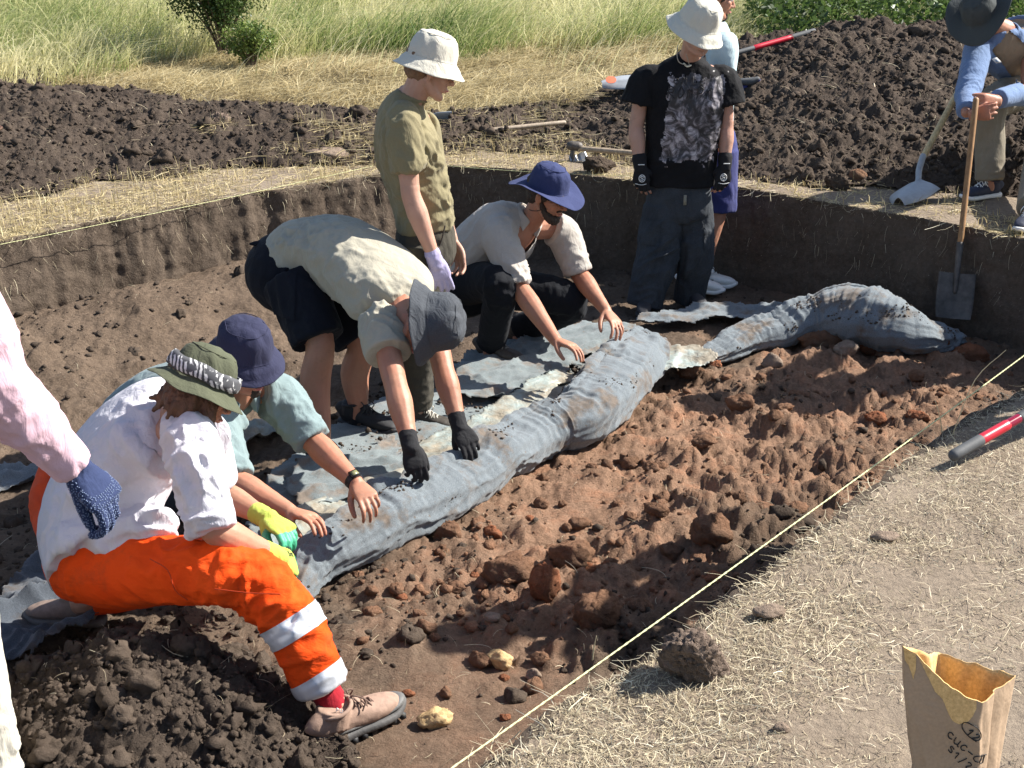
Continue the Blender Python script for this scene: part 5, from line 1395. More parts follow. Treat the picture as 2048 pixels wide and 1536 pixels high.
        for rr, zz in ((.0990, .0015), (.0690, .1005)) if kind == 'bucket' else ((.1005, .0015), (.063, .112)):
            P = [c + (rr + .0065 * float(noise3(math.cos(a) * 2.2 + seed, math.sin(a) * 2.2, zz * 22))) * (math.cos(a) * l + math.sin(a) * es * f) * k + zz * u * k for a in th]
            g2.tube(P, .0016, n=5, sub=1, dome=False)
        g2.obj('seam', mat, o)
        s.hat_o = o
        if band:
            R = []
            for i, (r, z) in enumerate([(.0985, .004), (.104, .008), (.106, .022), (.103, .040), (.098, .052), (.095, .050), (.096, .01)]):
                th = np.arange(n) * 2 * math.pi / n; ct, st = np.cos(th), np.sin(th)
                rr = r + .004 * noise3(th * 3, z * 60, 4) ; zz = z + .006 * noise3(ct * 2, st * 2, 9)
                R.append(c + (rr * ct)[:, None] * l + (rr * st * es)[:, None] * f + zz[:, None] * u)
            g = Geo(); g.rings(np.array(R), cap=False)
            kt = c + (.105 * l * -.55 + .105 * f * .75) + u * .03
            for q in ((-.02, .03, -.04), (.015, .03, -.06), (0, .02, .02)): g.tube([kt, kt + l * q[0] + f * q[1] * .4 + u * q[2]], [.012, .007], n=6)
            V, F = np.vstack(g.V), g.F; part('hat_band', V, F, band, o)
        return o
    def shoe(s, ankle, toe, gz_, mat, sole, lace=None, k=1.0, collar=.0, high=.0, name='shoe', pitch=0.0, soft=1.0):
        """ankle point, toe direction; gz_ = level under the sole"""
        a = v3(ankle); d = v3(toe); d[2] = 0; d = unit(d); up = np.array([0, 0, 1.0]); sd = np.cross(d, up)
        d = unit(d + up * pitch); up = np.cross(sd, d)
        o = np.array([a[0], a[1], gz_]) - d * .055 * k
        P = lambda x, z: o + d * x * k + up * z * k
        so = Geo(); xs_ = [-.030, -.020, .02, .08, .15, .20, .235, .25]; w = [.016, .030, .036, .036, .047, .044, .028, .010]
        so.loft([P(x, .014 + (.012 if x > .2 else 0)) for x in xs_], sd, np.array(w) * k, np.array([.012, .015, .016, .014, .014, .013, .011, .007]) * k, n=18, sub=3, pw=3.5)
        rt = s.root
        V, F = fuse(so, .004, 1); so_ = part('sole', V, F, sole, rt)
        up_ = Geo(); h = np.array([.040, .052, .060, .050, .037, .029, .020, .008]) + 0
        up_.loft([P(x, .022 + hh) for x, hh in zip([-.024, -.016, .015, .075, .14, .19, .222, .238], h * .62)], sd, np.array([.013, .027, .033, .034, .043, .040, .027, .010]) * k * .98, h * .78 * k, n=18, sub=3, pw=2.3)
        up_.tube([P(.030, .05), P(.036, .080), P(.040, .100 + high)], [.042 * k, .043 * k, .043 * k], n=16, dome=False)
        up_.ell(P(.085, .084), [.034 * k, .024 * k, .022 * k], (d, sd, up), 12)
        V, F = fuse(up_, .004, 2, lambda V: .0012 * fbm(V[:, 0] * 40, V[:, 1] * 40, V[:, 2] * 40, 2))
        sh = part(name, V, F, mat, rt)
        g = Geo(); g.tube([P(.040 + .043 * math.cos(t_), .100 + high + .008 * math.cos(t_)) + sd * .043 * k * math.sin(t_) for t_ in np.linspace(0, 2 * math.pi, 20)], .006 * k, n=6, sub=1, dome=False)
        g.obj('shoe_collar', mat, sh)
        if lace is not None:
            g = Geo()
            for i in range(5):
                x = .088 + .017 * i; z = .104 - .010 * i
                g.tube([P(x, z - .012) - sd * .024 * k, P(x + .004, z + .002), P(x + .012, z - .012) + sd * .024 * k], .0026 * k, n=5)
                g.tube([P(x + .01, z - .014) - sd * .022 * k, P(x + .004, z + .003), P(x, z - .012) + sd * .024 * k], .0026 * k, n=5)
            for q in (-1, 1): g.tube([P(.088, .106), P(.09, .118) + sd * q * .02, P(.115, .10) + sd * q * .034, P(.10, .078) + sd * q * .042], .0026, n=5)
            g.obj('lace', lace, sh)
        return P, sd

def tor(g, pts, lats, ru, rv, pw=2.5):
    """torso/trunk loft through (px, py, Y) stations"""
    g.loft([at(*p) for p in pts], [unit(v3(l)) for l in lats], ru, rv, n=26, sub=4, pw=pw)
def J(*a): return v3(at(*a))
def collar(g, c, up, fwd, r=.072, h=.035, open_=.35, rr=.0055):
    """shirt collar: a flared stand round the neck with two points at the front"""
    c = v3(c); up = unit(v3(up)); f = v3(fwd); f = unit(f - up * f.dot(up)); l = np.cross(f, up)
    n = 26; a = np.linspace(open_, 2 * math.pi - open_, n); R = []
    for t_ in a:
        dirv = f * math.cos(t_) + l * math.sin(t_); fr = math.exp(-(min(t_, 2 * math.pi - t_) / .7) ** 2)
        P = [c + dirv * (r - .004) - up * .01, c + dirv * (r + .002) + up * h * (1 - .3 * fr), c + dirv * (r + .012) + up * h * .85 * (1 - .4 * fr), c + dirv * (r + .024 + .02 * fr) - up * (.004 + .035 * fr), c + dirv * (r + .014) - up * (.004 + .03 * fr)]
        R.append(P)
    R = np.array(R); g.rings(R, cap=True)

# ---------------------------------------------------------------- man in olive tee, standing
p = Person('man standing in olive-green T-shirt and cream bucket hat, looking down to the right', on(850, 850), M['skin_pale'])
sk = p.g
p.head(J(860, 138, 6.06), (.90, .22, -.36), (.36, .10, .93), J(822, 196, 6.08), hair='hair_fair')
S_, E_, W_ = J(806, 248, 5.90), J(822, 392, 5.86), J(868, 516, 5.84)
p.arm(S_, E_, W_)
S2, E2, W2_ = J(846, 248, 6.28), J(868, 385, 6.36), J(905, 480, 6.3); p.arm(S2, E2, W2_); p.hand(W2_, (.3, 0, -1), (-.2, -.3, 0), (1, 0, 0))
sk.tube([J(822, 196, 6.08), J(815, 300, 6.1), J(850, 470, 6.1)], [.06, .06, .06], n=10)
sk.tube([S_, J(820, 225, 6.08), S2], [.045, .05, .045], n=10)
for a_, b2, c2 in ((J(846, 478, 6.0), J(842, 650, 5.98), J(838, 815, 6.02)), (J(860, 478, 6.2), J(850, 650, 6.28), J(812, 800, 6.48))): sk.tube([a_, b2, c2], [.05, .045, .04], n=10)
p.body(.0044)
olive = cloth_mat('olive_cotton', (.215, .185, .105), .1)
g = Geo(); lt = (.18, -1, 0)
tor(g, [(851, 452, 6.09), (846, 420, 6.09), (832, 360, 6.09), (817, 300, 6.09), (808, 250, 6.09), (812, 215, 6.08), (822, 196, 6.08)], [lt] * 7, [.170, .166, .172, .192, .198, .135, .070], [.128, .126, .130, .138, .120, .092, .066])
g.tube([v3(S_) + (0, .09, .02), S_ + (0, .02, 0), S_ + (E_ - S_) * .3, S_ + (E_ - S_) * .66], [.068, .072, .074, .075], n=16, dome=False)
g.tube([v3(S2) + (0, -.05, .0), S2 + (E2 - S2) * .1, S2 + (E2 - S2) * .62], [.070, .076, .072], n=16, dome=False)
cdir = unit(v3(at(806, 250, 6.08)) - v3(at(822, 196, 6.08)))
cc = J(824, 192, 6.08); g.tube([cc + .070 * (math.cos(a) * np.array([.85, .1, -.35]) + math.sin(a) * np.array([0.15, -1, 0])) for a in np.linspace(0, 2 * math.pi, 22)], .0085, n=6, sub=1, dome=False)
p.wear('tshirt', g, olive, [(J(840, 310, 5.95), (.6, 0, -.8), .09, .022, .035), (J(800, 260, 5.9), (.5, 0, -.8), .10, .012, .04), (J(870, 420, 6.0), (1, 0, .35), .12, .020, .04), (J(765, 330, 6.1), (.15, 0, 1), .09, .020, .03), (J(860, 350, 6.0), (.9, 0, -.6), .10, .018, .035), (J(820, 320, 5.86), (.2, 0, -1), .07, .012, .03)], seed=3.1)
trg = cloth_mat('dark_olive_trousers', (.060, .054, .042), .12)
g = Geo()
tor(g, [(850, 440, 6.09), (851, 468, 6.09), (850, 500, 6.09), (848, 520, 6.09)], [lt] * 4, [.150, .172, .176, .15], [.112, .128, .132, .11])
g.tube([J(847, 490, 6.0), J(842, 560, 5.98), J(840, 655, 5.96), J(836, 740, 6.0), J(838, 812, 6.02)], [.110, .098, .078, .070, .066], n=18, dome=False)
g.tube([J(858, 490, 6.2), J(855, 560, 6.22), J(850, 655, 6.27), J(832, 740, 6.38), J(815, 800, 6.46)], [.110, .098, .078, .070, .066], n=18, dome=False)
p.wear('trousers', g, trg, [(J(838, 780, 6.0), (1, .3, 0), .08, .012, .03), (J(838, 830, 6.0), (1, .3, 0), .05, .012, .025), (J(815, 790, 6.4), (1, .3, 0), .08, .012, .03), (J(850, 500, 6.0), (.6, 0, -1), .1, .008, .04), (J(890, 470, 6.05), (.3, 0, -1), .06, .01, .03)], seed=5)
g = Geo(); g.tube([J(890, 452, 5.94), J(880, 490, 5.93), J(862, 512, 5.92)], .004, n=6); g.obj('pocket_seam', trg, p.root)
lav = cloth_mat('lavender_glove_knit', (.36, .33, .50), weave=300)
g = Geo(); p.hand(W_, J(884, 560, 5.84) - J(868, 516, 5.84), (-.3, .9, 0), (.9, .2, .1), (.25, .35, .3), r=1.18, geo=g, thumb=.4); g.tube([W_ - (W_ - E_) * .06, W_ + unit(W_ - E_) * .03], [.036, .033], n=14)
p.wear('glove', g, lav, [(W_, (1, 0, 0), .05, .003, .015)], voxel=.0042, it=2, base=.0006)
lc = plain('pale_lace', (.55, .52, .44), .8)
bt = plain('dark_brown_leather', (.045, .038, .030), .6, 0, .2, .2, 40)
p.shoe(J(838, 838, 6.02), (1, -.25, 0), floor_z(-.42, 6.0) + .02, bt, M['black_rubber'], lc, name='boot', high=.03)
p.shoe(J(812, 806, 6.48), (1, -.1, 0), FLOOR + .02, bt, M['black_rubber'], lc, name='boot', high=.03)
p.hat(cloth_mat('cream_hat_cotton', (.55, .52, .44), .05, crease=.5), seed=2, tilt=(-.08, .0), z0=.046, k=.98, drop=1.1)
g = Geo()
for q in (-1, 1):
    c_ = p.L(q * .032, .100, .004); g.tube([c_ + p.hl * .021 * math.cos(a) + p.hu * .018 * math.sin(a) for a in np.linspace(0, 2 * math.pi, 18)], .0014, n=5, sub=1, dome=False)
    g.tube([p.L(q * .054, .098, .010), p.L(q * .078, .03, .010), p.L(q * .080, -.01, .006)], .0016, n=5)
g.tube([p.L(-.011, .104, .006), p.L(.011, .104, .006)], .0014, n=5); g.obj('glasses', M['metal_frame'], p.root)

# ---------------------------------------------------------------- man in black tee, standing
p = Person('man standing in black printed T-shirt, wide black trousers and cream bucket hat, head bowed', on(1340, 615), M['skin_pale']); sk = p.g
YB = 7.95
p.head(J(1396, 62, YB - .14), (.36, -.90, -.22), (.08, -.02, .99), J(1378, 122, YB + .02), hair='hair_brown')
ar = [(J(1290, 155, YB), J(1272, 256, YB - .02), J(1280, 332, YB - .08)), (J(1450, 155, YB), J(1452, 256, YB - .02), J(1450, 330, YB - .08))]
for a_, b2, c2 in ar: p.arm(a_, b2, c2, 1.02)
sk.tube([ar[0][0], J(1375, 140, YB), ar[1][0]], .05, n=10); sk.tube([J(1378, 118, YB + .02), J(1365, 250, YB), J(1358, 400, YB)], .06, n=10)
lg = [(J(1325, 408, YB), J(1318, 505, YB - .05), J(1290, 606, YB - .12)), (J(1392, 408, YB), J(1395, 505, YB - .03), J(1384, 594, YB + .02))]
for a_, b2, c2 in lg: sk.tube([a_, b2, c2], .045, n=10)
p.hand(ar[0][2], (.12, -.15, -1), (.25, .95, 0), (1, -.1, 0), (.3, .5, .4)); p.hand(ar[1][2], (-.12, -.15, -1), (-.25, .95, 0), (-1, -.1, 0), (.35, .55, .4))
p.body(.0044)
m, t, b = nt('black_tee_cotton')
blk = mix(t, ramp(t, noise(t, 9, 5), [(.3, 0.0), (.7, 1.0)]), (.005, .005, .006), (.009, .009, .011))
t.links.new(blk, b.inputs['Base Color']); b.inputs['Roughness'].default_value = .85; b.inputs['Specular IOR Level'].default_value = .2
bump(t, b, [(noise(t, 20, 5), .5, .02)]); M['tee_black'] = m
lt = (-1, .12, 0); g = Geo()
tor(g, [(1358, 368, YB), (1360, 330, YB), (1364, 280, YB), (1368, 225, YB), (1372, 172, YB), (1376, 136, YB + .01), (1380, 112, YB + .02)], [lt] * 7, [.205, .205, .205, .215, .232, .165, .072], [.135, .135, .135, .14, .125, .105, .072])
for (a_, b2, c2), sg in zip(ar, (1, -1)): g.tube([a_ + (.10 * sg, 0, .0), a_ + (.005 * sg, 0, -.01), a_ + (b2 - a_) * .52 + (-.012 * sg, 0, 0)], [.060, .080, .102], n=18, dome=False)
cc = J(1383, 113, YB); g.tube([cc + .076 * (math.cos(a) * np.array([1, 0, 0]) + math.sin(a) * np.array([0, -.85, -.5])) for a in np.linspace(0, 2 * math.pi, 22)], .008, n=6, sub=1, dome=False)
p.wear('tshirt', g, M['tee_black'], [(J(1400, 170, 7.8), (.25, 0, 1), .10, .013, .04), (J(1420, 260, 7.8), (-.4, 0, 1), .14, .012, .05), (J(1345, 345, 7.8), (1, 0, .3), .10, .014, .045), (J(1290, 190, 7.85), (.2, 0, 1), .10, .010, .04), (J(1455, 190, 7.85), (-.1, 0, 1), .10, .010, .04), (J(1330, 270, 7.8), (.2, 0, 1), .1, .01, .05)], seed=11.3)
# grey photo print on the chest
m, t, b = nt('grey_shirt_print'); v = co(t)
col = ramp(t, noise(t, 13, 7, .62, v, 2.2), [(.36, (.012, .011, .013)), (.47, (.06, .054, .062)), (.55, (.22, .20, .22)), (.66, (.46, .43, .45))])
col = mix(t, ramp(t, noise(t, 6, 4, .6, v, .8), [(.36, 0.0), (.50, 1.0)]), (.014, .013, .016), col)
t.links.new(col, b.inputs['Base Color']); b.inputs['Roughness'].default_value = .55; bump(t, b, [(noise(t, 30, 5), .3, .01)])
ctp = J(1388, 240, 7.8)
def prn(cq, cx=ctp, w=.165, h=.25):
    x = (cq[:, 0] - cx[0]) / w; z = (cq[:, 2] - cx[2]) / h
    e = noise3(cq[:, 0] * 25, cq[:, 2] * 25, 1) * .35 + noise3(cq[:, 0] * 70, cq[:, 2] * 70, 2) * .2
    return (cq[:, 1] < 7.92) & (np.maximum(np.abs(x - .15 * z), np.abs(z)) + e * .5 < .92)
VF_t = p.last; p.band('shirt_print', prn, m, .0012)
# scrawled gothic lettering over the print
def on_tee(cx, cz, sx, VF=VF_t):
    V, F = VF; Vf = V[V[:, 1] < 7.95]
    def f(u, w_):
        x = cx + u; z = cz + w_; k = np.argmin((Vf[:, 0] - x) ** 2 + (Vf[:, 2] - z) ** 2); q = Vf[k]
        return np.array([x, q[1] - .006, z])
    return f
c0 = J(1335, 190, 7.8); mk = plain('shirt_lettering', (.02, .018, .02), .6, 0, 0, 0)
write('ROmPn', on_tee(c0[0], c0[2] - .02, 1), .060, .050, .0032, mk, p.root, name='lettering'); write('emte', on_tee(c0[0] + .03, c0[2] + .055, 1), .040, .045, .0022, mk, p.root, name='lettering')
g = Geo(); q = J(1374, 131, 7.79); g.tube([q + (-.017, 0, .01), q + (0, -.008, -.004), q + (.02, 0, .0)], .0045, n=6); g.obj('hat_cord', plain('cream_cord', (.7, .68, .55), .7), p.root)
g = Geo(); g.tube([J(1356, 90, 7.8), J(1354, 108, 7.78), J(1358, 124, 7.78), J(1374, 131, 7.78)], .0028, n=5); g.tube([J(1372, 108, 7.72), J(1376, 120, 7.74), J(1379, 131, 7.76)], .002, n=5); g.obj('hat_cord', plain('grey_cord', (.35, .33, .28), .7), p.root)
tb = cloth_mat('washed_black_denim', (.036, .041, .048), .45, crease=.8)
g = Geo()
tor(g, [(1358, 350, YB), (1358, 385, YB), (1358, 420, YB), (1358, 438, YB)], [lt] * 4, [.165, .182, .190, .17], [.115, .125, .13, .11])
g.tube([J(1328, 412, YB), J(1322, 455, YB - .02), J(1315, 510, YB - .05), J(1300, 560, YB - .09), J(1288, 612, YB - .12)], [.118, .118, .118, .112, .105], n=20, dome=False)
g.tube([J(1388, 412, YB), J(1392, 455, YB - .01), J(1393, 510, YB - .03), J(1386, 555, YB), J(1376, 603, YB + .02)], [.108, .104, .100, .096, .092], n=20, dome=False)
p.wear('trousers', g, tb, [(J(1312, 500, 7.8), (1, 0, .5), .10, .026, .045), (J(1318, 560, 7.8), (.3, 0, 1), .12, .024, .04), (J(1290, 600, 7.7), (1, 0, .2), .08, .012, .035), (J(1392, 520, 7.8), (.3, 0, 1), .12, .022, .04), (J(1340, 420, 7.8), (.5, 0, 1), .12, .008, .05), (J(1400, 470, 7.8), (1, 0, .6), .1, .012, .05)], seed=1.7)
VT = p.last
for (px, py, w, h) in ((1300, 468, .055, .07), (1420, 478, .03, .07)):
    q = J(px, py, 7.8); p.band('pocket', lambda c_, q=q, w=w, h=h: (np.abs(c_[:, 0] - q[0]) < w) & (np.abs(c_[:, 2] - q[2]) < h) & (c_[:, 1] < 7.93), tb, .007, VF=VT)
q = J(1370, 400, 7.82); g = Geo(); g.box(q, (.008, .008, .028)); g.obj('belt_loop', plain('tan_loop', (.2, .19, .15), .8), p.root)
gb = cloth_mat('black_glove_fabric', (.016, .016, .018), weave=300); wh = M['white']
for i, (a_, b2, c2) in enumerate(ar):
    sg = 1 if i == 0 else -1
    g = Geo(); p.hand(c2, (.12 * sg, -.15, -1), (.25 * sg, .95, 0), (sg, -.1, 0), (.3, .5, .4), r=1.22, geo=g, short=.35); g.tube([c2 + unit(b2 - c2) * .045, c2 + unit(c2 - b2) * .01], [.042, .037], n=14)
    gl = p.wear('fingerless_glove', g, gb, [], voxel=.0042, base=.0006)
    q = v3(c2) + np.array([.010 * sg, -.040, -.062]); g = Geo()
    g.tube([q + np.array([.017 * math.cos(a), 0, .020 * math.sin(a)]) for a in np.linspace(0, 2 * math.pi, 20)], .0022, n=5, sub=1, dome=False)
    g.tube([q + np.array([.009, 0, .008]), q + np.array([-.004, 0, .011]), q + np.array([-.007, 0, .004]), q + np.array([.006, 0, -.003]), q + np.array([.004, 0, -.010]), q + np.array([-.009, 0, -.008])], .0024, n=5)
    g.obj('emblem', wh, gl)
    g = Geo(); q2 = v3(c2) + np.array([.008 * sg, -.03, -.095]); g.tube([q2 + (-.032, .004, 0), q2 + (0, -.008, -.004), q2 + (.032, .004, 0)], .0018, n=5); g.obj('trim', wh, gl); g = Geo(); q3 = v3(c2) + np.array([0, -.036, .015]); g.tube([q3 + (-.012, 0, 0), q3 + (.020, 0, 0)], .0028, n=5); g.obj('trim', wh, gl)
sh_dk = plain('black_shoe', (.03, .03, .035), .6, 0, .1, .1)
p.shoe(J(1288, 612, YB - .14), (-.1, -1, 0), FLOOR + .015, sh_dk, M['black_rubber'], None); p.shoe(J(1384, 600, YB - .02), (.3, -1, 0), FLOOR + .015, sh_dk, M['black_rubber'], None)
p.hat(cloth_mat('pale_hat_canvas', (.56, .54, .46), .05, crease=.5), seed=6, tilt=(.22, -.12), z0=.048, brim=1.0, k=1.14)

# ---------------------------------------------------------------- man behind him
p = Person('man in pale tee, navy shorts and white sneakers standing behind the one in black', on(1430, 590), M['skin_tan']); sk = p.g
YC = 8.42
p.head(J(1434, -6, YC), (.96, .1, -.25), (.25, 0, .96), J(1416, 40, YC), hair='hair_dark', beard=1.0)
S_, E_, W_ = J(1450, 85, YC - .18), J(1440, 190, YC - .2), J(1428, 270, YC - .3); p.arm(S_, E_, W_); p.hand(W_, (-.1, -.1, -1), (-.3, .9, 0), (.9, .2, 0))
S2, E2, W2_ = J(1420, 80, YC + .18), J(1413, 180, YC + .25), J(1428, 260, YC + .2); p.arm(S2, E2, W2_); p.hand(W2_, (0, 0, -1), (0, -1, 0), (1, 0, 0))
sk.tube([J(1416, 40, YC), J(1414, 160, YC), J(1416, 290, YC)], .06, n=10); sk.tube([S_, J(1416, 65, YC), S2], .045, n=10)
L1 = [J(1438, 300, YC - .08), J(1434, 425, YC - .12), J(1406, 552, YC - .14)]; L2 = [J(1423, 300, YC + .08), J(1408, 425, YC - .02), J(1384, 566, YC - .22)]
for Q in (L1, L2): sk.tube([Q[0], (Q[0] + Q[1]) / 2, Q[1], Q[1] * .6 + Q[2] * .4 + np.array([-.015, 0, 0]), Q[2]], [.085, .075, .058, .060, .036], n=14)
p.body(.005)
lt = (.1, -1, 0); g = Geo()
tor(g, [(1426, 272, YC), (1426, 220, YC), (1426, 160, YC), (1428, 110, YC), (1428, 68, YC), (1428, 44, YC)], [lt] * 6, [.165, .165, .18, .195, .15, .07], [.11, .108, .115, .115, .09, .068])
for a_, b2, sg in ((S_, E_, 1), (S2, E2, -1)): g.tube([a_ + (0, .05 * sg, .01), a_ + (b2 - a_) * .15, a_ + (b2 - a_) * .6], [.075, .082, .080], n=16, dome=False)
p.wear('tshirt', g, cloth_mat('pale_blue_tee', (.46, .58, .62), .08), [(J(1428, 200, 8.3), (.2, 0, 1), .15, .01, .05)], seed=9, voxel=.009)
g = Geo(); tor(g, [(1428, 262, YC), (1429, 290, YC), (1429, 330, YC), (1428, 350, YC)], [lt] * 4, [.155, .175, .18, .15], [.118, .128, .13, .11])
for Q in (L1, L2): g.tube([Q[0], Q[0] + (Q[1] - Q[0]) * .5, Q[0] + (Q[1] - Q[0]) * .98], [.118, .118, .116], n=18, dome=False)
p.wear('shorts', g, cloth_mat('navy_shorts', (.035, .04, .14), .15), [(J(1438, 380, 8.2), (.1, 0, 1), .15, .012, .045)], seed=4, voxel=.009)
wl = plain('white_leather', (.72, .71, .68), .5, 0, .05, .05)
blk_sock = cloth_mat('black_sock', (.014, .014, .016), weave=400)
for Q, dd in ((L1, (1, -.12, 0)), (L2, (1, -.5, 0))):
    g = Geo(); g.tube([Q[2] + (Q[1] - Q[2]) * .16, Q[2] + (0, 0, -.02)], [.045, .044], n=12); g.obj('sock', blk_sock, p.root)
    P_, sd = p.shoe(Q[2] + (0, 0, -.03), dd, FLOOR + .015, wl, wl, wl, name='sneaker', k=1.08)
    g = Geo(); o_ = 1 if sd[1] < 0 else -1
    g.tube([P_(.03, .038) + sd * o_ * .036, P_(.055, .033) + sd * o_ * .040, P_(.09, .045) + sd * o_ * .042, P_(.15, .060) + sd * o_ * .028], [.003, .010, .007, .002], n=6, sub=4); g.obj('logo', M['lens'], p.root)

# ---------------------------------------------------------------- man in blue shirt with spade
p = Person('man in open blue shirt and wide dark hat, bent over and leaning on a spade', on(2010, 400, 0), M['skin_tan']); sk = p.g
YD = 8.45
hip = J(2085, 160, YD + .35)
p.head(J(1962, 30, YD - .12), (-.35, -.55, -.75), (-.55, -.50, .70), J(2008, 62, YD + .02), hair='hair_dark', beard=1.0)
shR, elR, wrR = J(1957, 98, YD - .02), J(1936, 186, YD - .30), J(1932, 226, YD - .54)
shL, elL, wrL = J(2062, 78, YD + .10), J(2056, 182, YD - .18), J(1990, 200, YD - .50)
p.arm(shR, elR, wrR, 1.05); p.arm(shL, elL, wrL, 1.05)
p.hand(wrR + (.015, -.06, 0), (.25, -.25, .1), (.35, .9, -.1), (.1, -.1, .9), (1.0, 1.3, .9), thumb=.3, k=1.1); p.hand(wrL + (.0, -.05, 0), (-.85, -.35, .05), (-.25, .9, -.2), (0, .1, 1), (1.1, 1.3, .9), thumb=.3, k=1.1)
sk.tube([J(2008, 62, YD + .02), J(2040, 110, YD + .2), hip], .06, n=10); sk.tube([shR, J(2010, 80, YD + .04), shL], .05, n=10)
kn1 = J(1982, 212, YD - .12); an1 = v3(on(1978, 372, .08)); kn2 = J(2092, 240, YD + .15); an2 = v3(on(2062, 428, .08))
for a_, b2 in ((kn1, an1), (kn2, an2)): sk.tube([hip, a_, b2], .045, n=10)
p.body(.005)
# tan undershirt, then the open blue shirt over it
def tor3(g, pts, lats, ru, rv, pw=2.5): g.loft(pts, [unit(v3(l)) for l in lats], ru, rv, n=26, sub=4, pw=pw)
lt2 = unit(shL - shR); sp = [hip, J(2062, 130, YD + .26), J(2035, 105, YD + .14), J(2012, 84, YD + .05), J(2008, 70, YD + .02), J(2007, 62, YD + .02)]
g = Geo(); tor3(g, sp, [lt2] * 6, [.15, .155, .165, .16, .12, .07], [.12, .12, .125, .12, .09, .065])
p.wear('tshirt', g, cloth_mat('tan_tee', (.27, .20, .135), .08), [(J(2015, 120, YD), (.3, 0, 1), .12, .01, .04)], seed=2, voxel=.009)
g = Geo(); tor3(g, sp, [lt2] * 6, [.175, .175, .185, .19, .15, .075], [.132, .130, .136, .132, .10, .07])
for a_, b2, c2 in ((shR, elR, wrR), (shL, elL, wrL)): g.tube([a_, a_ + (b2 - a_) * .5, b2, b2 + (c2 - b2) * .5, b2 + (c2 - b2) * .92], [.085, .078, .070, .062, .056], n=16, dome=False)
fr = unit(np.cross(lt2, sp[3] - sp[0])); fr = fr if fr[1] < 0 else -fr
ax_ = sp[3] - sp[0]; axl = np.linalg.norm(ax_)
def cutf(cq):
    D = cq - sp[0]; tt = D @ ax_ / axl ** 2; lat_ = D @ lt2; f_ = D @ fr - 0
    c0_ = np.interp(tt, [0, 1], [0, 0]); base_ = sp[0] + tt[:, None] * ax_
    return ((cq - base_) @ fr > .03) & (np.abs((cq - base_) @ lt2 + .01) < .085 - .03 * tt) & (tt > -.2) & (tt < 1.25)
p.wear('shirt', g, cloth_mat('blue_chambray', (.135, .20, .34), .15, crease=.5), [(elR, (1, 0, .2), .08, .012, .03), (elL, (0, 1, .5), .09, .014, .03), (J(2040, 90, YD), (.3, 0, 1), .15, .012, .045)], seed=8, voxel=.009, cut=cutf)
g = Geo(); collar(g, sp[4], sp[5] - sp[3], fr, r=.078, h=.03, open_=.5); g.obj('collar', cloth_mat('blue_collar', (.13, .19, .31), .1), p.root)
q = J(1979, 106, YD - .05); g = Geo(); g.box(q + fr * .075, (.020, .030, .003), (lt2, ax_, fr)); g.obj('name_tag', M['white'], p.root)
g = Geo(); g.box(q + fr * .079, (.008, .012, .001), (lt2, ax_, fr)); g.obj('tag_mark', plain('blue_mark', (.25, .35, .5), .6), p.root)
kh = cloth_mat('khaki_trousers', (.20, .172, .125), .1, dirt=(.3, .27, .22), dirt_amt=.4)
g = Geo(); g.ell(hip, (.17, .17, .14), None, 16)
for a_, b2 in ((kn1, an1), (kn2, an2)): g.tube([hip, hip + (a_ - hip) * .5, a_, a_ + (b2 - a_) * .5, b2 + (0, 0, .03)], [.125, .112, .095, .088, .082], n=18, dome=False)
p.wear('trousers', g, kh, [(kn1, (0, .4, 1), .12, .012, .04), (an1 + (0, 0, .08), (1, 0, 0), .07, .012, .03), (J(2030, 190, YD), (.5, 0, 1), .12, .012, .04)], seed=6, voxel=.009)
nv = plain('navy_trainer', (.03, .035, .06), .7, 0, .15, .1)
p.shoe(an1 + (0, 0, .02), (-.9, -.4, 0), .01, nv, wl, M['white'], k=1.05); p.shoe(an2 + (0, 0, .02), (-.6, -.8, 0), .01, nv, wl, M['white'], k=1.05)
p.hat(cloth_mat('charcoal_hat', (.055, .062, .062), .1), 'wide', seed=3, tilt=(.0, .0), z0=.03, brim=1.05)

# ---------------------------------------------------------------- crouching man, navy wide hat
p = Person('bearded man crouching in pale rolled-sleeve shirt with navy wide-brimmed hat and sunglasses', on(990, 745), M['skin_tan']); sk = p.g
YE = 6.98
p.head(J(1094, 390, YE - .12), (.86, -.42, -.30), (.24, -.10, .96), J(1056, 446, YE - .02), beard=1.08, hair='hair_dark')
shR, elR, wrR = J(992, 455, YE - .14), J(1040, 578, YE - .34), J(1112, 682, YE - .62)
shL, elL, wrL = J(1122, 458, YE + .06), J(1158, 548, YE - .02), J(1212, 622, YE - .26)
p.arm(shR, elR, wrR, 1.14); p.arm(shL, elL, wrL, 1.1)
p.hand(wrR, J(1150, 694, 6.28) - wrR, (-.15, -.2, -1), (.1, -.9, .25), (.25, .5, .4), k=1.08, thumb=.7)
p.hand(wrL, J(1236, 650, 6.62) - wrL, (-.45, .2, -.8), (.3, -.9, -.1), (.3, .55, .45), k=1.08, spread=.12, thumb=.9)
sp = [J(930, 572, YE + .02), J(942, 535, YE + .02), J(972, 495, YE), J(1015, 462, YE - .02), J(1042, 445, YE - .03), J(1058, 436, YE - .04)]
lt2 = unit(shR - shL)
tor3(sk, [sp[2], sp[3], sp[4], sp[5]], [lt2] * 4, [.13, .165, .13, .06], [.10, .112, .09, .058])
hipc = sp[0]
sk.tube([shR, sp[3], shL], .05, n=10)
kR = J(1000, 572, 6.62); aR = J(982, 706, 6.84); kL = J(1146, 602, 6.92); aL = J(1040, 672, 7.15)
for a_, b2 in ((kR, aR), (kL, aL)): sk.tube([hipc, a_, b2], .045, n=10)
sk.tube([sp[1], hipc], .07, n=10)
p.body(.0042)
g = Geo(); tor3(g, [sp[0] + (0, 0, -.02)] + sp[1:], [lt2] * 6, [.185, .18, .185, .195, .145, .072], [.135, .135, .140, .138, .105, .070])
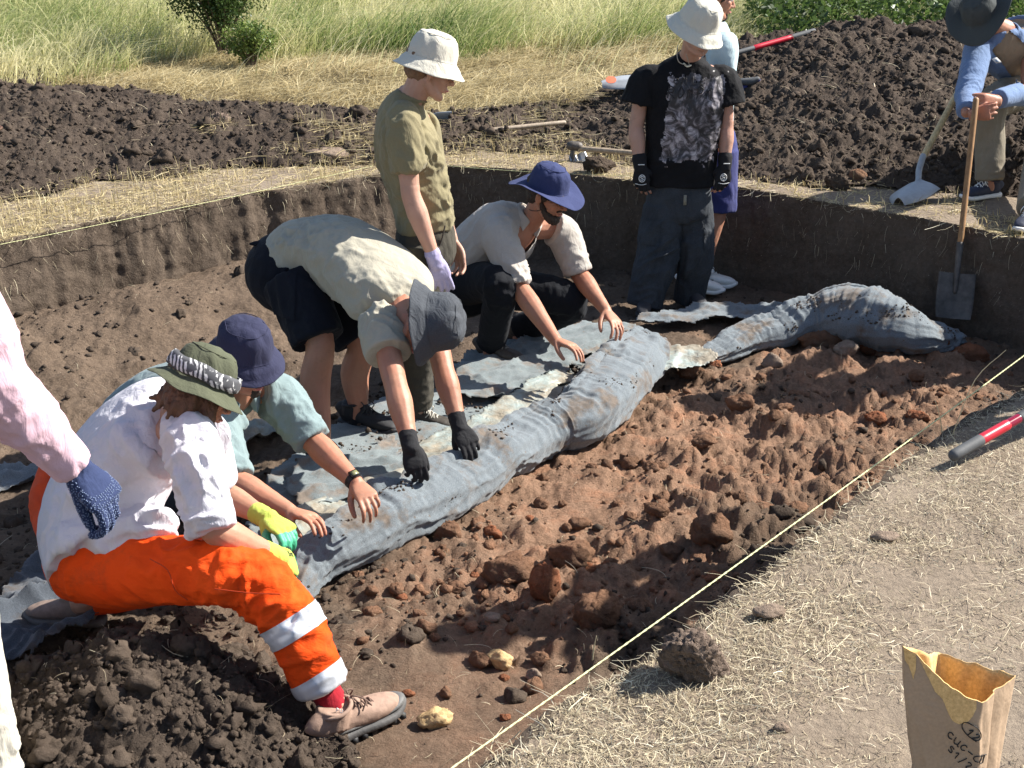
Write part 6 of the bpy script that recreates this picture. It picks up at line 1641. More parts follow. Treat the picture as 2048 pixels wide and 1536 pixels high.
g.tube([shR - lt2 * .05, shR + (elR - shR) * .12, shR + (elR - shR) * .55, shR + (elR - shR) * .93], [.088, .092, .084, .074], n=18, dome=False)
g.tube([shL + lt2 * .05, shL + (elL - shL) * .12, shL + (elL - shL) * .55, shL + (elL - shL) * .93], [.088, .090, .082, .072], n=18, dome=False)
for a_, b2 in ((shR, elR), (shL, elL)):
    q = a_ + (b2 - a_) * .90; dd = unit(b2 - a_); g.tube([q - dd * .022, q, q + dd * .022], [.070, .079, .074], n=18, dome=False)
fr = unit(np.cross(lt2, sp[4] - sp[1])); fr = fr if fr[0] > 0 else -fr
ax_ = sp[4] - sp[1]; axl = np.linalg.norm(ax_)
def cutf(cq):
    D = cq - sp[1]; tt = D @ ax_ / axl ** 2; bs = sp[1] + tt[:, None] * ax_
    return ((cq - bs) @ fr > .02) & (np.abs((cq - bs) @ lt2) < .012 + .062 * np.clip((tt - .35) / .6, 0, 1)) & (tt > .35)
shm = cloth_mat('pale_grey_linen', (.42, .385, .345), .08, crease=.55, dirt=(.30, .24, .18), dirt_amt=.3)
p.wear('shirt', g, shm, [(elR + (0, 0, .08), (.6, -.3, -.8), .08, .016, .035), (elR + (0, 0, .05), (1, .2, .2), .06, .012, .028), (elL + (0, 0, .06), (1, .2, .3), .07, .013, .03), (J(940, 500, 6.9), (.7, 0, .7), .12, .013, .045), (J(1060, 540, 6.8), (.3, 0, 1), .10, .016, .045), (J(1010, 430, 6.9), (.8, 0, .5), .10, .009, .04), (J(960, 450, 6.85), (.3, 0, 1), .08, .009, .04)], seed=14, cut=cutf)
g = Geo(); collar(g, sp[4] * .45 + sp[5] * .55, sp[5] - sp[3] + np.array([0, 0, .04]), fr, r=.072, h=.045, open_=.55); V, F = fuse(g, .005, 1); part('collar', V, F, shm, p.root)
bkt = cloth_mat('black_work_trousers', (.008, .009, .012), .2)
g = Geo(); g.ell(hipc + (0, 0, -.03), (.165, .16, .135), None, 16)
g.tube([hipc + lt2 * .08, hipc * .5 + kR * .5 + (0, 0, .02), kR, kR * .5 + aR * .5 + (0, 0, 0), aR + (0, 0, .06)], [.115, .105, .085, .078, .075], n=18, dome=False)
g.tube([hipc - lt2 * .08, hipc * .5 + kL * .5 + (0, 0, .02), kL, kL * .5 + aL * .5, aL + (0, 0, .05)], [.115, .110, .088, .080, .075], n=18, dome=False)
p.wear('trousers', g, bkt, [(kR, (0, 1, .2), .1, .012, .035), (aR + (0, 0, .08), (1, 0, 0), .07, .012, .03), (kL, (0, .2, 1), .1, .012, .035)], seed=2.5)
lb = plain('worn_grey_brown_boot', (.060, .050, .042), .6, 0, .25, .3, 30)
p.shoe(aR + (0, 0, -.02), (.85, -.60, 0), lz(aR[0], aR[1]) + .055, lb, M['black_rubber'], plain('grey_lace', (.22, .20, .17), .8), k=1.12, high=.02, name='boot')
p.shoe(aL + (0, 0, -.03), (.9, -.5, 0), FLOOR + .04, lb, M['black_rubber'], None, k=1.1, high=.02, name='boot')
p.hat(cloth_mat('navy_hat_nylon', (.035, .045, .115), .1), 'wide', seed=9, tilt=(-.02, .05), z0=.040, k=.97)
g = Geo()
for q in (-1, 1):
    g.ell(p.L(q * .033, .096, .004), (.024, .006, .017), (p.hl, p.hf, p.hu), 12)
g.obj('sunglasses_lens', M['lens'], p.root)
g = Geo()
for q in (-1, 1): g.tube([p.L(q * .056, .090, .008), p.L(q * .076, .05, .008), p.L(q * .080, -.01, .004)], .003, n=6)
g.tube([p.L(-.012, .104, .006), p.L(.012, .104, .006)], .0025, n=5); g.obj('sunglasses_frame', M['lens'], p.root)
g = Geo(); g.tube([p.L(-.088, -.01, .03) * 0 + p.L(.085, .0, .02), p.L(.075, .02, -.05), p.L(.06, -.03, -.085), p.L(.02, -.07, -.09)], .0018, n=5); g.obj('hat_cord', M['hair_dark'], p.root)

# ---------------------------------------------------------------- bending man, beige tee
p = Person('man in beige T-shirt, black shorts and grey bucket hat bending over the felt roll', on(690, 880), M['skin_tan']); sk = p.g
YF = 5.92
p.head(J(852, 650, 5.40), (.10, -.42, -.90), (.95, -.12, .18), J(805, 608, 5.58), beard=1.0, hair='hair_brown')
shR, elR, wrR = J(765, 655, 5.44), J(793, 778, 5.18), J(820, 888, 5.01)
shL, elL, wrL = J(862, 630, 5.72), J(888, 745, 5.50), J(918, 850, 5.36)
p.arm(shR, elR, wrR, 1.14); p.arm(shL, elL, wrL, 1.12)
sp = [J(600, 524, 5.98), J(632, 500, 5.95), J(678, 505, 5.88), J(735, 540, 5.78), J(785, 585, 5.67), J(810, 605, 5.61), J(828, 618, 5.56)]
lt2 = unit(np.array([-.42, -.86, -.18])); 
sk.tube([sp[0], sp[2], sp[4], sp[6]], .07, n=10); sk.tube([shR, sp[4], shL], .05, n=10)
L1 = [J(588, 560, 5.84), J(640, 690, 5.68), J(642, 905, 5.55)]; L2 = [J(640, 560, 6.08), J(722, 688, 5.98), J(716, 858, 5.98)]
for Q in (L1, L2): sk.tube([Q[0] * .8 + Q[1] * .2, (Q[0] + Q[1]) / 2, Q[1], Q[1] * .64 + Q[2] * .36 + np.array([-.025, .02, 0]), Q[1] * .25 + Q[2] * .75, Q[2]], [.06, .082, .062, .066, .044, .040], n=16)
p.body(.0042)
bge = cloth_mat('beige_cotton', (.355, .33, .262), .06, crease=.4)
g = Geo(); tor3(g, sp, [lt2] * 7, [.175, .175, .180, .19, .20, .15, .075], [.132, .134, .134, .134, .120, .10, .070])
g.tube([shR - lt2 * .06 + (-.02, 0, .02), shR + (elR - shR) * .1, shR + (elR - shR) * .45], [.088, .098, .094], n=18, dome=False)
g.tube([shL + lt2 * .06 + (-.02, 0, .02), shL + (elL - shL) * .1, shL + (elL - shL) * .38], [.088, .092, .090], n=18, dome=False)
g.tube([v3(at(598, 512, 5.96)), sp[1]], [.16, .15], n=20, sub=3)
p.wear('tshirt', g, bge, [(J(620, 470, 5.8), (.4, 0, -1), .11, .020, .035), (J(575, 500, 5.8), (.3, 0, -1), .08, .026, .035), (J(650, 560, 5.75), (.7, 0, -.7), .12, .018, .04), (J(780, 640, 5.45), (.7, 0, -.8), .10, .024, .034), (J(820, 560, 5.5), (.7, 0, -.5), .09, .018, .036), (J(720, 600, 5.6), (.6, 0, -.8), .12, .018, .04), (J(700, 450, 5.8), (.9, 0, -.4), .12, .010, .05)], seed=21)
bs = cloth_mat('black_shorts', (.007, .008, .013), .25)
g = Geo(); g.ell(sp[0] + (-.055, 0, -.045), (.19, .195, .185), None, 18); g.tube([sp[0] + (-.03, 0, -.03), sp[1] + (0, 0, -.03)], [.165, .15], n=18)
for Q in (L1, L2): g.tube([Q[0] + (-.01, 0, .0), Q[0] + (Q[1] - Q[0]) * .45, Q[0] + (Q[1] - Q[0]) * .93], [.128, .122, .118], n=20, dome=False)
p.wear('shorts', g, bs, [(J(590, 600, 5.75), (.2, 0, -1), .13, .012, .045), (J(620, 670, 5.6), (1, 0, -.1), .09, .010, .04)], seed=7)
VT = p.last; q = J(560, 590, 5.7); p.band('pocket', lambda c_: (np.abs(c_[:, 0] - q[0]) < .07) & (np.abs(c_[:, 2] - q[2]) < .09) & (c_[:, 1] < 5.85), bs, .007, VF=VT)
g = Geo(); qv = J(528, 492, 5.95); g.tube([qv, qv + (-.03, 0, .01), qv + (-.055, -.01, .012)], [.018, .014, .006], n=8); g.obj('belt_tab', bs, p.root)
gk = cloth_mat('black_knit_glove', (.022, .022, .024), weave=260)
for (W0, E0, tip, th, cr) in ((wrR, elR, J(838, 955, 4.95), (.6, .7, 0), (.45, .8, .5)), (wrL, elL, J(946, 902, 5.27), (-.7, -.5, 0), (.4, .75, .5))):
    g = Geo(); n_ = np.array([.35, -.35, -.8]) if W0 is wrL else np.array([.1, -.6, -.6])
    p.hand(W0, tip - W0, (-.2, .75, -.5), th, cr, r=1.14, geo=g, k=1.02, thumb=.6); g.tube([W0 + unit(E0 - W0) * .045, W0 + unit(W0 - E0) * .02], [.036, .034], n=14)
    p.wear('glove', g, gk, [(W0, (1, 0, 0), .05, .003, .015)], voxel=.0042, base=.0007)
p.shoe(L1[2] + (0, 0, .0), (.7, -.7, 0), lz(L1[2][0], L1[2][1]) + .02, M['black_rubber'], M['black_rubber'], M['black_rubber'], k=1.12)
g = Geo(); g.tube([L2[2] + (L2[1] - L2[2]) * .12, L2[2] + (0, 0, -.03)], [.046, .046], n=12); g.obj('sock', blk_sock, p.root)
p.shoe(L2[2] + (0, 0, -.02), (.86, -.5, 0), lz(L2[2][0], L2[2][1]) + .045, plain('black_mesh_shoe', (.018, .018, .02), .7, 0, .2, .3, 80), M['black_rubber'], plain('black_lace', (.03, .03, .03), .7), k=1.16)
p.hat(cloth_mat('faded_black_hat', (.062, .068, .078), .2, crease=.6), seed=13, tilt=(.05, .0), z0=.030, k=1.10)

# ---------------------------------------------------------------- kneeling man, teal shirt, navy hat
p = Person('man kneeling in teal rolled-sleeve shirt and navy bucket hat with watch, gripping the felt', on(420, 1000), M['skin_tan']); sk = p.g
p.head(J(490, 720, 4.88), (.66, -.66, -.36), (.08, -.20, .97), J(468, 792, 4.98), beard=1.0, hair='hair_dark')
shL, elL, wrL = J(548, 782, 5.06), J(628, 884, 4.92), J(712, 966, 4.72)
shR, elR, wrR = J(424, 838, 4.82), J(468, 962, 4.62), J(580, 1024, 4.50)
p.arm(shL, elL, wrL, 1.14); p.arm(shR, elR, wrR, 1.12)
p.hand(wrL, J(740, 1002, 4.62) - wrL, (.2, -.15, -.9), (-.5, -.8, .1), (.45, .9, .5), k=1.05, thumb=.7)
p.hand(wrR, J(632, 1036, 4.42) - wrR, (.1, -.35, -.9), (-.1, -.9, .3), (.25, .5, .35), k=1.05, thumb=.5)
sp = [J(262, 880, 5.40), J(290, 830, 5.34), J(345, 798, 5.22), J(415, 792, 5.08), J(455, 790, 5.01), J(470, 792, 4.97)]
lt2 = unit(shR - shL)
sk.tube([sp[0], sp[2], sp[5]], .06, n=10); sk.tube([shR, sp[4], shL], .05, n=10)
k1 = v3(on(430, 1010, FLOOR + .07)); k2 = v3(on(330, 985, FLOOR + .07)); a1 = v3(on(200, 990, FLOOR + .06)); a2 = v3(on(130, 940, FLOOR + .06))
for a_, b2 in ((k1, a1), (k2, a2)): sk.tube([sp[0], a_, b2], .045, n=10)
p.body(.0044)
tl = cloth_mat('teal_cotton', (.185, .245, .25), .07, crease=.45)
g = Geo(); tor3(g, [sp[0] + (-.02, 0, -.04)] + sp[1:], [lt2] * 6, [.19, .19, .195, .20, .15, .075], [.14, .14, .145, .14, .105, .07])
for a_, b2, sg in ((shR, elR, -1), (shL, elL, 1)):
    g.tube([a_ + lt2 * .06 * sg, a_ + (b2 - a_) * .12, a_ + (b2 - a_) * .55, a_ + (b2 - a_) * .92], [.090, .090, .082, .074], n=18, dome=False)
    q = a_ + (b2 - a_) * .86; dd = unit(b2 - a_); g.tube([q - dd * .03, q, q + dd * .03], [.072, .079, .076], n=18, dome=False)
p.wear('shirt', g, tl, [(elL + (-.05, 0, .06), (1, 0, .4), .09, .013, .035), (J(560, 800, 5.0), (.7, 0, -.7), .09, .015, .04), (J(440, 860, 4.8), (.2, 0, -1), .10, .015, .04), (J(300, 790, 5.2), (.7, 0, .6), .14, .010, .06), (elR + (0, 0, .08), (1, 0, 0), .07, .012, .03), (J(500, 830, 4.9), (.2, 0, 1), .08, .016, .04)], seed=31)
g = Geo(); collar(g, sp[5] + (0, 0, .01), (.35, -.3, .9), p.hf, r=.074, h=.04, open_=.4); V, F = fuse(g, .005, 1); part('collar', V, F, tl, p.root)
dk = cloth_mat('dark_grey_trousers', (.03, .034, .04), .2)
g = Geo(); g.ell(sp[0] + (-.02, 0, -.06), (.17, .17, .14), None, 16)
for a_, b2 in ((k1, a1), (k2, a2)): g.tube([sp[0] + (0, 0, -.06), sp[0] * .5 + a_ * .5, a_ + (0, 0, .02), a_ * .5 + b2 * .5, b2], [.12, .112, .088, .078, .07], n=16)
p.wear('trousers', g, dk, [(k1, (0, 1, .2), .1, .012, .035)], seed=12, voxel=.009)
p.shoe(a1 + (0, 0, .05), (.9, -.2, 0), FLOOR + .03, M['black_rubber'], M['black_rubber'], None)
g = Geo(); g.tube([J(462, 880, 4.86), J(480, 910, 4.80), J(496, 948, 4.75)], [.020, .026, .020], n=8); g.obj('knee_strap', plain('yellow_green_strap', (.30, .33, .03), .6), p.root)
dd = unit(wrL - elL); q = wrL - dd * .012; b1 = unit(np.cross(dd, (0, 0, 1))); b2_ = np.cross(dd, b1)
g = Geo(); g.rings(np.array([[q + dd * z + (b1 * math.cos(a) + b2_ * math.sin(a)) * r for a in np.linspace(0, 2 * math.pi, 24, endpoint=False)] for z, r in ((-.013, .031), (-.011, .0345), (.011, .0335), (.013, .030))]), cap=False)
w_ = g.obj('watch', M['black_rubber'], p.root); upv = unit(np.array([.15, -.35, 1]) - dd * np.dot(np.array([.15, -.35, 1]), dd)); sv = np.cross(dd, upv)
g = Geo(); g.box(q + upv * .036, (.016, .018, .005), (dd, sv, upv)); g.obj('watch_case', M['lens'], w_)
g = Geo(); g.box(q + upv * .0415, (.011, .013, .0008), (dd, sv, upv)); g.obj('watch_face', plain('olive_lcd', (.20, .20, .10), .3), w_)
p.hat(cloth_mat('navy_hat_cotton', (.028, .030, .062), .1, crease=.4), seed=17, tilt=(-.05, .0), z0=.046, k=1.03, brim=.98)

# ---------------------------------------------------------------- digger in white shirt and orange trousers
p = Person('crouching person in white shirt, orange reflective trousers, green hat and yellow gloves', on(300, 1300), M['skin_mid']); sk = p.g
p.head(J(398, 782, 4.02), (.84, .22, -.46), (.36, .32, .87), J(350, 832, 4.14), hair='hair_brown', hairlen=.05, k=.95)
shR, elR, wrR = J(378, 878, 3.90), J(425, 1058, 3.78), J(548, 1112, 3.92)
shL, elL, wrL = J(400, 862, 4.30), J(440, 985, 4.36), J(532, 1036, 4.22)
p.arm(shR, elR, wrR, 1.12); p.arm(shL, elL, wrL, 1.05)
sp = [J(205, 1130, 4.06), J(200, 1060, 4.10), J(215, 985, 4.14), J(262, 905, 4.16), J(318, 852, 4.15), J(338, 838, 4.14), J(350, 830, 4.14)]
lt2 = unit(np.array([.42, -.88, .05]) )
sk.tube([sp[0], sp[2], sp[4], sp[6]], .06, n=10); sk.tube([shR, sp[4], shL], .045, n=10)
hpR = J(225, 1140, 3.94); knR = J(518, 1170, 3.76); anR = J(674, 1420, 3.63)
hpL = J(200, 1140, 4.22); knL = J(335, 1150, 4.35); anL = J(165, 1205, 4.25)
sk.tube([hpR, knR, knR * .4 + anR * .6, anR], [.05, .05, .045, .042], n=10); sk.tube([hpL, knL, anL], .045, n=10)
p.body(.004)
wc = cloth_mat('white_linen', (.56, .55, .59), .03, crease=.6, sheen=.05)
g = Geo(); tor3(g, [J(222, 1118, 4.03)] + sp[1:], [lt2] * 7, [.23, .225, .215, .205, .19, .14, .072], [.205, .190, .172, .155, .130, .10, .068])
g.tube([J(120, 1060, 4.05), J(215, 1075, 3.98), J(310, 1062, 3.92)], [.06, .10, .065], n=14)
g.tube([shR - lt2 * .12, shR + (0, .03, 0), shR + (elR - shR) * .3, shR + (elR - shR) * .6, shR + (elR - shR) * .93], [.072, .076, .076, .074, .070], n=20, dome=False)
g.tube([shL + lt2 * .06, shL + (elL - shL) * .12, shL + (elL - shL) * .55, shL + (elL - shL) * .85], [.088, .090, .082, .074], n=18, dome=False)
q = shR + (elR - shR) * .90; dd = unit(elR - shR); g.tube([q - dd * .035, q, q + dd * .03], [.072, .077, .074], n=20, dome=False)
p.wear('shirt', g, wc, [(J(300, 900, 3.95), (.6, 0, -1), .11, .036, .065), (J(375, 950, 3.8), (.25, 0, -1), .09, .022, .04), (J(320, 1030, 3.85), (1, 0, .35), .11, .034, .055), (J(200, 960, 3.9), (.8, 0, -.5), .14, .028, .07), (J(400, 1040, 3.7), (1, 0, .1), .08, .020, .035), (J(150, 1040, 3.9), (.4, 0, -1), .12, .026, .06), (J(250, 1100, 3.85), (1, 0, .1), .14, .016, .05), (J(380, 880, 3.85), (.5, 0, -1), .07, .018, .035)], seed=41, voxel=.0068)
g = Geo(); collar(g, sp[5] + (0, 0, .01), sp[6] - sp[4] + np.array([0, 0, .05]), p.hf, r=.072, h=.035, open_=.4); V, F = fuse(g, .005, 1); part('collar', V, F, wc, p.root)
m, t, b = nt('orange_hivis')
col = ramp(t, noise(t, 6, 5), [(.3, (.72, .060, .005)), (.7, (.82, .085, .008))])
col = mix(t, ramp(t, noise(t, 9, 7, .7), [(.52, 0.0), (.72, .5)]), col, (.30, .055, .02))
t.links.new(col, b.inputs['Base Color']); b.inputs['Roughness'].default_value = .85; b.inputs['Specular IOR Level'].default_value = .15
vc = N(t, 'ShaderNodeMapping'); t.links.new(co(t), vc.inputs['Vector']); vc.inputs['Scale'].default_value = (.7, 1, 1.6)
bump(t, b, [(noise(t, 18, 5, .6, vc.outputs[0], .6), .45, .02), (noise(t, 500, 1), .12, .002)]); M['orange'] = m
g = Geo()
g.loft([J(205, 1080, 4.07), J(196, 1108, 4.06), J(200, 1138, 4.05), J(215, 1158, 4.04)], lt2, [.17, .19, .18, .13], [.15, .168, .155, .10], n=24, sub=4)
g.tube([hpR + (-.10, .06, .0), hpR + (.02, 0, 0), J(330, 1140, 3.86), J(440, 1145, 3.78), knR, J(572, 1225, 3.71), J(614, 1310, 3.66), J(645, 1375, 3.64)], [.130, .124, .108, .096, .090, .088, .084, .082], n=22, dome=False)
g.tube([hpL, J(280, 1150, 4.3), knL, J(260, 1180, 4.30), anL + (.03, 0, .02)], [.115, .10, .08, .07, .065], n=18, dome=False)
p.wear('trousers', g, M['orange'], [(knR, (.2, 0, 1), .12, .020, .04), (J(590, 1240, 3.6), (1, 0, .6), .10, .018, .04), (J(300, 1140, 3.75), (.8, 0, -.6), .12, .018, .045), (J(470, 1190, 3.65), (1, 0, .5), .11, .020, .04), (J(640, 1300, 3.6), (1, 0, .5), .10, .012, .035), (J(400, 1120, 3.7), (.5, 0, 1), .1, .010, .045), (J(130, 1150, 3.95), (.3, 0, 1), .12, .009, .05)], seed=51, voxel=.0068, it=7)
VT = p.last; axd = unit(anR - knR); Lk = np.linalg.norm(anR - knR)
refl = plain('reflective_tape', (.60, .62, .66), .35, .25, .06, .12, 20)
for t0, t1 in ((.28, .43), (.70, .85)):
    p.cutband('reflective_band', VT, knR, axd, t0 * Lk, t1 * Lk, .17, refl)
g = Geo()
for pts in ([(300, 1118, 3.72), (335, 1140, 3.70), (350, 1180, 3.70), (375, 1200, 3.70)], [(430, 1178, 3.63), (500, 1186, 3.60), (560, 1188, 3.58)]): g.tube([J(*q_) for q_ in pts], .0018, n=5)
g.obj('seam', plain('dark_orange_thread', (.45, .04, .004), .8), p.root)
# orange jacket tied behind the hips
g = Geo(); g.tube([J(100, 930, 4.25), J(95, 985, 4.22), J(100, 1050, 4.15), J(110, 1110, 4.08)], [.03, .05, .05, .04], n=14)
p.wear('jacket', g, plain('dull_orange_cloth', (.55, .06, .012), .8, 0, .1, .2), [(J(95, 1000, 4.2), (0, 0, 1), .1, .015, .04)], seed=3)
# sock and hiking shoe
rs = cloth_mat('dark_red_sock', (.30, .012, .022), weave=300)
g = Geo(); g.tube([anR + (knR - anR) * .24, anR + (.004, 0, -.01), anR + (.006, 0, -.035)], [.047, .043, .040], n=16); V, F = fuse(g, .005, 1, folds([(anR, (1, 0, .3), .08, .004, .02)])); so_ = part('sock', V, F, rs, p.root)
g = None
zf_ = lz(-.46, 3.60)
sd_dir = on(805, 1410, FLOOR + .03) - on(665, 1472, FLOOR + .03)
P_, sd = p.shoe(J(684, 1438, 3.62), sd_dir, zf_ + .012, plain('brown_suede', (.30, .20, .15), .85, 0, .15, .2, 60), plain('grey_rubber_sole', (.085, .082, .08), .7, 0, .2, .3, 40), plain('brown_lace', (.13, .08, .06), .8), k=1.18, pitch=.06, name='hiking_shoe')
g = Geo(); o_ = 1 if sd[1] < 0 else -1
g.loft([P_(x, z) for x, z in ((-.033, .038), (-.01, .042), (.05, .035), (.12, .030), (.19, .034), (.225, .036), (.245, .030))], sd, [.016, .034, .038, .042, .0475, .038, .014], [.020, .024, .012, .010, .013, .016, .014], n=18, sub=3)
V, F = fuse(g, .005, 1); part('rubber_rand', V, F, plain('grey_rand', (.11, .108, .105), .6, 0, .2, .3, 40), p.root)
for x in np.linspace(-.02, .22, 9):
    g = Geo(); g.box(P_(x, .0) + sd * o_ * .004, (.0085, .040, .009), (unit(P_(1, 0) - P_(0, 0)), sd, np.cross(sd, P_(1, 0) - P_(0, 0)))); g.obj('tread_lug', M['black_rubber'], p.root)
fS = lambda u, w_: J(672, 1402, 3.63) + np.array([.006, -.056, 0]) + np.array([u * .9, .008 * 0, w_ * .9 - u * .25])
write('PU', fS, .014, .012, .0014, M['white'], so_)
# other shoe behind
p.shoe(anL + (-.02, .02, .02), (-.95, .1, 0), anL[2] - .09, plain('brown_suede_b', (.22, .16, .13), .85, 0, .15, .2, 60), plain('grey_rubber_sole_b', (.12, .115, .11), .7), None, k=1.05, name='hiking_shoe')
# gloves, yellow-green knit with green dipped palm
yg = cloth_mat('yellow_green_knit', (.38, .46, .08), .06, weave=260); gp = plain('green_latex', (.06, .36, .20), .5, 0, .2, .3, 50); gpd = plain('muddy_green_latex', (.10, .14, .10), .6, 0, .3, .3, 40)
for (W0, E0, tip, n_, th, cr, i) in ((wrL, elL, J(588, 1070, 4.12), (.1, -.3, -1), (-.3, -1, .1), (.55, .9, .7), 0), (wrR, elR, J(606, 1134, 4.02), (.2, .6, -.7), (.2, .5, .8), (.45, .8, .6), 1)):
    g = Geo(); p.hand(W0, tip - W0, n_, th, cr, r=1.17, geo=g, k=1.06, thumb=.5); g.tube([W0 + unit(E0 - W0) * .045, W0 + unit(W0 - E0) * .02], [.037, .035], n=14)
    gl = p.wear('glove', g, yg, [(W0, (0, 0, 1), .04, .003, .015)], voxel=.004, base=.0006, label='yellow-green glove ' + ('on the far hand' if i == 0 else 'on the near hand'))
    d_ = unit(tip - W0); nn_ = unit(v3(n_) - d_ * np.dot(v3(n_), d_))
    p.band('palm_coating', lambda c_: ((c_ - W0) @ d_ > .118) | (((c_ - W0) @ nn_ > .004) & ((c_ - W0) @ d_ > .055)), gp if i else gp, .0012, parent=gl)
    if i == 1:
        sd_ = unit(np.cross(d_, nn_)); oo = -nn_
        f3 = lambda u, w_: W0 + d_ * (.040 + u) + sd_ * (-w_ + .012) * 1 + oo * .026
        write('3U', f3, .014, .014, .0016, M['ink'], gl); write('SIZE', lambda u, w_: f3(u, w_ - .022), .008, .008, .0010, M['ink'], gl)
m, t, b = nt('printed_scarf'); v = co(t)
w_n = N(t, 'ShaderNodeTexWave', Scale=22.0, Distortion=7.0, Detail=3.0); t.links.new(v, w_n.inputs['Vector'])
col = ramp(t, w_n.outputs['Fac'], [(.45, (.05, .052, .06)), (.55, (.60, .60, .60))]); col = mix(t, ramp(t, noise(t, 30, 2), [(.45, 0.0), (.5, 1.0)]), (.07, .072, .08), col)
t.links.new(col, b.inputs['Base Color']); b.inputs['Roughness'].default_value = .8
p.hat(cloth_mat('army_green_canvas', (.080, .086, .055), .15, crease=.6), seed=23, tilt=(.06, .0), z0=.036, k=.93, band=m, brim=1.06, drop=.8)

# ---------------------------------------------------------------- person in pink shirt at the left edge
p = Person('person in pale pink shirt and cream trousers, gloved arm reaching in at left edge', on(-120, 1700), M['skin_mid']); sk = p.g
YG = 3.30
p.head(J(-90, 250, YG), (.8, -.2, -.4), (.4, 0, .9), J(-130, 345, YG), hair='hair_brown')
shR, elR, wrR = J(-120, 530, YG - .14), J(-8, 775, YG - .12), J(150, 935, YG - .02)
shR = elR + unit(J(-110, 530, YG - .1) - elR) * .31
shL, elL, wrL = J(-190, 470, YG + .2), J(-210, 720, YG + .25), J(-150, 900, YG + .1)
p.arm(shR, elR, wrR, 1.1); p.arm(shL, elL, wrL, 1.1); p.hand(wrL, (.2, 0, -1), (1, 0, 0), (0, -1, 0))
hp = J(-150, 1000, YG); nk = J(-130, 345, YG)
nk = np.array([nk[0], nk[1], nk[2]])
sk.tube([nk, (nk + hp) / 2, hp], .06, n=10); sk.tube([shR, nk * .8 + hp * .2, shL], .045, n=10)
L1 = [hp + (.06, -.08, -.02), hp + (.085, -.10, -.44)]; L1.append(np.array([hp[0] + .09, hp[1] - .08, FLOOR + .10])); L2 = [hp + (-.04, .1, -.02), hp + (-.03, .08, -.44), np.array([hp[0] - .05, hp[1] + .14, FLOOR + .09])]
for Q in (L1, L2): sk.tube(Q, .05, n=10)
p.body(.005)
pk = cloth_mat('pink_cotton', (.58, .39, .45), .04, crease=.45)
g = Geo(); g.loft([hp + (0, 0, -.06), hp + (0, 0, .06), hp * .7 + nk * .3, hp * .4 + nk * .6, hp * .12 + nk * .88, nk], (.35, -.9, 0), [.19, .185, .18, .20, .15, .07], [.135, .135, .13, .135, .10, .068], n=26, sub=4)
g.tube([shR, shR + (elR - shR) * .3, shR + (elR - shR) * .7, elR, elR + (wrR - elR) * .35, elR + (wrR - elR) * .7, elR + (wrR - elR) * .96], [.090, .092, .090, .085, .074, .060, .050], n=22, dome=False)
q = elR + (wrR - elR) * .88; dd = unit(wrR - elR); g.tube([q - dd * .045, q + dd * .03], [.058, .054], n=20, dome=False)
g.tube([shL, elL, elL + (wrL - elL) * .9], [.09, .075, .055], n=18, dome=False)
p.wear('shirt', g, pk, [(elR, (-.5, 0, 1), .10, .013, .05), (elR + (wrR - elR) * .35, (.9, 0, .4), .09, .009, .05), (J(20, 700, 3.15), (1, 0, .1), .08, .012, .05), (J(90, 880, 3.2), (1, 0, -.9), .09, .009, .035), (hp + (.15, 0, .2), (0, 0, 1), .2, .012, .05)], seed=61, voxel=.0065, base=.001)
cr = cloth_mat('cream_trousers', (.50, .47, .40), .05, crease=.5, dirt=(.42, .36, .28), dirt_amt=.25)
g = Geo(); g.loft([hp + (0, 0, .04), hp, hp + (0, 0, -.1), hp + (0, 0, -.16)], (.35, -.9, 0), [.165, .18, .18, .15], [.12, .13, .13, .1], n=24, sub=3)
for Q in (L1, L2): g.tube([Q[0], (Q[0] + Q[1]) / 2, Q[1], (Q[1] + Q[2]) / 2, Q[2] + (0, 0, .02)], [.115, .105, .092, .090, .092], n=20, dome=False)
p.wear('trousers', g, cr, [(L1[2] + (0, 0, .12), (1, 0, 0), .12, .014, .04), (L1[1], (0, .2, 1), .15, .010, .045)], seed=4.4)
p.shoe(L1[2], (.9, -.3, 0), FLOOR + .03, bt, M['black_rubber'], lc); p.shoe(L2[2], (.9, -.3, 0), FLOOR + .03, bt, M['black_rubber'], lc)
ng = cloth_mat('navy_knit_glove', (.028, .040, .095), .15, weave=240, crease=.3)
g = Geo(); p.hand(wrR, J(205, 990, 3.27) - wrR, (-.55, .35, -.75), (.75, -.3, -.6), (.6, .9, .7), r=1.18, geo=g, k=1.25, thumb=.12); g.tube([wrR - unit(wrR - elR) * .035, wrR + unit(wrR - elR) * .03], [.041, .038], n=14)
gl = p.wear('glove', g, ng, [(wrR, (.5, 0, 1), .06, .003, .015)], voxel=.0042, base=.0006)
Vg, Fg = p.last; Ng = vnormals(Vg, Fg); d_ = unit(J(205, 990, 3.27) - wrR); nn_ = unit(np.array([-.55, .35, -.75]))
rr_ = np.random.default_rng(9); sel_ = np.where((((Vg - wrR) @ nn_) > -.006) & (((Vg - wrR) @ d_) > .01) & (Ng[:, 1] < .3))[0]
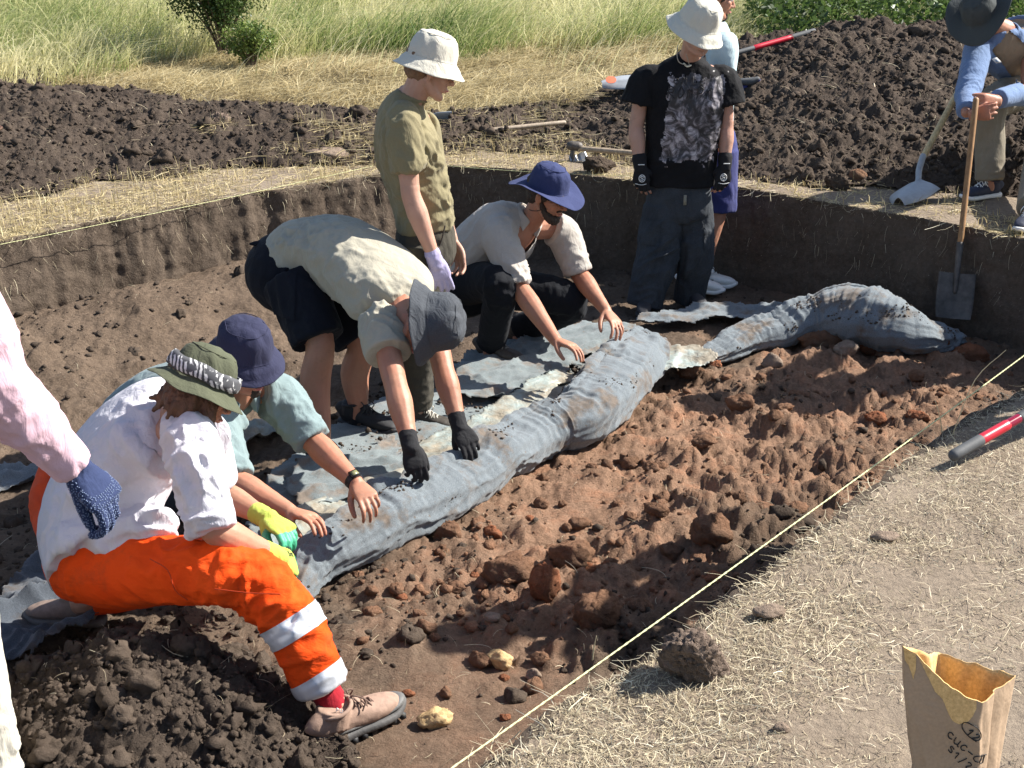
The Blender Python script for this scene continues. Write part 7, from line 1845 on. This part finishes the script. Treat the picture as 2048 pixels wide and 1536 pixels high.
# rubber dots in rows
D_ = (Vg - wrR) @ d_; T_ = (Vg - wrR) @ unit(np.cross(d_, nn_)); cell = {}
for i_ in sel_:
    key = (round(D_[i_] / .0075), round(T_[i_] / .0075), round(((Vg[i_] - wrR) @ nn_) / .0075))
    if key not in cell: cell[key] = i_
g = Geo()
for i_ in cell.values(): g.ell(Vg[i_], .0021, None, 6)
o_ = g.obj('grip_dots', plain('pale_blue_dots', (.13, .17, .28), .5), gl); o_['kind'] = 'stuff'
g = Geo(); q = wrR - unit(wrR - elR) * .036; dd = unit(wrR - elR); b1 = unit(np.cross(dd, (0, 0, 1))); b2_ = np.cross(dd, b1)
g.tube([q + (b1 * math.cos(a) + b2_ * math.sin(a)) * .043 for a in np.linspace(0, 2 * math.pi, 24)], .003, n=5, sub=1, dome=False); g.obj('glove_edge', plain('bright_blue_edge', (.04, .12, .55), .7), gl)

# ---------------------------------------------------------------- colleague just outside the frame whose shadow falls into the pit
for b0, lab_ in ((np.array([2.46, 5.02, 0.0]), 'person in grey standing outside the right edge, shadow falling into the pit'), (np.array([3.55, 7.18, 0.0]), 'person in grey by the far right corner of the pit, outside the frame')):
  p = Person(lab_, b0, M['skin_mid']); sk = p.g
  nk = b0 + (0, 0, 1.46); hp = b0 + (0, 0, .92)
  p.head(b0 + (-.05, -.02, 1.62), (-.8, -.3, -.4), (-.3, 0, .95), nk, hair='hair_brown')
  s1, e1, w1 = b0 + (-.02, -.2, 1.38), b0 + (-.08, -.36, 1.12), b0 + (-.18, -.20, .96); s2, e2, w2 = b0 + (.02, .2, 1.38), b0 + (-.02, .38, 1.12), b0 + (-.15, .22, .96)
  p.arm(s1, e1, w1); p.arm(s2, e2, w2); p.hand(w1, (0, 1, -.2), (.6, 0, 0), (0, 0, 1)); p.hand(w2, (0, -1, -.2), (.6, 0, 0), (0, 0, 1))
  sk.tube([nk, hp], .07, n=10); sk.tube([s1, nk - (0, 0, .06), s2], .05, n=10)
  for q in (-1, 1): sk.tube([hp + (0, q * .09, 0), b0 + (-.03, q * .11, .48), b0 + (0, q * .12, .08)], .05, n=10)
  p.body(.006)
  gcl = cloth_mat('grey_shirt', (.25, .25, .25), .08)
  g = Geo(); g.loft([hp - (0, 0, .05), hp + (0, 0, .15), hp + (0, 0, .35), nk - (0, 0, .06), nk], (.1, 1, 0), [.18, .17, .2, .16, .07], [.13, .12, .13, .1, .065], n=24, sub=3)
  for a_, c_ in ((s1, e1), (s2, e2)): g.tube([a_, a_ + (c_ - a_) * .7], [.085, .08], n=16, dome=False)
  p.wear('shirt', g, gcl, [(hp + (0, 0, .3), (0, 0, 1), .2, .01, .05)], voxel=.012)
  g = Geo(); g.loft([hp + (0, 0, .02), hp - (0, 0, .1)], (.1, 1, 0), [.17, .17], [.13, .13], n=24, sub=3)
  for q in (-1, 1): g.tube([hp + (0, q * .08, -.02), b0 + (-.03, q * .11, .48), b0 + (0, q * .12, .08)], [.11, .085, .07], n=16, dome=False)
  p.wear('trousers', g, gcl, [], voxel=.012)
  for q in (-1, 1): p.shoe(b0 + (0, q * .12, .09), (-1, -.2, 0), .0, sh_dk, M['black_rubber'], None)
  p.hat(cloth_mat('grey_hat', (.2, .2, .2), .05), 'wide', seed=1)
